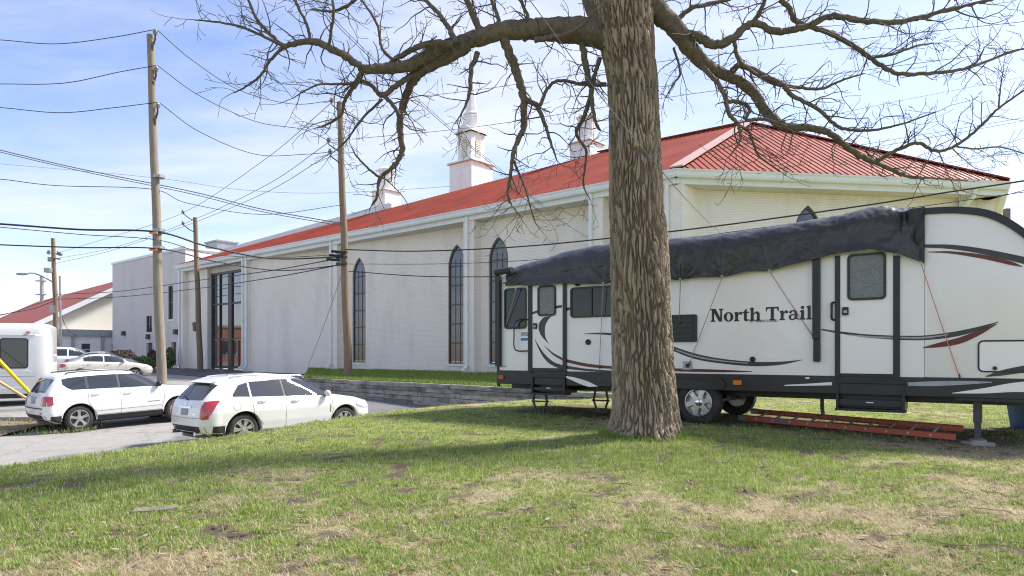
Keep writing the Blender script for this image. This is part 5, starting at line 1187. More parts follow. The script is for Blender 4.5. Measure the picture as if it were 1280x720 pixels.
# ------------------------------------------------------------------ cars: bodies lofted over height levels
class Car:
    def __init__(s, name, label, loc, heading, rear, front, width, axles, R, paint, cat='car', group=None, rxr=.42, ryr=.30, rxf=.75, ryf=.42, bow=.05, sill=.30, clad=None, archR=None):
        s.root = thing(name, label, cat, loc, heading, group)
        s.rear, s.front, s.width = rear, front, width; s.axles, s.R, s.paint = axles, R, paint
        s.rxr, s.ryr, s.rxf, s.ryf, s.bow = rxr, ryr, rxf, ryf, bow
        s.L = max(p[0] for p in front); s.archR = archR or R+.065; s.sill = sill
        s.x0 = s.L/2       # local origin at car middle
        zs = set()
        for pl in (rear, front):
            for (xa, za), (xb, zb) in zip(pl[:-1], pl[1:]):
                n = max(1, int(math.hypot(xb-xa, zb-za)/.05))
                for k in range(n+1): zs.add(round(za+(zb-za)*k/n, 5))
        z = sorted(zs); out = [z[0]]
        for v in z[1:]:
            if v-out[-1] > .004: out.append(v)
        s.zs = out; s.zmax = out[-1]
        s.fr = np.concatenate([np.linspace(0, 1, 78)])
        s.shell()
    def prof(s, z):
        rx_, rz_ = zip(*s.rear); fx, fz = zip(*s.front); wz, ww = zip(*s.width)
        return float(np.interp(z, rz_, rx_)), float(np.interp(z, fz, fx)), float(np.interp(z, wz, ww))
    def outline(s, z, nf=9, nc=9):
        xr, xf, w = s.prof(z); ln = max(xf-xr, .02)
        ryr, ryf = min(s.ryr, w*.85), min(s.ryf, w*.85); rxr, rxf = min(s.rxr, ln*.30), min(s.rxf, ln*.34)
        pts = []
        for k in range(nf): y = (w-ryr)*k/nf; pts.append((xr+s.bow*(y/max(w, .01))**2, y))
        b0 = s.bow*((w-ryr)/max(w, .01))**2
        for k in range(nc): a = math.pi/2*k/nc; pts.append((xr+b0+(rxr-b0)*(1-math.cos(a)**.9), w-ryr+ryr*math.sin(a)**.9))
        xa, xb = xr+rxr, xf-rxf
        for f in s.fr: pts.append((xa+(xb-xa)*f, w-.02*(2*f-1)**2*min(1, w)))
        w2 = w-.02*min(1, w)
        for k in range(1, nc+1): a = math.pi/2*(1-k/nc); pts.append((xf-s.bow-(rxf-s.bow)*(1-math.cos(a)**.9) , (w2-ryf)+ryf*math.sin(a)**.9))
        for k in range(1, nf+1): y = (w2-ryf)*(1-k/nf); pts.append((xf-s.bow*(y/max(w, .01))**2, y))
        return pts
    def side_y(s, x, z): o = s.outline(z); xs_, ys_ = zip(*o); i = np.argsort(xs_); return float(np.interp(x, np.array(xs_)[i], np.array(ys_)[i]))
    def rear_x(s, y, z): o = s.outline(z)[:18]; return float(np.interp(abs(y), [p[1] for p in o], [p[0] for p in o]))
    def arch(s, x):
        z = 0
        for a in s.axles:
            t = s.archR**2-(x-a)**2
            if t > 0: z = max(z, s.R+math.sqrt(t))
        return z
    def shell(s):
        rows = []
        for z in s.zs:
            o = s.outline(z); row = []
            for x, y in o:
                zz = z
                if y > .55: zz = max(z, s.arch(x))
                row.append((x-s.x0, y, zz))
            rows.append(row+[(x, -y, z_) for x, y, z_ in row[::-1]][1:-1])
        n = len(rows[0]); mb = MB(); mb.v = [v for r in rows for v in r]
        for i in range(len(rows)-1):
            for k in range(n):
                a, b_ = i*n+k, i*n+(k+1) % n; f = (a, b_, b_+n, a+n)
                P4 = [Vector(mb.v[j]) for j in f]
                if (P4[2]-P4[0]).cross(P4[3]-P4[1]).length > 1e-7: mb.f.append(f)
        mb.f.append(tuple((len(rows)-1)*n+k for k in range(n)))
        s.body = mb.build('body', s.paint, s.root, smooth=38)
        xr, xf, w = s.prof(.5)
        MB().box(xr+.25-s.x0, -w+.30, .20, xf-.3-s.x0, w-.30, .75).build('underbody', 'letter_black', s.root)
        for a in s.axles:
            for sg in (-1, 1):
                pr = [(a+(s.archR+.0)*math.cos(t), s.R+(s.archR)*math.sin(t)) for t in [math.pi*k/16 for k in range(17)]]
                pi = [(a+(s.archR+.03)*math.cos(t), s.R+(s.archR+.03)*math.sin(t)) for t in [math.pi*k/16 for k in range(17)]]
                MB().strip(pr, pi, sg*(w-.34), sg*(w-.045), lambda x, z, y: (x-s.x0, y, z)).build('wheel_well', 'car_seam', s.root)
    def side(s, name, cols, m, e=.004, sides=(-1, 1), nz_=7, parent=None, th=.012, nx_=5):
        """panel on the flank: columns (x, zbot, ztop), lying on the body skin"""
        out = []
        for sg in sides:
            X = []; 
            for (a, b_) in zip(cols[:-1], cols[1:]):
                for k in range(nx_): t = k/nx_; X.append(tuple(a[i]*(1-t)+b_[i]*t for i in range(3)))
            X.append(cols[-1]); P = []
            for x, zb, zt in X:
                P.append([(x-s.x0, sg*(s.side_y(x, zb+(zt-zb)*k/nz_)+e), zb+(zt-zb)*k/nz_) for k in range(nz_+1)])
            Q = [[(p[0], p[1]-sg*th, p[2]) for p in r] for r in P]
            mb = MB().grid(P); mb.grid(Q)
            n = nz_+1; M = len(P); B0 = M*n
            for i in range(M-1): mb.f += [(i*n, (i+1)*n, B0+(i+1)*n, B0+i*n), (i*n+n-1, B0+i*n+n-1, B0+(i+1)*n+n-1, (i+1)*n+n-1)]
            for k in range(n-1): mb.f += [(k, B0+k, B0+k+1, k+1), ((M-1)*n+k, (M-1)*n+k+1, B0+(M-1)*n+k+1, B0+(M-1)*n+k)]
            out.append(mb.build(name, m, parent or s.root, smooth=50))
        return out
    def back(s, name, cols, m, e=.004, nz_=6, ny_=5, parent=None, th=.012, front=False):
        """panel on the tail: columns (y, zbot, ztop)"""
        X = []
        for (a, b_) in zip(cols[:-1], cols[1:]):
            for k in range(ny_): t = k/ny_; X.append(tuple(a[i]*(1-t)+b_[i]*t for i in range(3)))
        X.append(cols[-1]); P = []
        for y, zb, zt in X: P.append([(s.rear_x(y, zb+(zt-zb)*k/nz_)-e-s.x0, y, zb+(zt-zb)*k/nz_) for k in range(nz_+1)])
        Q = [[(p[0]+th, p[1], p[2]) for p in r] for r in P]
        mb = MB().grid(P); mb.grid(Q); n = nz_+1; M = len(P); B0 = M*n
        for i in range(M-1): mb.f += [(i*n, (i+1)*n, B0+(i+1)*n, B0+i*n), (i*n+n-1, B0+i*n+n-1, B0+(i+1)*n+n-1, (i+1)*n+n-1)]
        for k in range(n-1): mb.f += [(k, B0+k, B0+k+1, k+1), ((M-1)*n+k, (M-1)*n+k+1, B0+(M-1)*n+k+1, B0+(M-1)*n+k)]
        return mb.build(name, m, parent or s.root, smooth=50)
    def seam(s, pts, name='panel_gap', sides=(-1, 1), r=.0035, m='car_seam'):
        for sg in sides:
            P = []
            for (xa, za), (xb, zb) in zip(pts[:-1], pts[1:]):
                for k in range(6): t = k/6; x, z = xa+(xb-xa)*t, za+(zb-za)*t; P.append((x-s.x0, sg*(s.side_y(x, z)+.0005), z))
            x, z = pts[-1]; P.append((x-s.x0, sg*(s.side_y(x, z)+.0005), z))
            MB().tube(P, r, 5).build(name, m, s.root)
    def windscreen(s, zb, zt, inset=.07):
        P = []
        for k in range(9):
            z = zb+(zt-zb)*k/8; o = s.outline(z); xr, xf, w = s.prof(z); row = []
            for j in range(13):
                y = (w-inset)*(2*j/12-1); half = o[-18:]; x = float(np.interp(abs(y), [p[1] for p in half[::-1]], [p[0] for p in half[::-1]]))
                row.append((x+.006-s.x0, y, z+.003))
            P.append(row)
        MB().grid(P).build('windscreen', 'car_glass', s.root, smooth=60)
    def wheels(s, spokes=5, style='alloy', wide=.11, double=False):
        xr, xf, w = s.prof(.45)
        for a in s.axles:
            for sg in (-1, 1):
                y0 = sg*(w-.02-wide); R0 = s.R
                f = lambda x, y, z, a=a, y0=y0, sg=sg: (a-s.x0+x, y0+sg*z, R0+y)
                k_ = R0/.36
                t = MB().lathe([(.235*k_, wide*.85), (.27*k_, wide), (.32*k_, wide*.98), (.348*k_, wide*.8), (.358*k_, wide*.45), (.36*k_, 0), (.358*k_, -wide*.45), (.348*k_, -wide*.8), (.30*k_, -wide), (.235*k_, -wide*.9)], 36, f, cap=False).build('wheel', 'tyre', s.root, smooth=50)
                MB().lathe([(.238*k_, wide*.86), (.245*k_, wide*.96), (.232*k_, wide*.98), (.218*k_, wide*.6), (.21*k_, wide*.1), (.03*k_, wide*.05)], 32, f, cap=False).build('rim', style, t, smooth=40)
                MB().lathe([(.20*k_, wide*.10), (.20*k_, wide*.18), (.05*k_, wide*.20)], 20, f).build('brake_disc', 'steel_dark', t)
                for j in range(spokes):
                    for off in ((-.13, .13) if double else (0,)):
                        an = j*2*math.pi/spokes+.35+off; c, sn = math.cos(an), math.sin(an); hw2 = (.022 if double else .038)*k_
                        pr = [(.03*k_, -hw2*1.2), (.13*k_, -hw2*.75), (.226*k_, -hw2*1.2), (.226*k_, hw2*1.2), (.13*k_, hw2*.75), (.03*k_, hw2*1.2)]
                        mb = MB().prism(pr, wide*.35, wide*.85, lambda p, q_, d, c=c, sn=sn: f(p*c-q_*sn, p*sn+q_*c, d))
                        mb.build('spoke', style, t, bevel=.005)
                MB().lathe([(.055*k_, wide*.3), (.055*k_, wide*.9), (.03*k_, wide*.95)], 14, f).build('hub_cap', style, t, smooth=40)
    def mirror(s, x, z, m):
        for sg in (-1, 1):
            y = s.side_y(x, z); mm = MB().lathe([(.02, -.10), (.075, -.085), (.095, -.02), (.09, .05), (.04, .10)], 12, lambda a, b_, c, sg=sg: (x-s.x0+a*.75+.02, sg*(y+.10+c*.9), z+.07+b_*.9)).build('mirror', m, s.root, smooth=50)
            MB().box(x-s.x0-.03, min(sg*(y-.01), sg*(y+.05)), z, x-s.x0+.05, max(sg*(y-.01), sg*(y+.05)), z+.04).build('stalk', 'car_black', mm)
    def handle(s, x, z, m):
        for sg in (-1, 1):
            y = s.side_y(x, z); P = [(x-.11-s.x0, sg*(y-.002), z), (x-.08-s.x0, sg*(y+.03), z), (x+.06-s.x0, sg*(y+.03), z+.004), (x+.10-s.x0, sg*(y-.002), z+.004)]
            MB().tube(P, .014, 8).build('door_handle', m, s.root, smooth=50)
    def rails(s, x0, x1, y, z0, m):
        for sg in (-1, 1):
            pts = catmull([Vector((x0-s.x0, sg*y, z0-.05)), Vector((x0+.12-s.x0, sg*y, z0)), Vector(((x0+x1)/2-s.x0, sg*(y+.01), z0+.028)), Vector((x1-.15-s.x0, sg*y, z0-.005)), Vector((x1-s.x0, sg*y, z0-.06))], 6)
            MB().tube(pts, .014, 8).build('roof_rail', m, s.root, smooth=50)

def place(ax_pt, heading, car_axle_x, L, halfw):
    """centre of a car whose near rear wheel touches ground at ax_pt"""
    h = math.radians(heading); f = Vector((math.cos(h), math.sin(h), 0)); l = Vector((-f.y, f.x, 0))
    c = Vector((ax_pt[0], ax_pt[1], 0))+f*(L/2-car_axle_x)+l*halfw
    c.z = float(road_z(c.x, c.y)); return c, h
def pitch_to_road(car):
    o = car.root; h = o.rotation_euler.z; f = Vector((math.cos(h), math.sin(h))); r, a = car.axles
    A = Vector(o.location.xy)+f*(r-car.x0); B = Vector(o.location.xy)+f*(a-car.x0)
    za, zb = float(road_z(A.x, A.y)), float(road_z(B.x, B.y)); o.rotation_euler = (0, -math.atan2(zb-za, a-r), h)
    o.location.z = za+(zb-za)*(car.x0-r)/(a-r)+.006
# ---- pearl crossover, nearest
c, h = place((-6.17, 15.8), 50, .98, 4.83, .95)
srx = Car('parked_crossover', 'pearl white crossover with tall red tail lamps nearest the lawn', c, h,
    rear=[(.30, .24), (.06, .36), (.0, .50), (.0, .70), (.03, .92), (.08, 1.05), (.36, 1.40), (.46, 1.50), (.60, 1.575), (1.0, 1.63), (1.8, 1.67)],
    front=[(4.60, .22), (4.77, .34), (4.83, .55), (4.81, .74), (4.72, .87), (4.35, .98), (3.85, 1.06), (3.58, 1.10), (3.12, 1.37), (2.80, 1.53), (2.52, 1.61), (1.82, 1.67)],
    width=[(.22, .80), (.34, .90), (.55, .935), (.80, .95), (.95, .94), (1.05, .905), (1.12, .865), (1.50, .67), (1.57, .60), (1.62, .47), (1.655, .25), (1.67, .08)],
    axles=(.98, 3.79), R=.375, paint='car_pearl', group='cars parked on the drive')
srx.side('side_window', [(2.08, 1.11, 1.50), (2.55, 1.10, 1.505), (2.80, 1.095, 1.45), (3.16, 1.085, 1.245), (3.33, 1.08, 1.115)], 'car_glass', e=.014, th=.03, nx_=10)
srx.side('side_window', [(1.20, 1.135, 1.475), (1.6, 1.125, 1.50), (2.02, 1.11, 1.505)], 'car_glass')
srx.side('quarter_window', [(.74, 1.155, 1.19), (.92, 1.15, 1.40), (1.15, 1.138, 1.468)], 'car_glass')
srx.side('window_trim', [(.70, 1.135, 1.153), (1.5, 1.105, 1.123), (2.6, 1.08, 1.097), (3.42, 1.06, 1.077)], 'chrome', nz_=2, e=.006)
srx.side('window_trim', [(.74, 1.20, 1.22), (.92, 1.405, 1.43), (1.2, 1.48, 1.50), (2.0, 1.508, 1.528), (2.55, 1.508, 1.528), (2.80, 1.452, 1.472), (3.16, 1.248, 1.266), (3.33, 1.118, 1.134)], 'chrome', nz_=2, e=.016, th=.03)
srx.side('pillar', [(2.02, 1.11, 1.505), (2.08, 1.11, 1.505)], 'car_black', e=.005)
srx.back('rear_window', [(-.62, 1.10, 1.42), (-.5, 1.085, 1.45), (0, 1.08, 1.46), (.5, 1.085, 1.45), (.62, 1.10, 1.42)], 'car_glass')
MB().prism([(.33, 1.478), (.37, 1.462), (.75, 1.56), (.75, 1.583)], -.50, .50, lambda x, z, y: (x-srx.x0, y, z)).build('spoiler', 'car_pearl', srx.root, bevel=.01)
for sg in (-1, 1):
    srx.back('tail_lamp', sorted([(sg*.72, .70, .98), (sg*.79, .66, 1.05), (sg*.88, .68, 1.065)]), 'tail_red', e=.02, th=.05)
    srx.side('tail_lamp', [(.085, .68, 1.055), (.20, .80, 1.075), (.30, .97, 1.085), (.40, 1.07, 1.09)], 'tail_red', e=.014, sides=(sg,))
srx.back('bumper_lower', [(-.80, .26, .50), (0, .26, .50), (.80, .26, .50)], 'car_black', e=.006)
srx.side('lower_cladding', [(.24, .27, .50), (.35, .25, .50), (.52, .24, .50)], 'car_black', e=.006)
srx.side('sill_cladding', [(1.45, .22, .34), (2.4, .22, .34), (3.34, .22, .34)], 'car_black', e=.006)
srx.back('trim_bar', [(-.30, .905, .945), (0, .905, .945), (.30, .905, .945)], 'chrome', e=.022, nz_=2)
pl = srx.back('number_plate', [(-.16, .74, .885), (0, .74, .885), (.16, .74, .885)], 'plate_grey', e=.014)
srx.back('badge', [(-.05, .97, 1.0), (0, .955, 1.035), (.05, .97, 1.0)], 'chrome', e=.016, ny_=2)
srx.back('badge_lettering', [(-.50, .755, .78), (-.42, .755, .78)], 'chrome', e=.012, nz_=1, ny_=1)
for sg in (-1, 1):
    srx.back('reflector', sorted([(sg*.50, .43, .475), (sg*.62, .43, .475)]), 'tail_red', e=.012, nz_=2, ny_=2)
    MB().tube([(.0-srx.x0-.02, sg*.56, .335), (.25-srx.x0, sg*.56, .335)], .045, 12).build('exhaust_tip', 'chrome', srx.root, smooth=40)
MB().bar((.02-srx.x0+.05, -.02, 1.09), (.16-srx.x0, .32, 1.16), .02, .025).build('wiper', 'car_black', srx.root)
for pts in ([(2.05, .36), (2.05, 1.10)], [(3.34, .42), (3.40, .70), (3.36, 1.08)], [(1.34, .52), (1.22, .75), (1.16, 1.13)], [(1.36, .36), (2.05, .36), (3.34, .36)]): srx.seam(pts)
srx.seam([(.03, .51), (.5, .51)], r=.003)
for y in (-.73, .73): pass
srx.back('panel_gap', [(-.70, .685, .692), (0, .675, .682), (.70, .685, .692)], 'car_seam', e=.002, nz_=1)
srx.side('fender_vent', [(3.305, .66, .84), (3.335, .64, .88)], 'chrome', e=.005, nz_=3)
srx.seam([(.80+.09*math.cos(t), .93+.09*math.sin(t)) for t in [2*math.pi*k/12 for k in range(13)]], name='fuel_flap', sides=(-1,), r=.003)
srx.handle(2.30, .985, 'chrome'); srx.handle(1.42, 1.01, 'chrome'); srx.mirror(3.18, 1.06, 'car_pearl'); srx.rails(.78, 2.75, .58, 1.60, 'chrome')
srx.windscreen(1.13, 1.58); srx.wheels(7, double=True)
for sg in (-1, 1): srx.side('headlamp', [(4.15, .78, .98), (4.35, .70, .95), (4.6, .68, .86)], 'lamp_clear', e=.008, sides=(sg,))
MB().bar((1.05-srx.x0, 0, 1.63), (.80-srx.x0, 0, 1.78), .012, .012).build('aerial', 'car_black', srx.root)
pitch_to_road(srx)
# ---- white boxier suv
c, h = place((-11.75, 18.6), 50, .86, 4.45, .89)
jp = Car('parked_suv', 'white sport utility car with dark roof rails behind the crossover', c, h,
    rear=[(.28, .26), (.06, .38), (.0, .50), (.0, .72), (.04, .93), (.10, 1.06), (.28, 1.38), (.36, 1.50), (.48, 1.56), (.9, 1.61), (1.7, 1.645)],
    front=[(4.28, .26), (4.41, .38), (4.45, .58), (4.44, .82), (4.36, .95), (3.95, 1.04), (3.40, 1.09), (3.22, 1.115), (2.80, 1.38), (2.50, 1.535), (2.25, 1.60), (1.75, 1.645)],
    width=[(.26, .82), (.38, .87), (.55, .895), (.85, .90), (1.0, .885), (1.08, .86), (1.14, .83), (1.50, .675), (1.56, .61), (1.60, .50), (1.63, .28), (1.645, .08)],
    axles=(.86, 3.49), R=.35, paint='car_white', ryr=.24, rxr=.30, rxf=.6, bow=.04, group='cars parked on the drive')
jp.side('side_window', [(1.93, 1.125, 1.50), (2.42, 1.12, 1.495), (2.62, 1.115, 1.42), (2.92, 1.11, 1.25), (3.08, 1.11, 1.135)], 'car_glass', e=.014, th=.03, nx_=10)
jp.side('side_window', [(1.12, 1.135, 1.49), (1.5, 1.13, 1.505), (1.86, 1.125, 1.505)], 'car_glass')
jp.side('quarter_window', [(.50, 1.30, 1.43), (.60, 1.20, 1.455), (.72, 1.14, 1.47), (1.05, 1.138, 1.488)], 'car_glass')
jp.side('pillar', [(1.86, 1.12, 1.505), (1.93, 1.12, 1.503)], 'car_black', e=.005)
jp.side('pillar', [(1.05, 1.135, 1.49), (1.12, 1.135, 1.492)], 'car_black', e=.005)
jp.back('rear_window', [(-.60, 1.10, 1.42), (-.5, 1.085, 1.45), (0, 1.08, 1.46), (.5, 1.085, 1.45), (.60, 1.10, 1.42)], 'car_glass')
for sg in (-1, 1):
    jp.back('tail_lamp', sorted([(sg*.62, .75, .99), (sg*.72, .74, 1.0), (sg*.82, .74, 1.0)]), 'tail_red', e=.014, th=.04)
    jp.side('tail_lamp', [(.11, .74, 1.0), (.16, .74, 1.0), (.24, .78, .99)], 'tail_red', e=.010, sides=(sg,))
    jp.back('reflector', sorted([(sg*.56, .53, .575), (sg*.68, .53, .575)]), 'tail_red', e=.012, nz_=2, ny_=2)
jp.back('bumper_lower', [(-.78, .30, .50), (0, .30, .50), (.78, .30, .50)], 'car_black', e=.006)
jp.side('lower_cladding', [(.18, .30, .46), (.28, .28, .46), (.43, .27, .46)], 'car_black', e=.006)
jp.side('sill_cladding', [(1.30, .26, .40), (2.2, .26, .40), (3.06, .26, .40)], 'car_black', e=.006)
jp.back('number_plate', [(-.16, .79, .93), (0, .79, .93), (.16, .79, .93)], 'plate_grey', e=.014)
jp.back('trim_bar', [(-.26, .955, .975), (.26, .955, .975)], 'chrome', e=.016, nz_=1)
jp.back('badge_lettering', [(.32, .97, 1.01), (.46, .97, 1.01)], 'chrome', e=.012, nz_=1, ny_=2)
jp.back('bumper_top', [(-.72, .66, .69), (0, .66, .69), (.72, .66, .69)], 'car_black', e=.012, nz_=2)
for pts in ([(1.90, .42), (1.90, 1.12)], [(3.02, .46), (3.10, .75), (3.06, 1.11)], [(1.22, .55), (1.09, .75), (1.08, 1.13)], [(1.26, .42), (1.9, .42), (3.02, .42)], [(1.3, .52), (2.2, .53), (3.0, .54)]): jp.seam(pts)
MB().bar((.03-jp.x0+.06, -.02, 1.09), (.14-jp.x0, .28, 1.14), .02, .025).build('wiper', 'car_black', jp.root)
jp.handle(2.10, .97, 'car_white'); jp.handle(1.28, 1.0, 'car_white'); jp.mirror(2.92, 1.10, 'car_black'); jp.rails(.62, 2.35, .60, 1.60, 'car_black')
jp.windscreen(1.14, 1.57); jp.wheels(5)
for sg in (-1, 1): jp.side('headlamp', [(4.10, .74, .92), (4.3, .72, .90)], 'lamp_clear', e=.008, sides=(sg,))
jp.side('name_lettering', [(2.62, .66, .675), (2.95, .66, .675)], 'car_seam', e=.003, nz_=1, th=.002)
pitch_to_road(jp)
# ---- sedans farther back
def sedan(name, label, loc, heading, paint, group):
    s = Car(name, label, loc, heading,
        rear=[(.25, .24), (.05, .36), (.0, .55), (.02, .82), (.07, .95), (.45, 1.02), (.66, 1.05), (1.02, 1.27), (1.28, 1.38), (1.55, 1.43), (2.1, 1.465)],
        front=[(4.40, .22), (4.50, .36), (4.54, .55), (4.48, .70), (4.25, .82), (3.85, .91), (3.48, .97), (3.36, .99), (2.85, 1.26), (2.62, 1.36), (2.42, 1.42), (2.1, 1.465)],
        width=[(.22, .78), (.36, .85), (.55, .875), (.80, .88), (.92, .865), (1.0, .83), (1.06, .79), (1.33, .64), (1.39, .57), (1.43, .42), (1.455, .22), (1.465, .08)],
        axles=(.95, 3.55), R=.315, paint=paint, group=group, rxr=.5, ryr=.35)
    s.side('side_window', [(2.10, 1.02, 1.34), (2.50, 1.01, 1.325), (2.70, 1.005, 1.25), (3.06, 1.0, 1.06)], 'car_glass', e=.014, th=.03, nx_=10)
    s.side('side_window', [(1.12, 1.06, 1.24), (1.40, 1.05, 1.33), (2.03, 1.025, 1.345)], 'car_glass')
    s.back('rear_window', [(-.56, 1.07, 1.30), (0, 1.06, 1.36), (.56, 1.07, 1.30)], 'car_glass', nz_=10)
    for sg in (-1, 1):
        s.back('tail_lamp', sorted([(sg*.55, .74, .90), (sg*.70, .72, .93), (sg*.80, .74, .93)]), 'tail_red', e=.012)
        s.side('tail_lamp', [(.16, .74, .92), (.30, .80, .92)], 'tail_red', e=.01, sides=(sg,))
        s.side('headlamp', [(3.98, .70, .84), (4.30, .62, .76)], 'lamp_clear', e=.008, sides=(sg,))
    for pts in ([(2.06, .35), (2.06, 1.02)], [(3.08, .38), (3.12, 1.0)], [(1.30, .50), (1.12, .72), (1.10, 1.05)]): s.seam(pts)
    s.handle(2.28, .90, paint); s.handle(1.40, .92, paint); s.mirror(3.0, .99, paint); s.windscreen(1.02, 1.39); s.wheels(6); return s
g_far = 'cars parked in front of the annexe'
hd = math.radians(38); L_ = 4.54; rp = at(72, 465, 36.5)
c = Vector((rp.x+math.cos(hd)*L_/2, rp.y+math.sin(hd)*L_/2, 0)); c.z = float(road_z(c.x, c.y))
sd = sedan('parked_sedan', 'beige four-door sedan between the bus and the annexe', c, hd, 'car_beige', g_far); pitch_to_road(sd)
c = at(131, 460, 47.0); c.z = float(road_z(c.x, c.y))
s2 = sedan('parked_sedan', 'grey sedan mostly hidden behind the beige sedan roof', c, math.radians(25), 'car_silver', g_far); pitch_to_road(s2)
for sg in (-1, 1): s2.side('turn_lamp', [(4.05, .72, .84), (4.3, .68, .78)], 'amber', e=.014, sides=(sg,))
# ---- white minivan beyond
c = at(84, 450, 46.5); c.z = float(road_z(c.x, c.y)); c.z += -.02
mv = Car('parked_minivan', 'white minivan with dark roof behind the beige sedan', c, math.radians(28),
    rear=[(.25, .26), (.05, .38), (.0, .55), (.02, .90), (.08, 1.12), (.25, 1.55), (.36, 1.68), (.60, 1.75), (1.4, 1.79), (2.2, 1.80)],
    front=[(4.95, .24), (5.08, .38), (5.12, .58), (5.06, .80), (4.9, .94), (4.5, 1.05), (4.15, 1.14), (3.55, 1.48), (3.10, 1.68), (2.8, 1.755), (2.25, 1.80)],
    width=[(.24, .86), (.40, .95), (.65, .99), (.95, .99), (1.08, .96), (1.16, .93), (1.62, .80), (1.70, .74), (1.76, .58), (1.79, .30), (1.80, .1)],
    axles=(1.0, 4.05), R=.345, paint='car_white', group=g_far, ryr=.25, rxr=.3)
mv.side('side_window', [(2.75, 1.16, 1.61), (3.1, 1.155, 1.59), (3.35, 1.15, 1.48), (3.85, 1.14, 1.20)], 'car_glass'); mv.side('side_window', [(1.55, 1.17, 1.62), (2.65, 1.16, 1.615)], 'car_glass'); mv.side('side_window', [(.42, 1.22, 1.54), (.55, 1.18, 1.60), (1.45, 1.17, 1.62)], 'car_glass')
mv.windscreen(1.17, 1.72); mv.wheels(6); mv.mirror(3.7, 1.14, 'car_black'); mv.rails(.8, 3.0, .70, 1.76, 'car_black'); pitch_to_road(mv)
for pts in ([(2.70, .4), (2.70, 1.16)], [(1.5, .45), (1.5, 1.16)]): mv.seam(pts)
# ---- shuttle bus at the left edge
e = Vector((.90, .436, 0)); pr_ = at(66, 470, 25.2); BL = 6.8
c = Vector((pr_.x, pr_.y, 0))-e*BL/2; c.z = float(road_z(c.x, c.y))+.03; hb = math.atan2(e.y, e.x)
bus = thing('shuttle_bus', 'white shuttle bus with large tinted side windows at left edge', 'bus', c, hb)
def bsec(x):
    t = min(1, max(0, (BL/2-x)/.35)); k = math.sqrt(max(0, 1-(1-t)**2)); w = 1.10*(.90+.10*k); hgt = 2.92-.10*(1-k)
    o = [(-w*.96, .42), (-w, .55), (-w, 1.35), (-w*.985, 2.05), (-w*.965, 2.46), (-w*.93, 2.50), (-w*.925, 2.52), (-w*.925, 2.66), (-w*.86, 2.80), (-w*.70, hgt-.03), (0, hgt)]
    return o+[(-y, z) for y, z in o[::-1]][1:]
rows = []
for x in list(np.linspace(-BL/2, BL/2-.4, 14))+[BL/2-.35*(1-math.sin(a))+.0 for a in np.linspace(0, math.pi/2, 9)]:
    rows.append([(x, y, z) for y, z in bsec(x)])
mb = MB().grid(rows); n = len(rows[0]); mb.f += [tuple(range(n))[::-1], tuple((len(rows)-1)*n+k for k in range(n))]
mb.f += [(i*n, i*n+n-1, (i+1)*n+n-1, (i+1)*n) for i in range(len(rows)-1)]
mb.build('body', 'car_white', bus, smooth=35)
for k, (x0, x1) in enumerate(((2.02, 2.84), (1.02, 1.84), (.02, .84), (-.98, -.16), (-1.98, -1.16))):
    y0 = -1.092
    f = lambda x, z, d: (x, y0-d+.10*(z-1.35)*.17, z)
    o1, o2 = rrect(x0, 1.30, x1, 2.36, .10), rrect(x0+.04, 1.34, x1-.04, 2.32, .07); nn = len(o1)
    mb = MB(); vs = [f(*p, d) for d in (-.02, .022) for Q_ in (o1, o2) for p in Q_]; fs = []
    for i in range(nn):
        j = (i+1) % nn; fs += [(2*nn+i, 2*nn+j, 3*nn+j, 3*nn+i), (i, j, 2*nn+j, 2*nn+i), (nn+i, 3*nn+i, 3*nn+j, nn+j)]
    w_ = mb.add(vs, fs).build('window', 'car_black', bus); MB().prism(o2, -.02, .016, f).build('pane', 'car_glass', w_)
for z in (.60, 1.18): MB().box(-BL/2+.1, -1.118, z, BL/2-.5, -1.095, z+.035).build('rub_rail', 'car_white', bus)
for k, x in enumerate((1.3, -2.3)):
    for sg in (-1, 1):
        f = lambda a, b_, z, x=x, sg=sg: (x+a, sg*(.95+z), .39+b_)
        t = MB().lathe([(.22, .13), (.30, .15), (.37, .13), (.39, .06), (.39, -.06), (.37, -.12), (.22, -.12)], 28, f, cap=False).build('wheel', 'tyre', bus, smooth=50); MB().lathe([(.22, .10), (.22, .135), (.12, .08), (.06, .12)], 20, f).build('rim', 'alloy', t, smooth=40)
for z0, z1 in ((2.47, 2.485), (1.02, 1.03)): MB().box(-BL/2+.05, -1.104, z0, BL/2-.36, -1.06, z1).build('panel_seam', 'car_seam', bus)
MB().box(BL/2-.62, -1.112, 2.56-.0, BL/2-.52, -1.0, 2.60).build('marker_lamp', 'tail_red', bus)
MB().box(1.05, -1.108, .68, 1.5, -1.07, 1.0).build('fuel_door', 'car_silver', bus, bevel=.01)
MB().box(-BL/2+.2, -.9, .25, BL/2-.3, .9, .418).build('underbody', 'letter_black', bus)
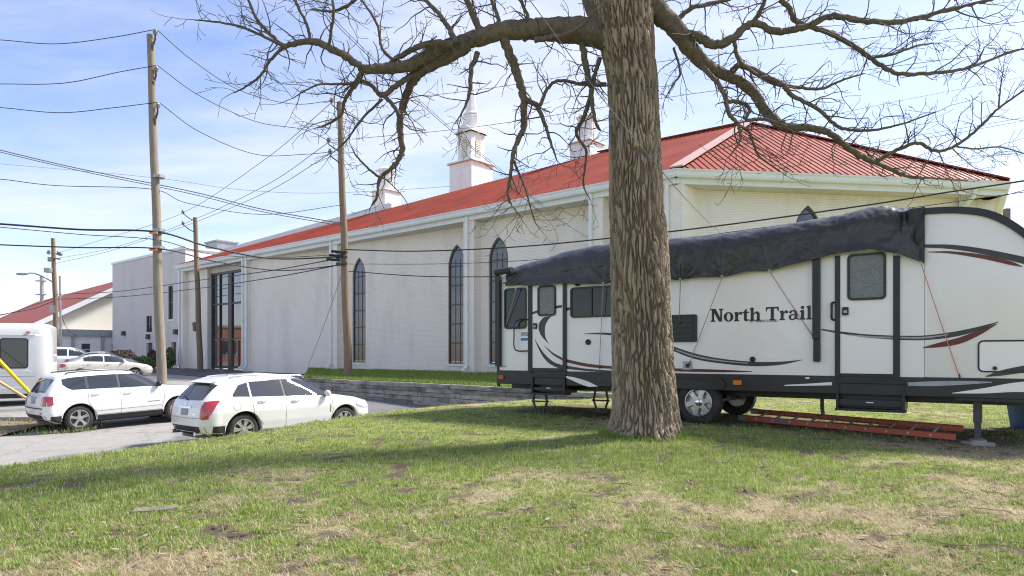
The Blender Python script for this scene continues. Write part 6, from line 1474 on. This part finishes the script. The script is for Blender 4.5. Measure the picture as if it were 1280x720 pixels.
# ------------------------------------------------------------------ utility poles
def pole(x0, y0, x1, y1, Y, zb, r0, r1, m_, label, name='utility_pole'):
    b_ = at(x0, HOR-(zb-CZ)*F/Y, Y); t_ = at(x1, y1, Y)
    p = thing(name, label, 'utility pole', b_, group='wooden utility poles')
    mb = MB(); pts = []; rs = []
    for k in range(13):
        t = k/12; q_ = b_.lerp(t_, t); pts.append(q_+Vector((.015*math.sin(k*1.3), .015*math.cos(k*.9), -.3 if k == 0 else 0))); rs.append(r0+(r1-r0)*t)
    mb.tube(pts, rs, 16); mb.build('shaft', m_, p, smooth=50, world=True); return p, b_, t_
def insulator(p, c, up=(0, 0, 1), s=1.0):
    u = Vector(up).normalized(); r_ = u.to_track_quat('Z', 'Y').to_matrix()
    f = lambda x, y, z: tuple(Vector(c)+r_@Vector((x*s, y*s, z*s)))
    return MB().lathe([(.04, 0), (.10, .02), (.10, .05), (.05, .07), (.11, .09), (.11, .12), (.05, .14), (.08, .17), (.06, .22), (.03, .24)], 12, f).build('insulator', 'porcelain', p, smooth=40, world=True)
Z1 = float(road_z(-12.5, 24.6))
P1, b1, t1 = pole(203, 0, 188, 44, 24.6, Z1, .17, .12, 'pole_grey', 'tall grey wooden pole rising behind the parked cars')
for (x, y) in ((194, 37), (195, 83), (197, 129)):
    a_ = at(x-3.5, y+24, 24.6); c_ = at(x, y+6, 24.5)
    br = MB().tube([a_, a_.lerp(c_, .6)+Vector((.05, 0, .05)), c_], .03, 6).build('bracket', 'steel_dark', P1, world=True); insulator(P1, c_, (.12, 0, 1), .8)
    MB().tube([a_+Vector((.02, -.05, -.12)), a_+Vector((.05, -.08, .12))], .05, 8).build('clamp', 'steel_dark', P1, world=True)
for y in (288, 310, 221): p_ = at(199.5, y, 24.6); MB().lathe([(.20, -.05), (.20, .05)], 14, lambda a, b_, z, p_=p_: (p_.x-.02+a, p_.y+b_, p_.z+z)).build('band', 'galv', P1, world=True)
for y in (291, 312): p_ = at(195, y, 24.35); MB().box(p_.x-.22, p_.y-.03, p_.z-.04, p_.x+.05, p_.y+.03, p_.z+.04).build('cable_tag', 'bright_orange', P1, world=True)
P2, b2, t2 = pole(435.5, 0, 424.5, 128, 30.5, .22, .185, .125, 'pole_brown', 'brown wooden pole on the church lawn above the timber wall')
for (x, y) in ((415, 128), (411, 178), (413, 192)):
    a_ = at(425, y+12, 30.4); c_ = at(x, y, 30.3); MB().tube([a_, c_+Vector((0, 0, -.1)), c_], .028, 6).build('bracket', 'steel_dark', P2, world=True); insulator(P2, c_, (-.1, 0, 1), .9)
for y in (316, 322, 330): p_ = at(431, y, 30.4); MB().box(p_.x-.35, p_.y-.2, p_.z-.05, p_.x+.15, p_.y-.1, p_.z+.05).build('cable_clamp', 'steel_dark', P2, world=True)
for k in range(3): p_ = at(423-k*3, 314+k*5, 30.2); MB().tube([p_+Vector((-.3, 0, 0)), p_+Vector((.3, 0, -.05))], .06, 8).build('splice_case', 'cable_black', P2, world=True)
Z3 = float(road_z(-25, 53))
P3, b3, t3 = pole(250.5, 0, 244, 272, 50.5, Z3, .21, .15, 'pole_brown', 'dark brown wooden pole in front of the church entry')
for y in (272, 286):
    a_ = at(243, y+4, 50.4); c_ = at(229, y-5, 50.3); MB().tube(catmull([a_, at(237, y+1, 50.3), c_], 4), .035, 6).build('bracket', 'steel_dark', P3, world=True); insulator(P3, c_, (0, 0, 1), 1.2)
Z4 = float(road_z(-41, 62))
P4, b4, t4 = pole(72, 0, 66.5, 298, 62, Z4, .24, .17, 'pole_brown', 'brown wooden pole with street lamp arm beyond the bus')
a_ = at(67, 353, 62); MB().tube(catmull([a_, at(54, 346, 61.5), at(42, 341.5, 61), at(33, 342, 60.6)], 5), .06, 8).build('lamp_arm', 'galv', P4, world=True, smooth=50)
c_ = at(28, 342.5, 60.5); MB().lathe([(.02, -.55), (.16, -.42), (.20, -.1), (.16, .3), (.09, .5)], 10, lambda x, y, z: (c_.x+z, c_.y+x, c_.z+y*.6)).build('lamp_head', 'galv', P4, world=True, smooth=40)
c2_ = at(61, 338, 61.5); MB().box(c2_.x-.3, c2_.y-.25, c2_.z-.2, c2_.x+.25, c2_.y+.2, c2_.z+.22).build('floodlight', 'galv', P4, world=True, bevel=.06)
MB().tube([at(75, 345, 61.7), at(76.5, 440, 61.7)], .09, 8).build('conduit', 'galv', P4, world=True); c_ = at(66.5, 386, 61.7); MB().box(c_.x-.2, c_.y-.2, c_.z-.35, c_.x+.2, c_.y, c_.z+.35).build('meter_box', 'galv', P4, world=True)
for x, y in ((61, 318), (73, 319), (76, 320), (62, 327)): insulator(P4, at(x, y, 61.8), (0, 0, 1), 1.6)
MB().bar(at(60, 322, 61.9), at(76, 324, 61.9), .1, .12).build('crossarm', 'pole_brown', P4, world=True)
# steel transmission pole far away
sp = thing('steel_mast', 'thin far steel mast with short arms behind the street lamp', 'mast', at(52.5, 440, 110))
MB().tube([at(52.5, 440, 110), at(52.5, 345, 110)], .28, 8).build('shaft', 'galv', sp, world=True)
for y in (351, 368): MB().bar(at(45, y, 110), at(58, y+.5, 110), .2, .2).build('arm', 'galv', sp, world=True)
# ------------------------------------------------------------------ overhead cables
def cable(label, pts, r=.014, m_='cable_black', group=None):
    P_ = catmull([at(*p) for p in pts], 10)
    o = MB().tube(P_, r, 5).build('overhead_cable', m_, smooth=80, recalc=False); tag(o, label, 'cable', group)
cable('topmost black line from left edge to grey pole', [(-60, 48, 23.2), (0, 50, 23.5), (70, 55, 23.9), (140, 47, 24.2), (194, 37, 24.5)])
cable('second black line from left edge to grey pole', [(-60, 104, 23.2), (0, 105, 23.5), (80, 104, 23.9), (150, 90, 24.2), (195, 82, 24.5)])
cable('third black line from left edge to grey pole', [(-60, 132, 23.2), (0, 134.5, 23.5), (75, 141, 23.9), (140, 135, 24.2), (197, 128, 24.5)])
cable('top sagging line between the grey and brown poles', [(196, 37, 24.5), (240, 75, 26.0), (300, 113, 27.8), (365, 130, 29.5), (415, 126, 30.3)])
cable('middle sagging line between the grey and brown poles', [(197, 82, 24.5), (250, 120, 26.2), (320, 152, 28.2), (380, 162, 29.7), (411, 176, 30.3)])
cable('lowest sagging line between the grey and brown poles', [(200, 129, 24.5), (250, 165, 26.2), (320, 193, 28.2), (380, 193, 29.7), (413, 190, 30.3)])
cable('upper of two thick slanting cables crossing behind the grey pole', [(-60, 172, 26), (0, 187.5, 26.5), (100, 211, 27.3), (242, 240, 28.6), (330, 262, 29.4), (431, 280, 30.4)], .022, 'cable_grey')
cable('lower of two thick slanting cables crossing behind the grey pole', [(-60, 175, 26.1), (0, 190, 26.6), (100, 213.5, 27.4), (242, 243, 28.7), (330, 265, 29.5), (431, 283, 30.5)], .018, 'cable_grey')
cable('dark cable meeting the grey pole below the slanting pair', [(-60, 222, 23), (0, 224, 23.4), (70, 232, 23.9), (190, 236.5, 24.5), (235, 254, 25.5), (330, 268, 28), (429, 256, 30.4)], .013)
cable('very thin high line crossing behind the grey pole', [(-60, 200, 80), (60, 210, 78), (200, 223, 75), (300, 237, 72), (420, 241, 70), (640, 226, 64), (900, 190, 60)], .02, 'cable_grey')
cable('thick black cable at orange tags from left edge to brown pole', [(-60, 277, 23), (0, 280, 23.4), (100, 287, 23.9), (197, 290, 24.4), (260, 308, 26), (340, 323, 28.5), (428, 321, 30.3)], .034)
cable('black cable just under the thick tagged cable', [(-60, 279, 23.1), (0, 284, 23.5), (100, 293, 24), (197, 300, 24.5), (260, 317, 26.2), (340, 322, 28.6), (428, 318, 30.35)], .014)
cable('black cable at lower orange tag from left edge to brown pole', [(-60, 303, 23), (0, 306, 23.4), (100, 309.5, 23.9), (200, 311, 24.4), (270, 327, 26.3), (350, 338, 28.7), (430, 331, 30.3)], .024)
cable('black cable from brown lawn pole down left past the entry', [(428, 322, 30.4), (340, 338, 37), (244, 351, 50.2), (150, 364, 57), (72, 368, 62)], .026)
cable('lower black cable from brown lawn pole past the entry', [(430, 330, 30.4), (340, 347, 37), (244, 361, 50.2), (150, 371, 57), (72, 374, 62)], .026)
cable('black cable sagging left from the street lamp pole', [(70, 375, 62), (45, 385, 62), (20, 390, 61), (-40, 400, 60)], .03)
cable('black cable rising left from the street lamp pole', [(70, 372, 62), (40, 382, 62), (10, 392, 61), (-60, 410, 60)], .022)
cable('thick black cable crossing the church front to the right edge', [(432, 312, 30.3), (520, 314, 29), (640, 309, 27), (760, 298, 25), (900, 282, 23), (1080, 257, 20.8), (1180, 241, 19.8), (1280, 226, 19), (1360, 212, 18.4)], .026)
cable('middle black cable crossing the church front above the tarpaulin', [(436, 330, 30.3), (540, 330, 28.8), (650, 326, 27), (760, 314, 25), (900, 292, 23), (1080, 268, 20.8), (1280, 240, 19), (1360, 229, 18.4)], .012)
cable('lowest black cable from brown pole dropping behind the trailer rear', [(436, 339, 30.3), (520, 345, 28.8), (600, 346, 27), (680, 343, 25.6), (800, 332, 23.8)], .02)
cable('twisted pair service cable from top centre down to church eave', [(330, -75, 12), (395, 2, 14), (450, 60, 16), (560, 160, 20), (640, 226, 23), (700, 275, 25.5), (735, 296, 27)], .010, 'cable_grey')
cable('second strand of the service cable down to church eave', [(333, -75, 12), (399, 2, 14), (454, 60, 16), (563.5, 160, 20), (643, 226, 23), (702, 275, 25.5), (735, 299, 27)], .008, 'cable_grey')
cable('grey cable crossing in front of the oak trunk', [(610, -65, 7.5), (662, 0, 8.2), (749, 118, 8.9), (822, 208, 9.25), (870, 262, 13), (905, 296, 18)], .006, 'cable_grey')
for i, (y0, y1, Yd) in enumerate(((78, 27, 40), (124, 62, 42))):
    cable(['highest thin line over the right sky', 'second thin line over the right sky'][i], [(440, y0+50, 44), (600, y0+34, 43), (820, y0, Yd), (1050, (y0+y1)/2-1, Yd-3), (1280, y1, Yd-6), (1350, y1-9, Yd-7)], .018, 'cable_grey')
cable('pale thin line above the right roof hip', [(1000, 152, 60), (1130, 125, 60), (1265, 99, 60), (1350, 82, 60)], .018, 'cable_grey')
cable('upper of two close thin lines right of the roof', [(1060, 184, 50), (1150, 169, 50), (1280, 147, 50), (1350, 134, 50)], .02, 'cable_grey')
cable('lower of two close thin lines right of the roof', [(1080, 186, 50), (1170, 171, 50), (1280, 151, 50), (1350, 139, 50)], .02, 'cable_grey')
cable('lowest thin line right of the roof corner', [(1170, 206, 50), (1220, 198, 50), (1280, 190, 50), (1350, 181, 50)], .02, 'cable_grey')
cable('thin black line behind the trailer roof at right edge', [(1190, 236, 26), (1240, 246, 25), (1280, 238, 24), (1340, 226, 23)], .012)
for i, (x, y) in enumerate(((415, 128), (411, 178), (413, 192))):
    e_ = ((229, 266), (229, 280), (230, 283))[i]
    cable(['steep thin line from brown pole top to entry pole', 'steep thin line below the top one to entry pole', 'lowest steep thin line to entry pole'][i], [(x, y, 30.3), (330, (y*.52+e_[1]*.48)+6, 38), (e_[0], e_[1], 50.3), (140, e_[1]+30, 56), (66, 318+6*i, 61.8)], .016, 'cable_grey')
cable('thin guy wire from brown lawn pole to the lawn', [(433, 325, 30.5), (410, 393, 31.5), (385, 459, 32.8)], .012, 'cable_grey')
cable('dark drop wire from street lamp pole to the low wing', [(77, 395, 61.7), (85, 412, 66), (98, 421, 71)], .02)
# guy wires with plastic guards at the left edge
for lab, m_, p0, p1, Yd in (('yellow plastic guy wire guard leaning at the left edge', 'yellow_guard', (62, 517), (-8, 443), 21.4), ('tan guy wire guard lying lower at the left edge', 'tan_guard', (58, 513), (-14, 469), 21.9)):
    A, B = at(*p0, Yd), at(*p1, Yd-1.2); g_ = thing('guy_wire', lab, 'guy wire', A)
    MB().tube([A, B], .055 if m_ == 'yellow_guard' else .045, 10).build('guard', m_, g_, world=True, smooth=50)
    MB().tube([B, B+(B-A)*3], .012, 5).build('wire', 'cable_grey', g_, world=True)
# ------------------------------------------------------------------ shrubs by the annexe
def shrub(name, label, c, rx_, ry_, rz_, m_, n, sz, seed):
    r = random.Random(seed); s = thing(name, label, 'shrub', c)
    mb = MB()
    for _ in range(n):
        v = Vector((r.gauss(0, 1), r.gauss(0, 1), r.gauss(0, 1))).normalized()*r.uniform(.55, 1)**.5
        lump = 1+.22*mnoise.noise(v*2.3+Vector((seed, 0, 0)))
        p = Vector((v.x*rx_*lump, v.y*ry_*lump, rz_+v.z*rz_*lump)); 
        if p.z < .02: continue
        a = Vector((r.gauss(0, 1), r.gauss(0, 1), r.gauss(0, 1))).normalized(); b_ = a.orthogonal().normalized(); l = sz*r.uniform(.6, 1.3)
        mb.add([p-a*l, p+b_*l*.45, p+a*l, p-b_*l*.45], [(0, 1, 2, 3)])
    f = mb.build('foliage', m_, s, recalc=False); f['kind'] = 'stuff'
    st = MB()
    for _ in range(7): a = r.uniform(0, 6.28); st.tube([(0, 0, 0), (rx_*.35*math.cos(a), ry_*.35*math.sin(a), rz_*.8), (rx_*.6*math.cos(a), ry_*.6*math.sin(a), rz_*1.4)], [.03, .02, .008], 5)
    st.build('stem', 'twig', s, recalc=False)
def on_road(px, Y): p = at(px, 450, Y); p.z = float(road_z(p.x, p.y)); return p
shrub('round_shrub', 'rounded clipped green shrub in front of the annexe', on_road(178, 48), .82, .8, .55, 'leaf_green', 2600, .075, 3)
shrub('hedge_shrub', 'reddish leafless hedge shrub left of the round green one', on_road(157, 58), .85, .8, .75, 'leaf_red', 2200, .08, 4)
shrub('hedge_shrub', 'low reddish hedge shrub beside the beige sedan hood', on_road(146, 59), .9, .8, .72, 'leaf_red', 2000, .08, 8)
shrub('upright_shrub', 'dark green upright shrub beside the church corner downspout', on_road(212, 54.5), .42, .42, .85, 'leaf_green', 1800, .07, 5)
shrub('upright_shrub', 'thin reddish shrub against the annexe door', on_road(190.5, 55), .38, .38, .78, 'leaf_red', 1400, .07, 6)
# ------------------------------------------------------------------ oak
TY = 9.95; TB = Vector((1.91, TY, gz(1.91, TY)-.02))
oak = thing('oak_tree', 'large bare oak with deeply furrowed trunk in the foreground lawn', 'tree', TB)
tr = random.Random(21)
axis = [(806, 562, 50), (806, 550, 46.5), (806, 530, 42.5), (806, 500, 39.5), (803.5, 450, 37.2), (801.5, 400, 36), (798.5, 300, 34.8), (795, 240, 33.2), (791.5, 120, 31), (786, 70, 32.5), (780, 30, 36), (777, 0, 37), (772, -60, 34), (765, -130, 30)]
AX = [at(x, y, TY) for x, y, r in axis]; AR_ = [r*TY/F for x, y, r in axis]
A_ = catmull(AX, 8); RR = [v.x for v in catmull([Vector((r, 0, 0)) for r in AR_], 8)]
zs = np.array([p.z for p in A_]); NT, NZ = 420, 640
rows = []; crease = []
for i in range(NZ+1):
    z = zs[0]+(zs[-1]-zs[0])*i/NZ
    cx = float(np.interp(z, zs, [p.x for p in A_])); cy = float(np.interp(z, zs, [p.y for p in A_])); r = float(np.interp(z, zs, RR)); row = []
    hgt = z-TB.z
    for k in range(NT):
        a = 2*math.pi*k/NT; c, s = math.cos(a), math.sin(a)
        flare = 1+.07*math.exp(-hgt/.16)+.065*math.exp(-hgt/.22)*math.sin(5*a+1.0)+.02*math.exp(-hgt/.12)*math.sin(11*a)+.05*math.exp(-hgt/.5)*math.sin(3*a+.4)+.018*math.sin(2*a+z)
        px, py, pz = c*r, s*r, z
        w1 = mnoise.noise((px*3.0, py*3.0, pz*1.1)); w2 = mnoise.noise((px*3.0+9, py*3.0, pz*1.1+5))
        wx, wy = px+.035*w1, py+.035*w2
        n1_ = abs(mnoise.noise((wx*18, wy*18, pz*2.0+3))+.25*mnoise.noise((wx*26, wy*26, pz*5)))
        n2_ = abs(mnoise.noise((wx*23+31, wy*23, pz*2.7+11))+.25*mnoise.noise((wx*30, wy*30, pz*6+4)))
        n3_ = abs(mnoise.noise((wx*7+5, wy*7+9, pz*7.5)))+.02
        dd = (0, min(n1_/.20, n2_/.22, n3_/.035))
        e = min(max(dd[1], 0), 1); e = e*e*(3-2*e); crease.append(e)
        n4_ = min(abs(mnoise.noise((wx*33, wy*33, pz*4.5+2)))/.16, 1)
        ridge = e*(.040+.015*n4_)+mnoise.noise((px*34, py*34, pz*8))*.008+mnoise.noise((px*60, py*60, pz*28))*.004+mnoise.noise((px*9, py*9, pz*2.2))*.012
        rr = r*flare+ridge-.046
        row.append((cx+c*rr, cy+s*rr, z))
    rows.append(row)
V = np.array(rows).reshape(-1, 3)-np.array(TB); ii = (np.arange(NZ)[:, None]*NT+np.arange(NT)[None, :]); jj = (np.arange(NZ)[:, None]*NT+(np.arange(NT)+1)[None, :] % NT)
Q = np.stack([ii, jj, jj+NT, ii+NT], -1).reshape(-1, 4)
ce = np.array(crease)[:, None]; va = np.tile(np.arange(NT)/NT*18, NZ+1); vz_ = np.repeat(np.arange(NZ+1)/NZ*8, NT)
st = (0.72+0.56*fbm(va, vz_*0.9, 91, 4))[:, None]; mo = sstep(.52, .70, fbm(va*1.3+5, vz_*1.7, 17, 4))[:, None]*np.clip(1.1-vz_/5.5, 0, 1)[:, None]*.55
tc_ = (np.array([[.46, .40, .35]])*(1-ce)+np.array([[1.0, .98, .95]])*ce)*st; tc_ = tc_*(1-mo)+tc_*np.array([[.86, .95, .68]])*mo  # furrows browner than ridges, with crack shade also painted into the darker tint
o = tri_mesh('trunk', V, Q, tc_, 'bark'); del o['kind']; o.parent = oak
o.data.polygons.foreach_set('use_smooth', np.ones(len(Q), bool))

LIMBS = [  # photo points (x, y, radius in px) and a depth drift
 ([(772, 52, 17), (745, 42, 17), (718, 38, 16), (690, 37, 14), (667, 37, 12.5), (628, 39, 11), (593, 49, 10), (550, 62, 9), (511, 82, 7.5), (470, 86, 6), (453, 85, 5), (431, 70, 4.6), (399, 54, 4), (377, 53, 3.6), (355, 58, 3)], -.10),
 ([(355, 58, 2.6), (340, 45, 2.3), (322, 25, 2), (310, -2, 1.6), (300, -30, 1)], .2),
 ([(355, 58, 2.2), (330, 46, 1.8), (300, 33, 1.5), (265, 27, 1.1), (243, 25, .7)], -.2),
 ([(355, 58, 2.2), (338, 75, 1.9), (325, 95, 1.6), (305, 110, 1.2), (292, 116, .7)], .1),
 ([(585, 56, 8), (560, 72, 7), (529, 88, 6.2), (514, 105, 5.2), (502, 137, 4.5), (500, 162, 4), (503, 188, 3.4), (493, 206, 3), (475, 224, 2.2), (471, 245, 1.4), (462, 262, .7)], .25),
 ([(521, 90, 4), (500, 104, 3.6), (478, 119, 3.2), (466, 108, 2.6), (453, 101, 2.3), (435, 105, 1.8), (402, 105, 1.3), (384, 112, 1), (366, 123, .6)], -.25),
 ([(453, 88, 3), (442, 108, 2.6), (431, 126, 2.3), (426, 144, 2), (410, 155, 1.4), (396, 160, .8)], .2),
 ([(478, 119, 2.5), (490, 130, 2.5), (500, 145, 2.6)], .0),
 ([(478, 124, 1.8), (453, 148, 1.5), (435, 173, 1.1), (420, 188, .7)], .3),
 ([(475, 222, 1.7), (462, 212, 1.5), (447, 197, 1.2), (440, 185, .7)], -.2),
 ([(388, 50, 2), (384, 32, 1.9), (375, 14, 1.6), (364, -8, 1.2)], .3),
 ([(411, 58, 2), (417, 18, 1.8), (415, -6, 1.5)], -.3),
 ([(388, 12, 1.1), (415, 14, 1.6), (434, 8, 1.8), (448, -4, 2)], .1),
 ([(495, 78, 2.2), (478, 61, 1.9), (471, 29, 1.6), (449, -4, 1.2)], .3),
 ([(487, 79, 2), (495, 73, 3), (514, 63, 3.6), (540, 54, 4), (566, 56, 4.5)], -.3),
 ([(570, 54, 4), (560, 34, 3.2), (550, 19, 2.8), (529, -3, 2.2)], .35),
 ([(603, 44, 4.6), (593, 23, 4), (582, -3, 3.4)], -.35),
 ([(626, 38, 3.2), (622, 20, 2.6), (613, -4, 2)], .25),
 ([(655, 52, 2.4), (660, 40, 2.4), (659, 20, 2.2), (648, -4, 1.8)], -.4),
 ([(628, 44, 6), (636, 65, 5.6), (644, 86, 5.4), (654, 120, 4.8), (655, 155, 4), (650, 171, 3.2), (642, 190, 2.8), (638, 218, 2.2), (636, 249, 1.6), (650, 270, .8)], .15),
 ([(655, 124, 3.6), (664, 128, 3.2), (672, 133, 3), (681, 155, 2.4), (690, 183, 1.6), (696, 200, .8)], -.25),
 ([(675, 132, 2.4), (683, 113, 2.2), (698, 101, 2), (729, 105, 2.2), (757, 106, 2.4)], .1),
 ([(597, 66, 3.6), (589, 89, 3), (587, 117, 2.2), (578, 140, 1.2), (570, 152, .7)], -.3),
 ([(640, 196, 1.6), (655, 232, 1.3), (664, 262, .9), (670, 280, .5)], .2),
 ([(727, 52, 4.2), (731, 75, 4), (735, 95, 3.6), (739, 117, 3.2), (729, 148, 2.6), (720, 167, 2.2), (733, 190, 1.8), (729, 229, 1.2), (738, 250, .6)], .15),
 ([(739, 117, 2.6), (743, 148, 2.2), (748, 160, 1.8), (751, 163, 1)], -.3),
 ([(750, 72, 3), (744, 92, 2.6), (741, 108, 2.4)], .1),
 ([(668, 50, 4), (690, 46, 3), (708, 42, 2.6), (730, 30, 2.2), (742, 12, 1.6)], -.3),
 ([(762, 40, 20), (752, 10, 20), (740, -30, 20), (722, -90, 17), (700, -160, 12)], .1),
 # right side
 ([(806, 0, 16), (822, 14, 13), (843, 35, 11.5), (867, 66, 9.5), (886, 84, 7.6), (911, 95, 6.6), (932, 107, 6.4), (946, 122, 6.2), (954, 136, 6), (968, 150, 5.8), (983, 159, 5.2), (1014, 160, 4.4), (1038, 167, 4), (1065, 189, 3.6), (1092, 202, 3.1), (1123, 216, 2.2), (1143, 222, 1.7), (1170, 223, 1.3), (1209, 226, .9)], .10),
 ([(1094, 202, 2.7), (1123, 187, 2.4), (1147, 179, 2.2), (1170, 189, 2.1), (1193, 183, 1.9), (1220, 163, 1.7), (1248, 136, 1.4), (1280, 113, 1.1), (1300, 104, .7)], -.15),
 ([(851, 42, 6.5), (872, 46, 6), (894, 56, 5.6), (917, 47, 5), (940, 29, 4.4), (972, 39, 4.2), (1007, 33, 3.9), (1038, 21, 3.6), (1073, 25, 3.5), (1123, 28, 3.1), (1170, 16, 2.6), (1228, 2, 2.1), (1275, -12, 1.4)], -.12),
 ([(848, 24, 3.2), (858, 14, 3), (870, 8, 2.8), (902, 2, 2.4), (930, -8, 2)], .2),
 ([(917, 49, 2.6), (923, 74, 2.4), (937, 87, 2.3), (964, 103, 2.2), (995, 109, 2.1), (1026, 111, 1.8), (1053, 100, 1.4), (1080, 92, .8)], .2),
 ([(911, 95, 4), (918, 86, 3.8), (925, 82, 3.6), (952, 93, 3.4), (979, 107, 3.1), (990, 119, 2.8), (1022, 136, 2.4), (1049, 159, 2.1), (1084, 163, 1.7), (1123, 156, 1.3), (1170, 140, .8)], -.2),
 ([(975, 0, 3.2), (987, 10, 3.2), (995, 27, 3.2), (1030, 39, 3.2), (1057, 52, 3.1), (1084, 70, 3), (1108, 86, 2.7), (1127, 93, 2.5), (1170, 91, 2.2), (1209, 85, 1.9), (1259, 67, 1.4), (1290, 58, .8)], .15),
 ([(1209, 85, 1.6), (1222, 76, 1.3), (1230, 60, .7)], .3),
 ([(867, 68, 3.6), (884, 90, 3.2), (898, 105, 3), (907, 122, 2.9), (909, 136, 2.7), (915, 148, 2.5), (923, 156, 2.2), (925, 175, 1.6), (913, 194, .8)], -.2),
 ([(909, 127, 2.6), (925, 128, 2.5), (937, 136, 2.4), (933, 150, 2.2), (956, 149, 2.2), (983, 159, 2.4)], -.05),
 ([(923, 156, 1.9), (937, 167, 1.7), (948, 194, 1.3), (975, 214, .8)], .2),
 ([(1084, 72, 2.2), (1115, 68, 1.8), (1143, 58, 1.4), (1166, 54, .8)], .35),
 ([(940, 29, 3), (950, 14, 2.6), (958, -4, 2.2)], -.3),
 ([(1094, 203, 2), (1080, 186, .9)], .2),
 ([(1193, 183, 1.2), (1220, 186, 1.1), (1250, 184, 1), (1280, 192, .7)], .3),
 ([(1248, 136, 1.1), (1250, 112, .8), (1252, 96, .4)], -.3),
 ([(842, 60, 1.6), (850, 90, 1.4), (842, 105, 1.2), (832, 122, .8)], -.4),
]
def rot_dir(d, ang, az):
    p = d.orthogonal().normalized(); p.rotate(Matrix.Rotation(az, 3, d)); return (d*math.cos(ang)+p*math.sin(ang)).normalized()
class Twigs:
    def __init__(s): s.mb = MB(); s.n = 0
    def grow(s, p, d, ln, r, depth):
        n = max(3, int(ln/.085)); pts = [p.copy()]; dirs = [d]; cur = d.copy(); kink = .42 if depth else .34
        bias = Vector((tr.gauss(0, .04), tr.gauss(0, .04), tr.gauss(0, .05)))
        for i in range(n):
            cur = (cur+Vector((tr.gauss(0, kink), tr.gauss(0, kink*.8), tr.gauss(0, kink)))*.55+bias).normalized(); pts.append(pts[-1]+cur*(ln/n)); dirs.append(cur.copy())
        rs = [max(r*(1-.66*i/n), .0035) for i in range(n+1)]
        s.mb.tube(pts, rs, 5 if r > .012 else (4 if r > .007 else 3), cap=False); s.n += 1
        if depth <= 0: return
        step = 1 if depth == 1 else 2
        for i in range(1, n+1, step):
            if tr.random() < (.80 if depth > 1 else .62):
                t = i/n; l2 = ln*tr.uniform(.30, .62)*(1.05-.55*t)
                if l2 < .05: continue
                s.grow(pts[i], rot_dir(dirs[i], math.radians(tr.uniform(35, 72)), tr.uniform(0, 6.28)), l2, rs[i]*.66, depth-1)
placed = []
def depth_near(x, y):
    best = None
    for px, py, Yd in placed:
        d = (px-x)**2+(py-y)**2
        if best is None or d < best[0]: best = (d, Yd)
    return best[1] if best and best[0] < 900 else TY
def limb(P3, R3, dens=1.0, nm='limb', twigs=True, tw=1.0):
    A = catmull(P3, 8); R_ = [v.x for v in catmull([Vector((r, 0, 0)) for r in R3], 8)]
    for i in range(2, len(A)-1): A[i] += Vector((tr.gauss(0, 1), tr.gauss(0, 1), tr.gauss(0, 1)))*min(R_[i]*.16, .006)
    big = max(R_) > .05; nn = 22 if big else (9 if max(R_) > .025 else 7)
    mb = MB().tube(A, [max(r, .004) for r in R_], nn)
    if big:
        W_ = []
        for v in mb.v:
            v = Vector(v); W_.append(v+Vector((mnoise.noise(v*22), mnoise.noise(v*22+Vector((7, 1, 3))), mnoise.noise(v*22+Vector((2, 9, 5)))))*.016)
        mb.v = [tuple(v) for v in W_]
    lo = mb.build(nm, 'limb_bark' if max(R_) > .03 else 'twig', oak, smooth=60, world=True, recalc=False)
    if twigs:
        T = Twigs(); acc = 0
        for i in range(2, len(A)):
            seg = (A[i]-A[i-1]); acc += seg.length*dens*tr.uniform(.6, 1.4)
            if R_[i] > .085 and tr.random() < .7: continue
            if acc > .088:
                acc = 0; d = rot_dir(seg.normalized(), math.radians(tr.uniform(35, 80)), tr.uniform(0, 6.28))
                ln = tr.uniform(.22, .72)*(1.15 if R_[i] < .03 else .85)*tw
                T.grow(A[i].copy(), d, ln, min(max(R_[i]*.42, .0055), .012), 2 if tr.random() < .72 else 1)
        if len(A) > 2: T.grow(A[-1].copy(), (A[-1]-A[-2]).normalized(), .45*tw, .006, 2)
        T.mb.build('twigs', 'twig', lo, world=True, recalc=False, smooth=None, kind='stuff')
    return A
for pts, drift in LIMBS:
    Y0 = depth_near(pts[0][0], pts[0][1]) if placed else TY; P3 = []; run = 0; prev = None
    wob = tr.uniform(0, 6.28)
    for (x, y, r) in pts:
        if prev: run += math.hypot(x-prev[0], y-prev[1])*TY/F
        prev = (x, y); Yd = Y0+drift*run+.10*math.sin(run*2.2+wob)*min(run, 1); P3.append((at(x, y, Yd), r*Yd/F)); placed.append((x, y, Yd))
    limb([p for p, r in P3], [r for p, r in P3])
# crown above the picture, seen only by its shadow and from other places
topp = A_[-1]; base_r = RR[-1]
for k in range(8):
    a = k*2.4+.3; el = tr.uniform(.35, 1.1); p = topp-Vector((0, 0, tr.uniform(0, 1.2))); d = Vector((math.cos(a)*math.cos(el), math.sin(a)*math.cos(el), math.sin(el))); P3 = [p]; cur = d
    L_ = tr.uniform(3.0, 5.0)
    for i in range(6): cur = (cur+Vector((tr.gauss(0, .22), tr.gauss(0, .22), tr.gauss(.03, .18)))).normalized(); P3.append(P3[-1]+cur*L_/6)
    R3 = [.16*(1-i/6.5)+.01 for i in range(7)]; A = limb(P3, R3, .22, tw=1.3)
    for i in range(10, len(A), 9):
        d2 = rot_dir((A[i]-A[i-1]).normalized(), tr.uniform(.6, 1.1), tr.uniform(0, 6.28)); q_ = [A[i]]; cur = d2
        for j in range(4): cur = (cur+Vector((tr.gauss(0, .25), tr.gauss(0, .25), tr.gauss(.02, .2)))).normalized(); q_.append(q_[-1]+cur*.42)
        limb(q_, [.04, .03, .022, .014, .008], .3, tw=1.1)
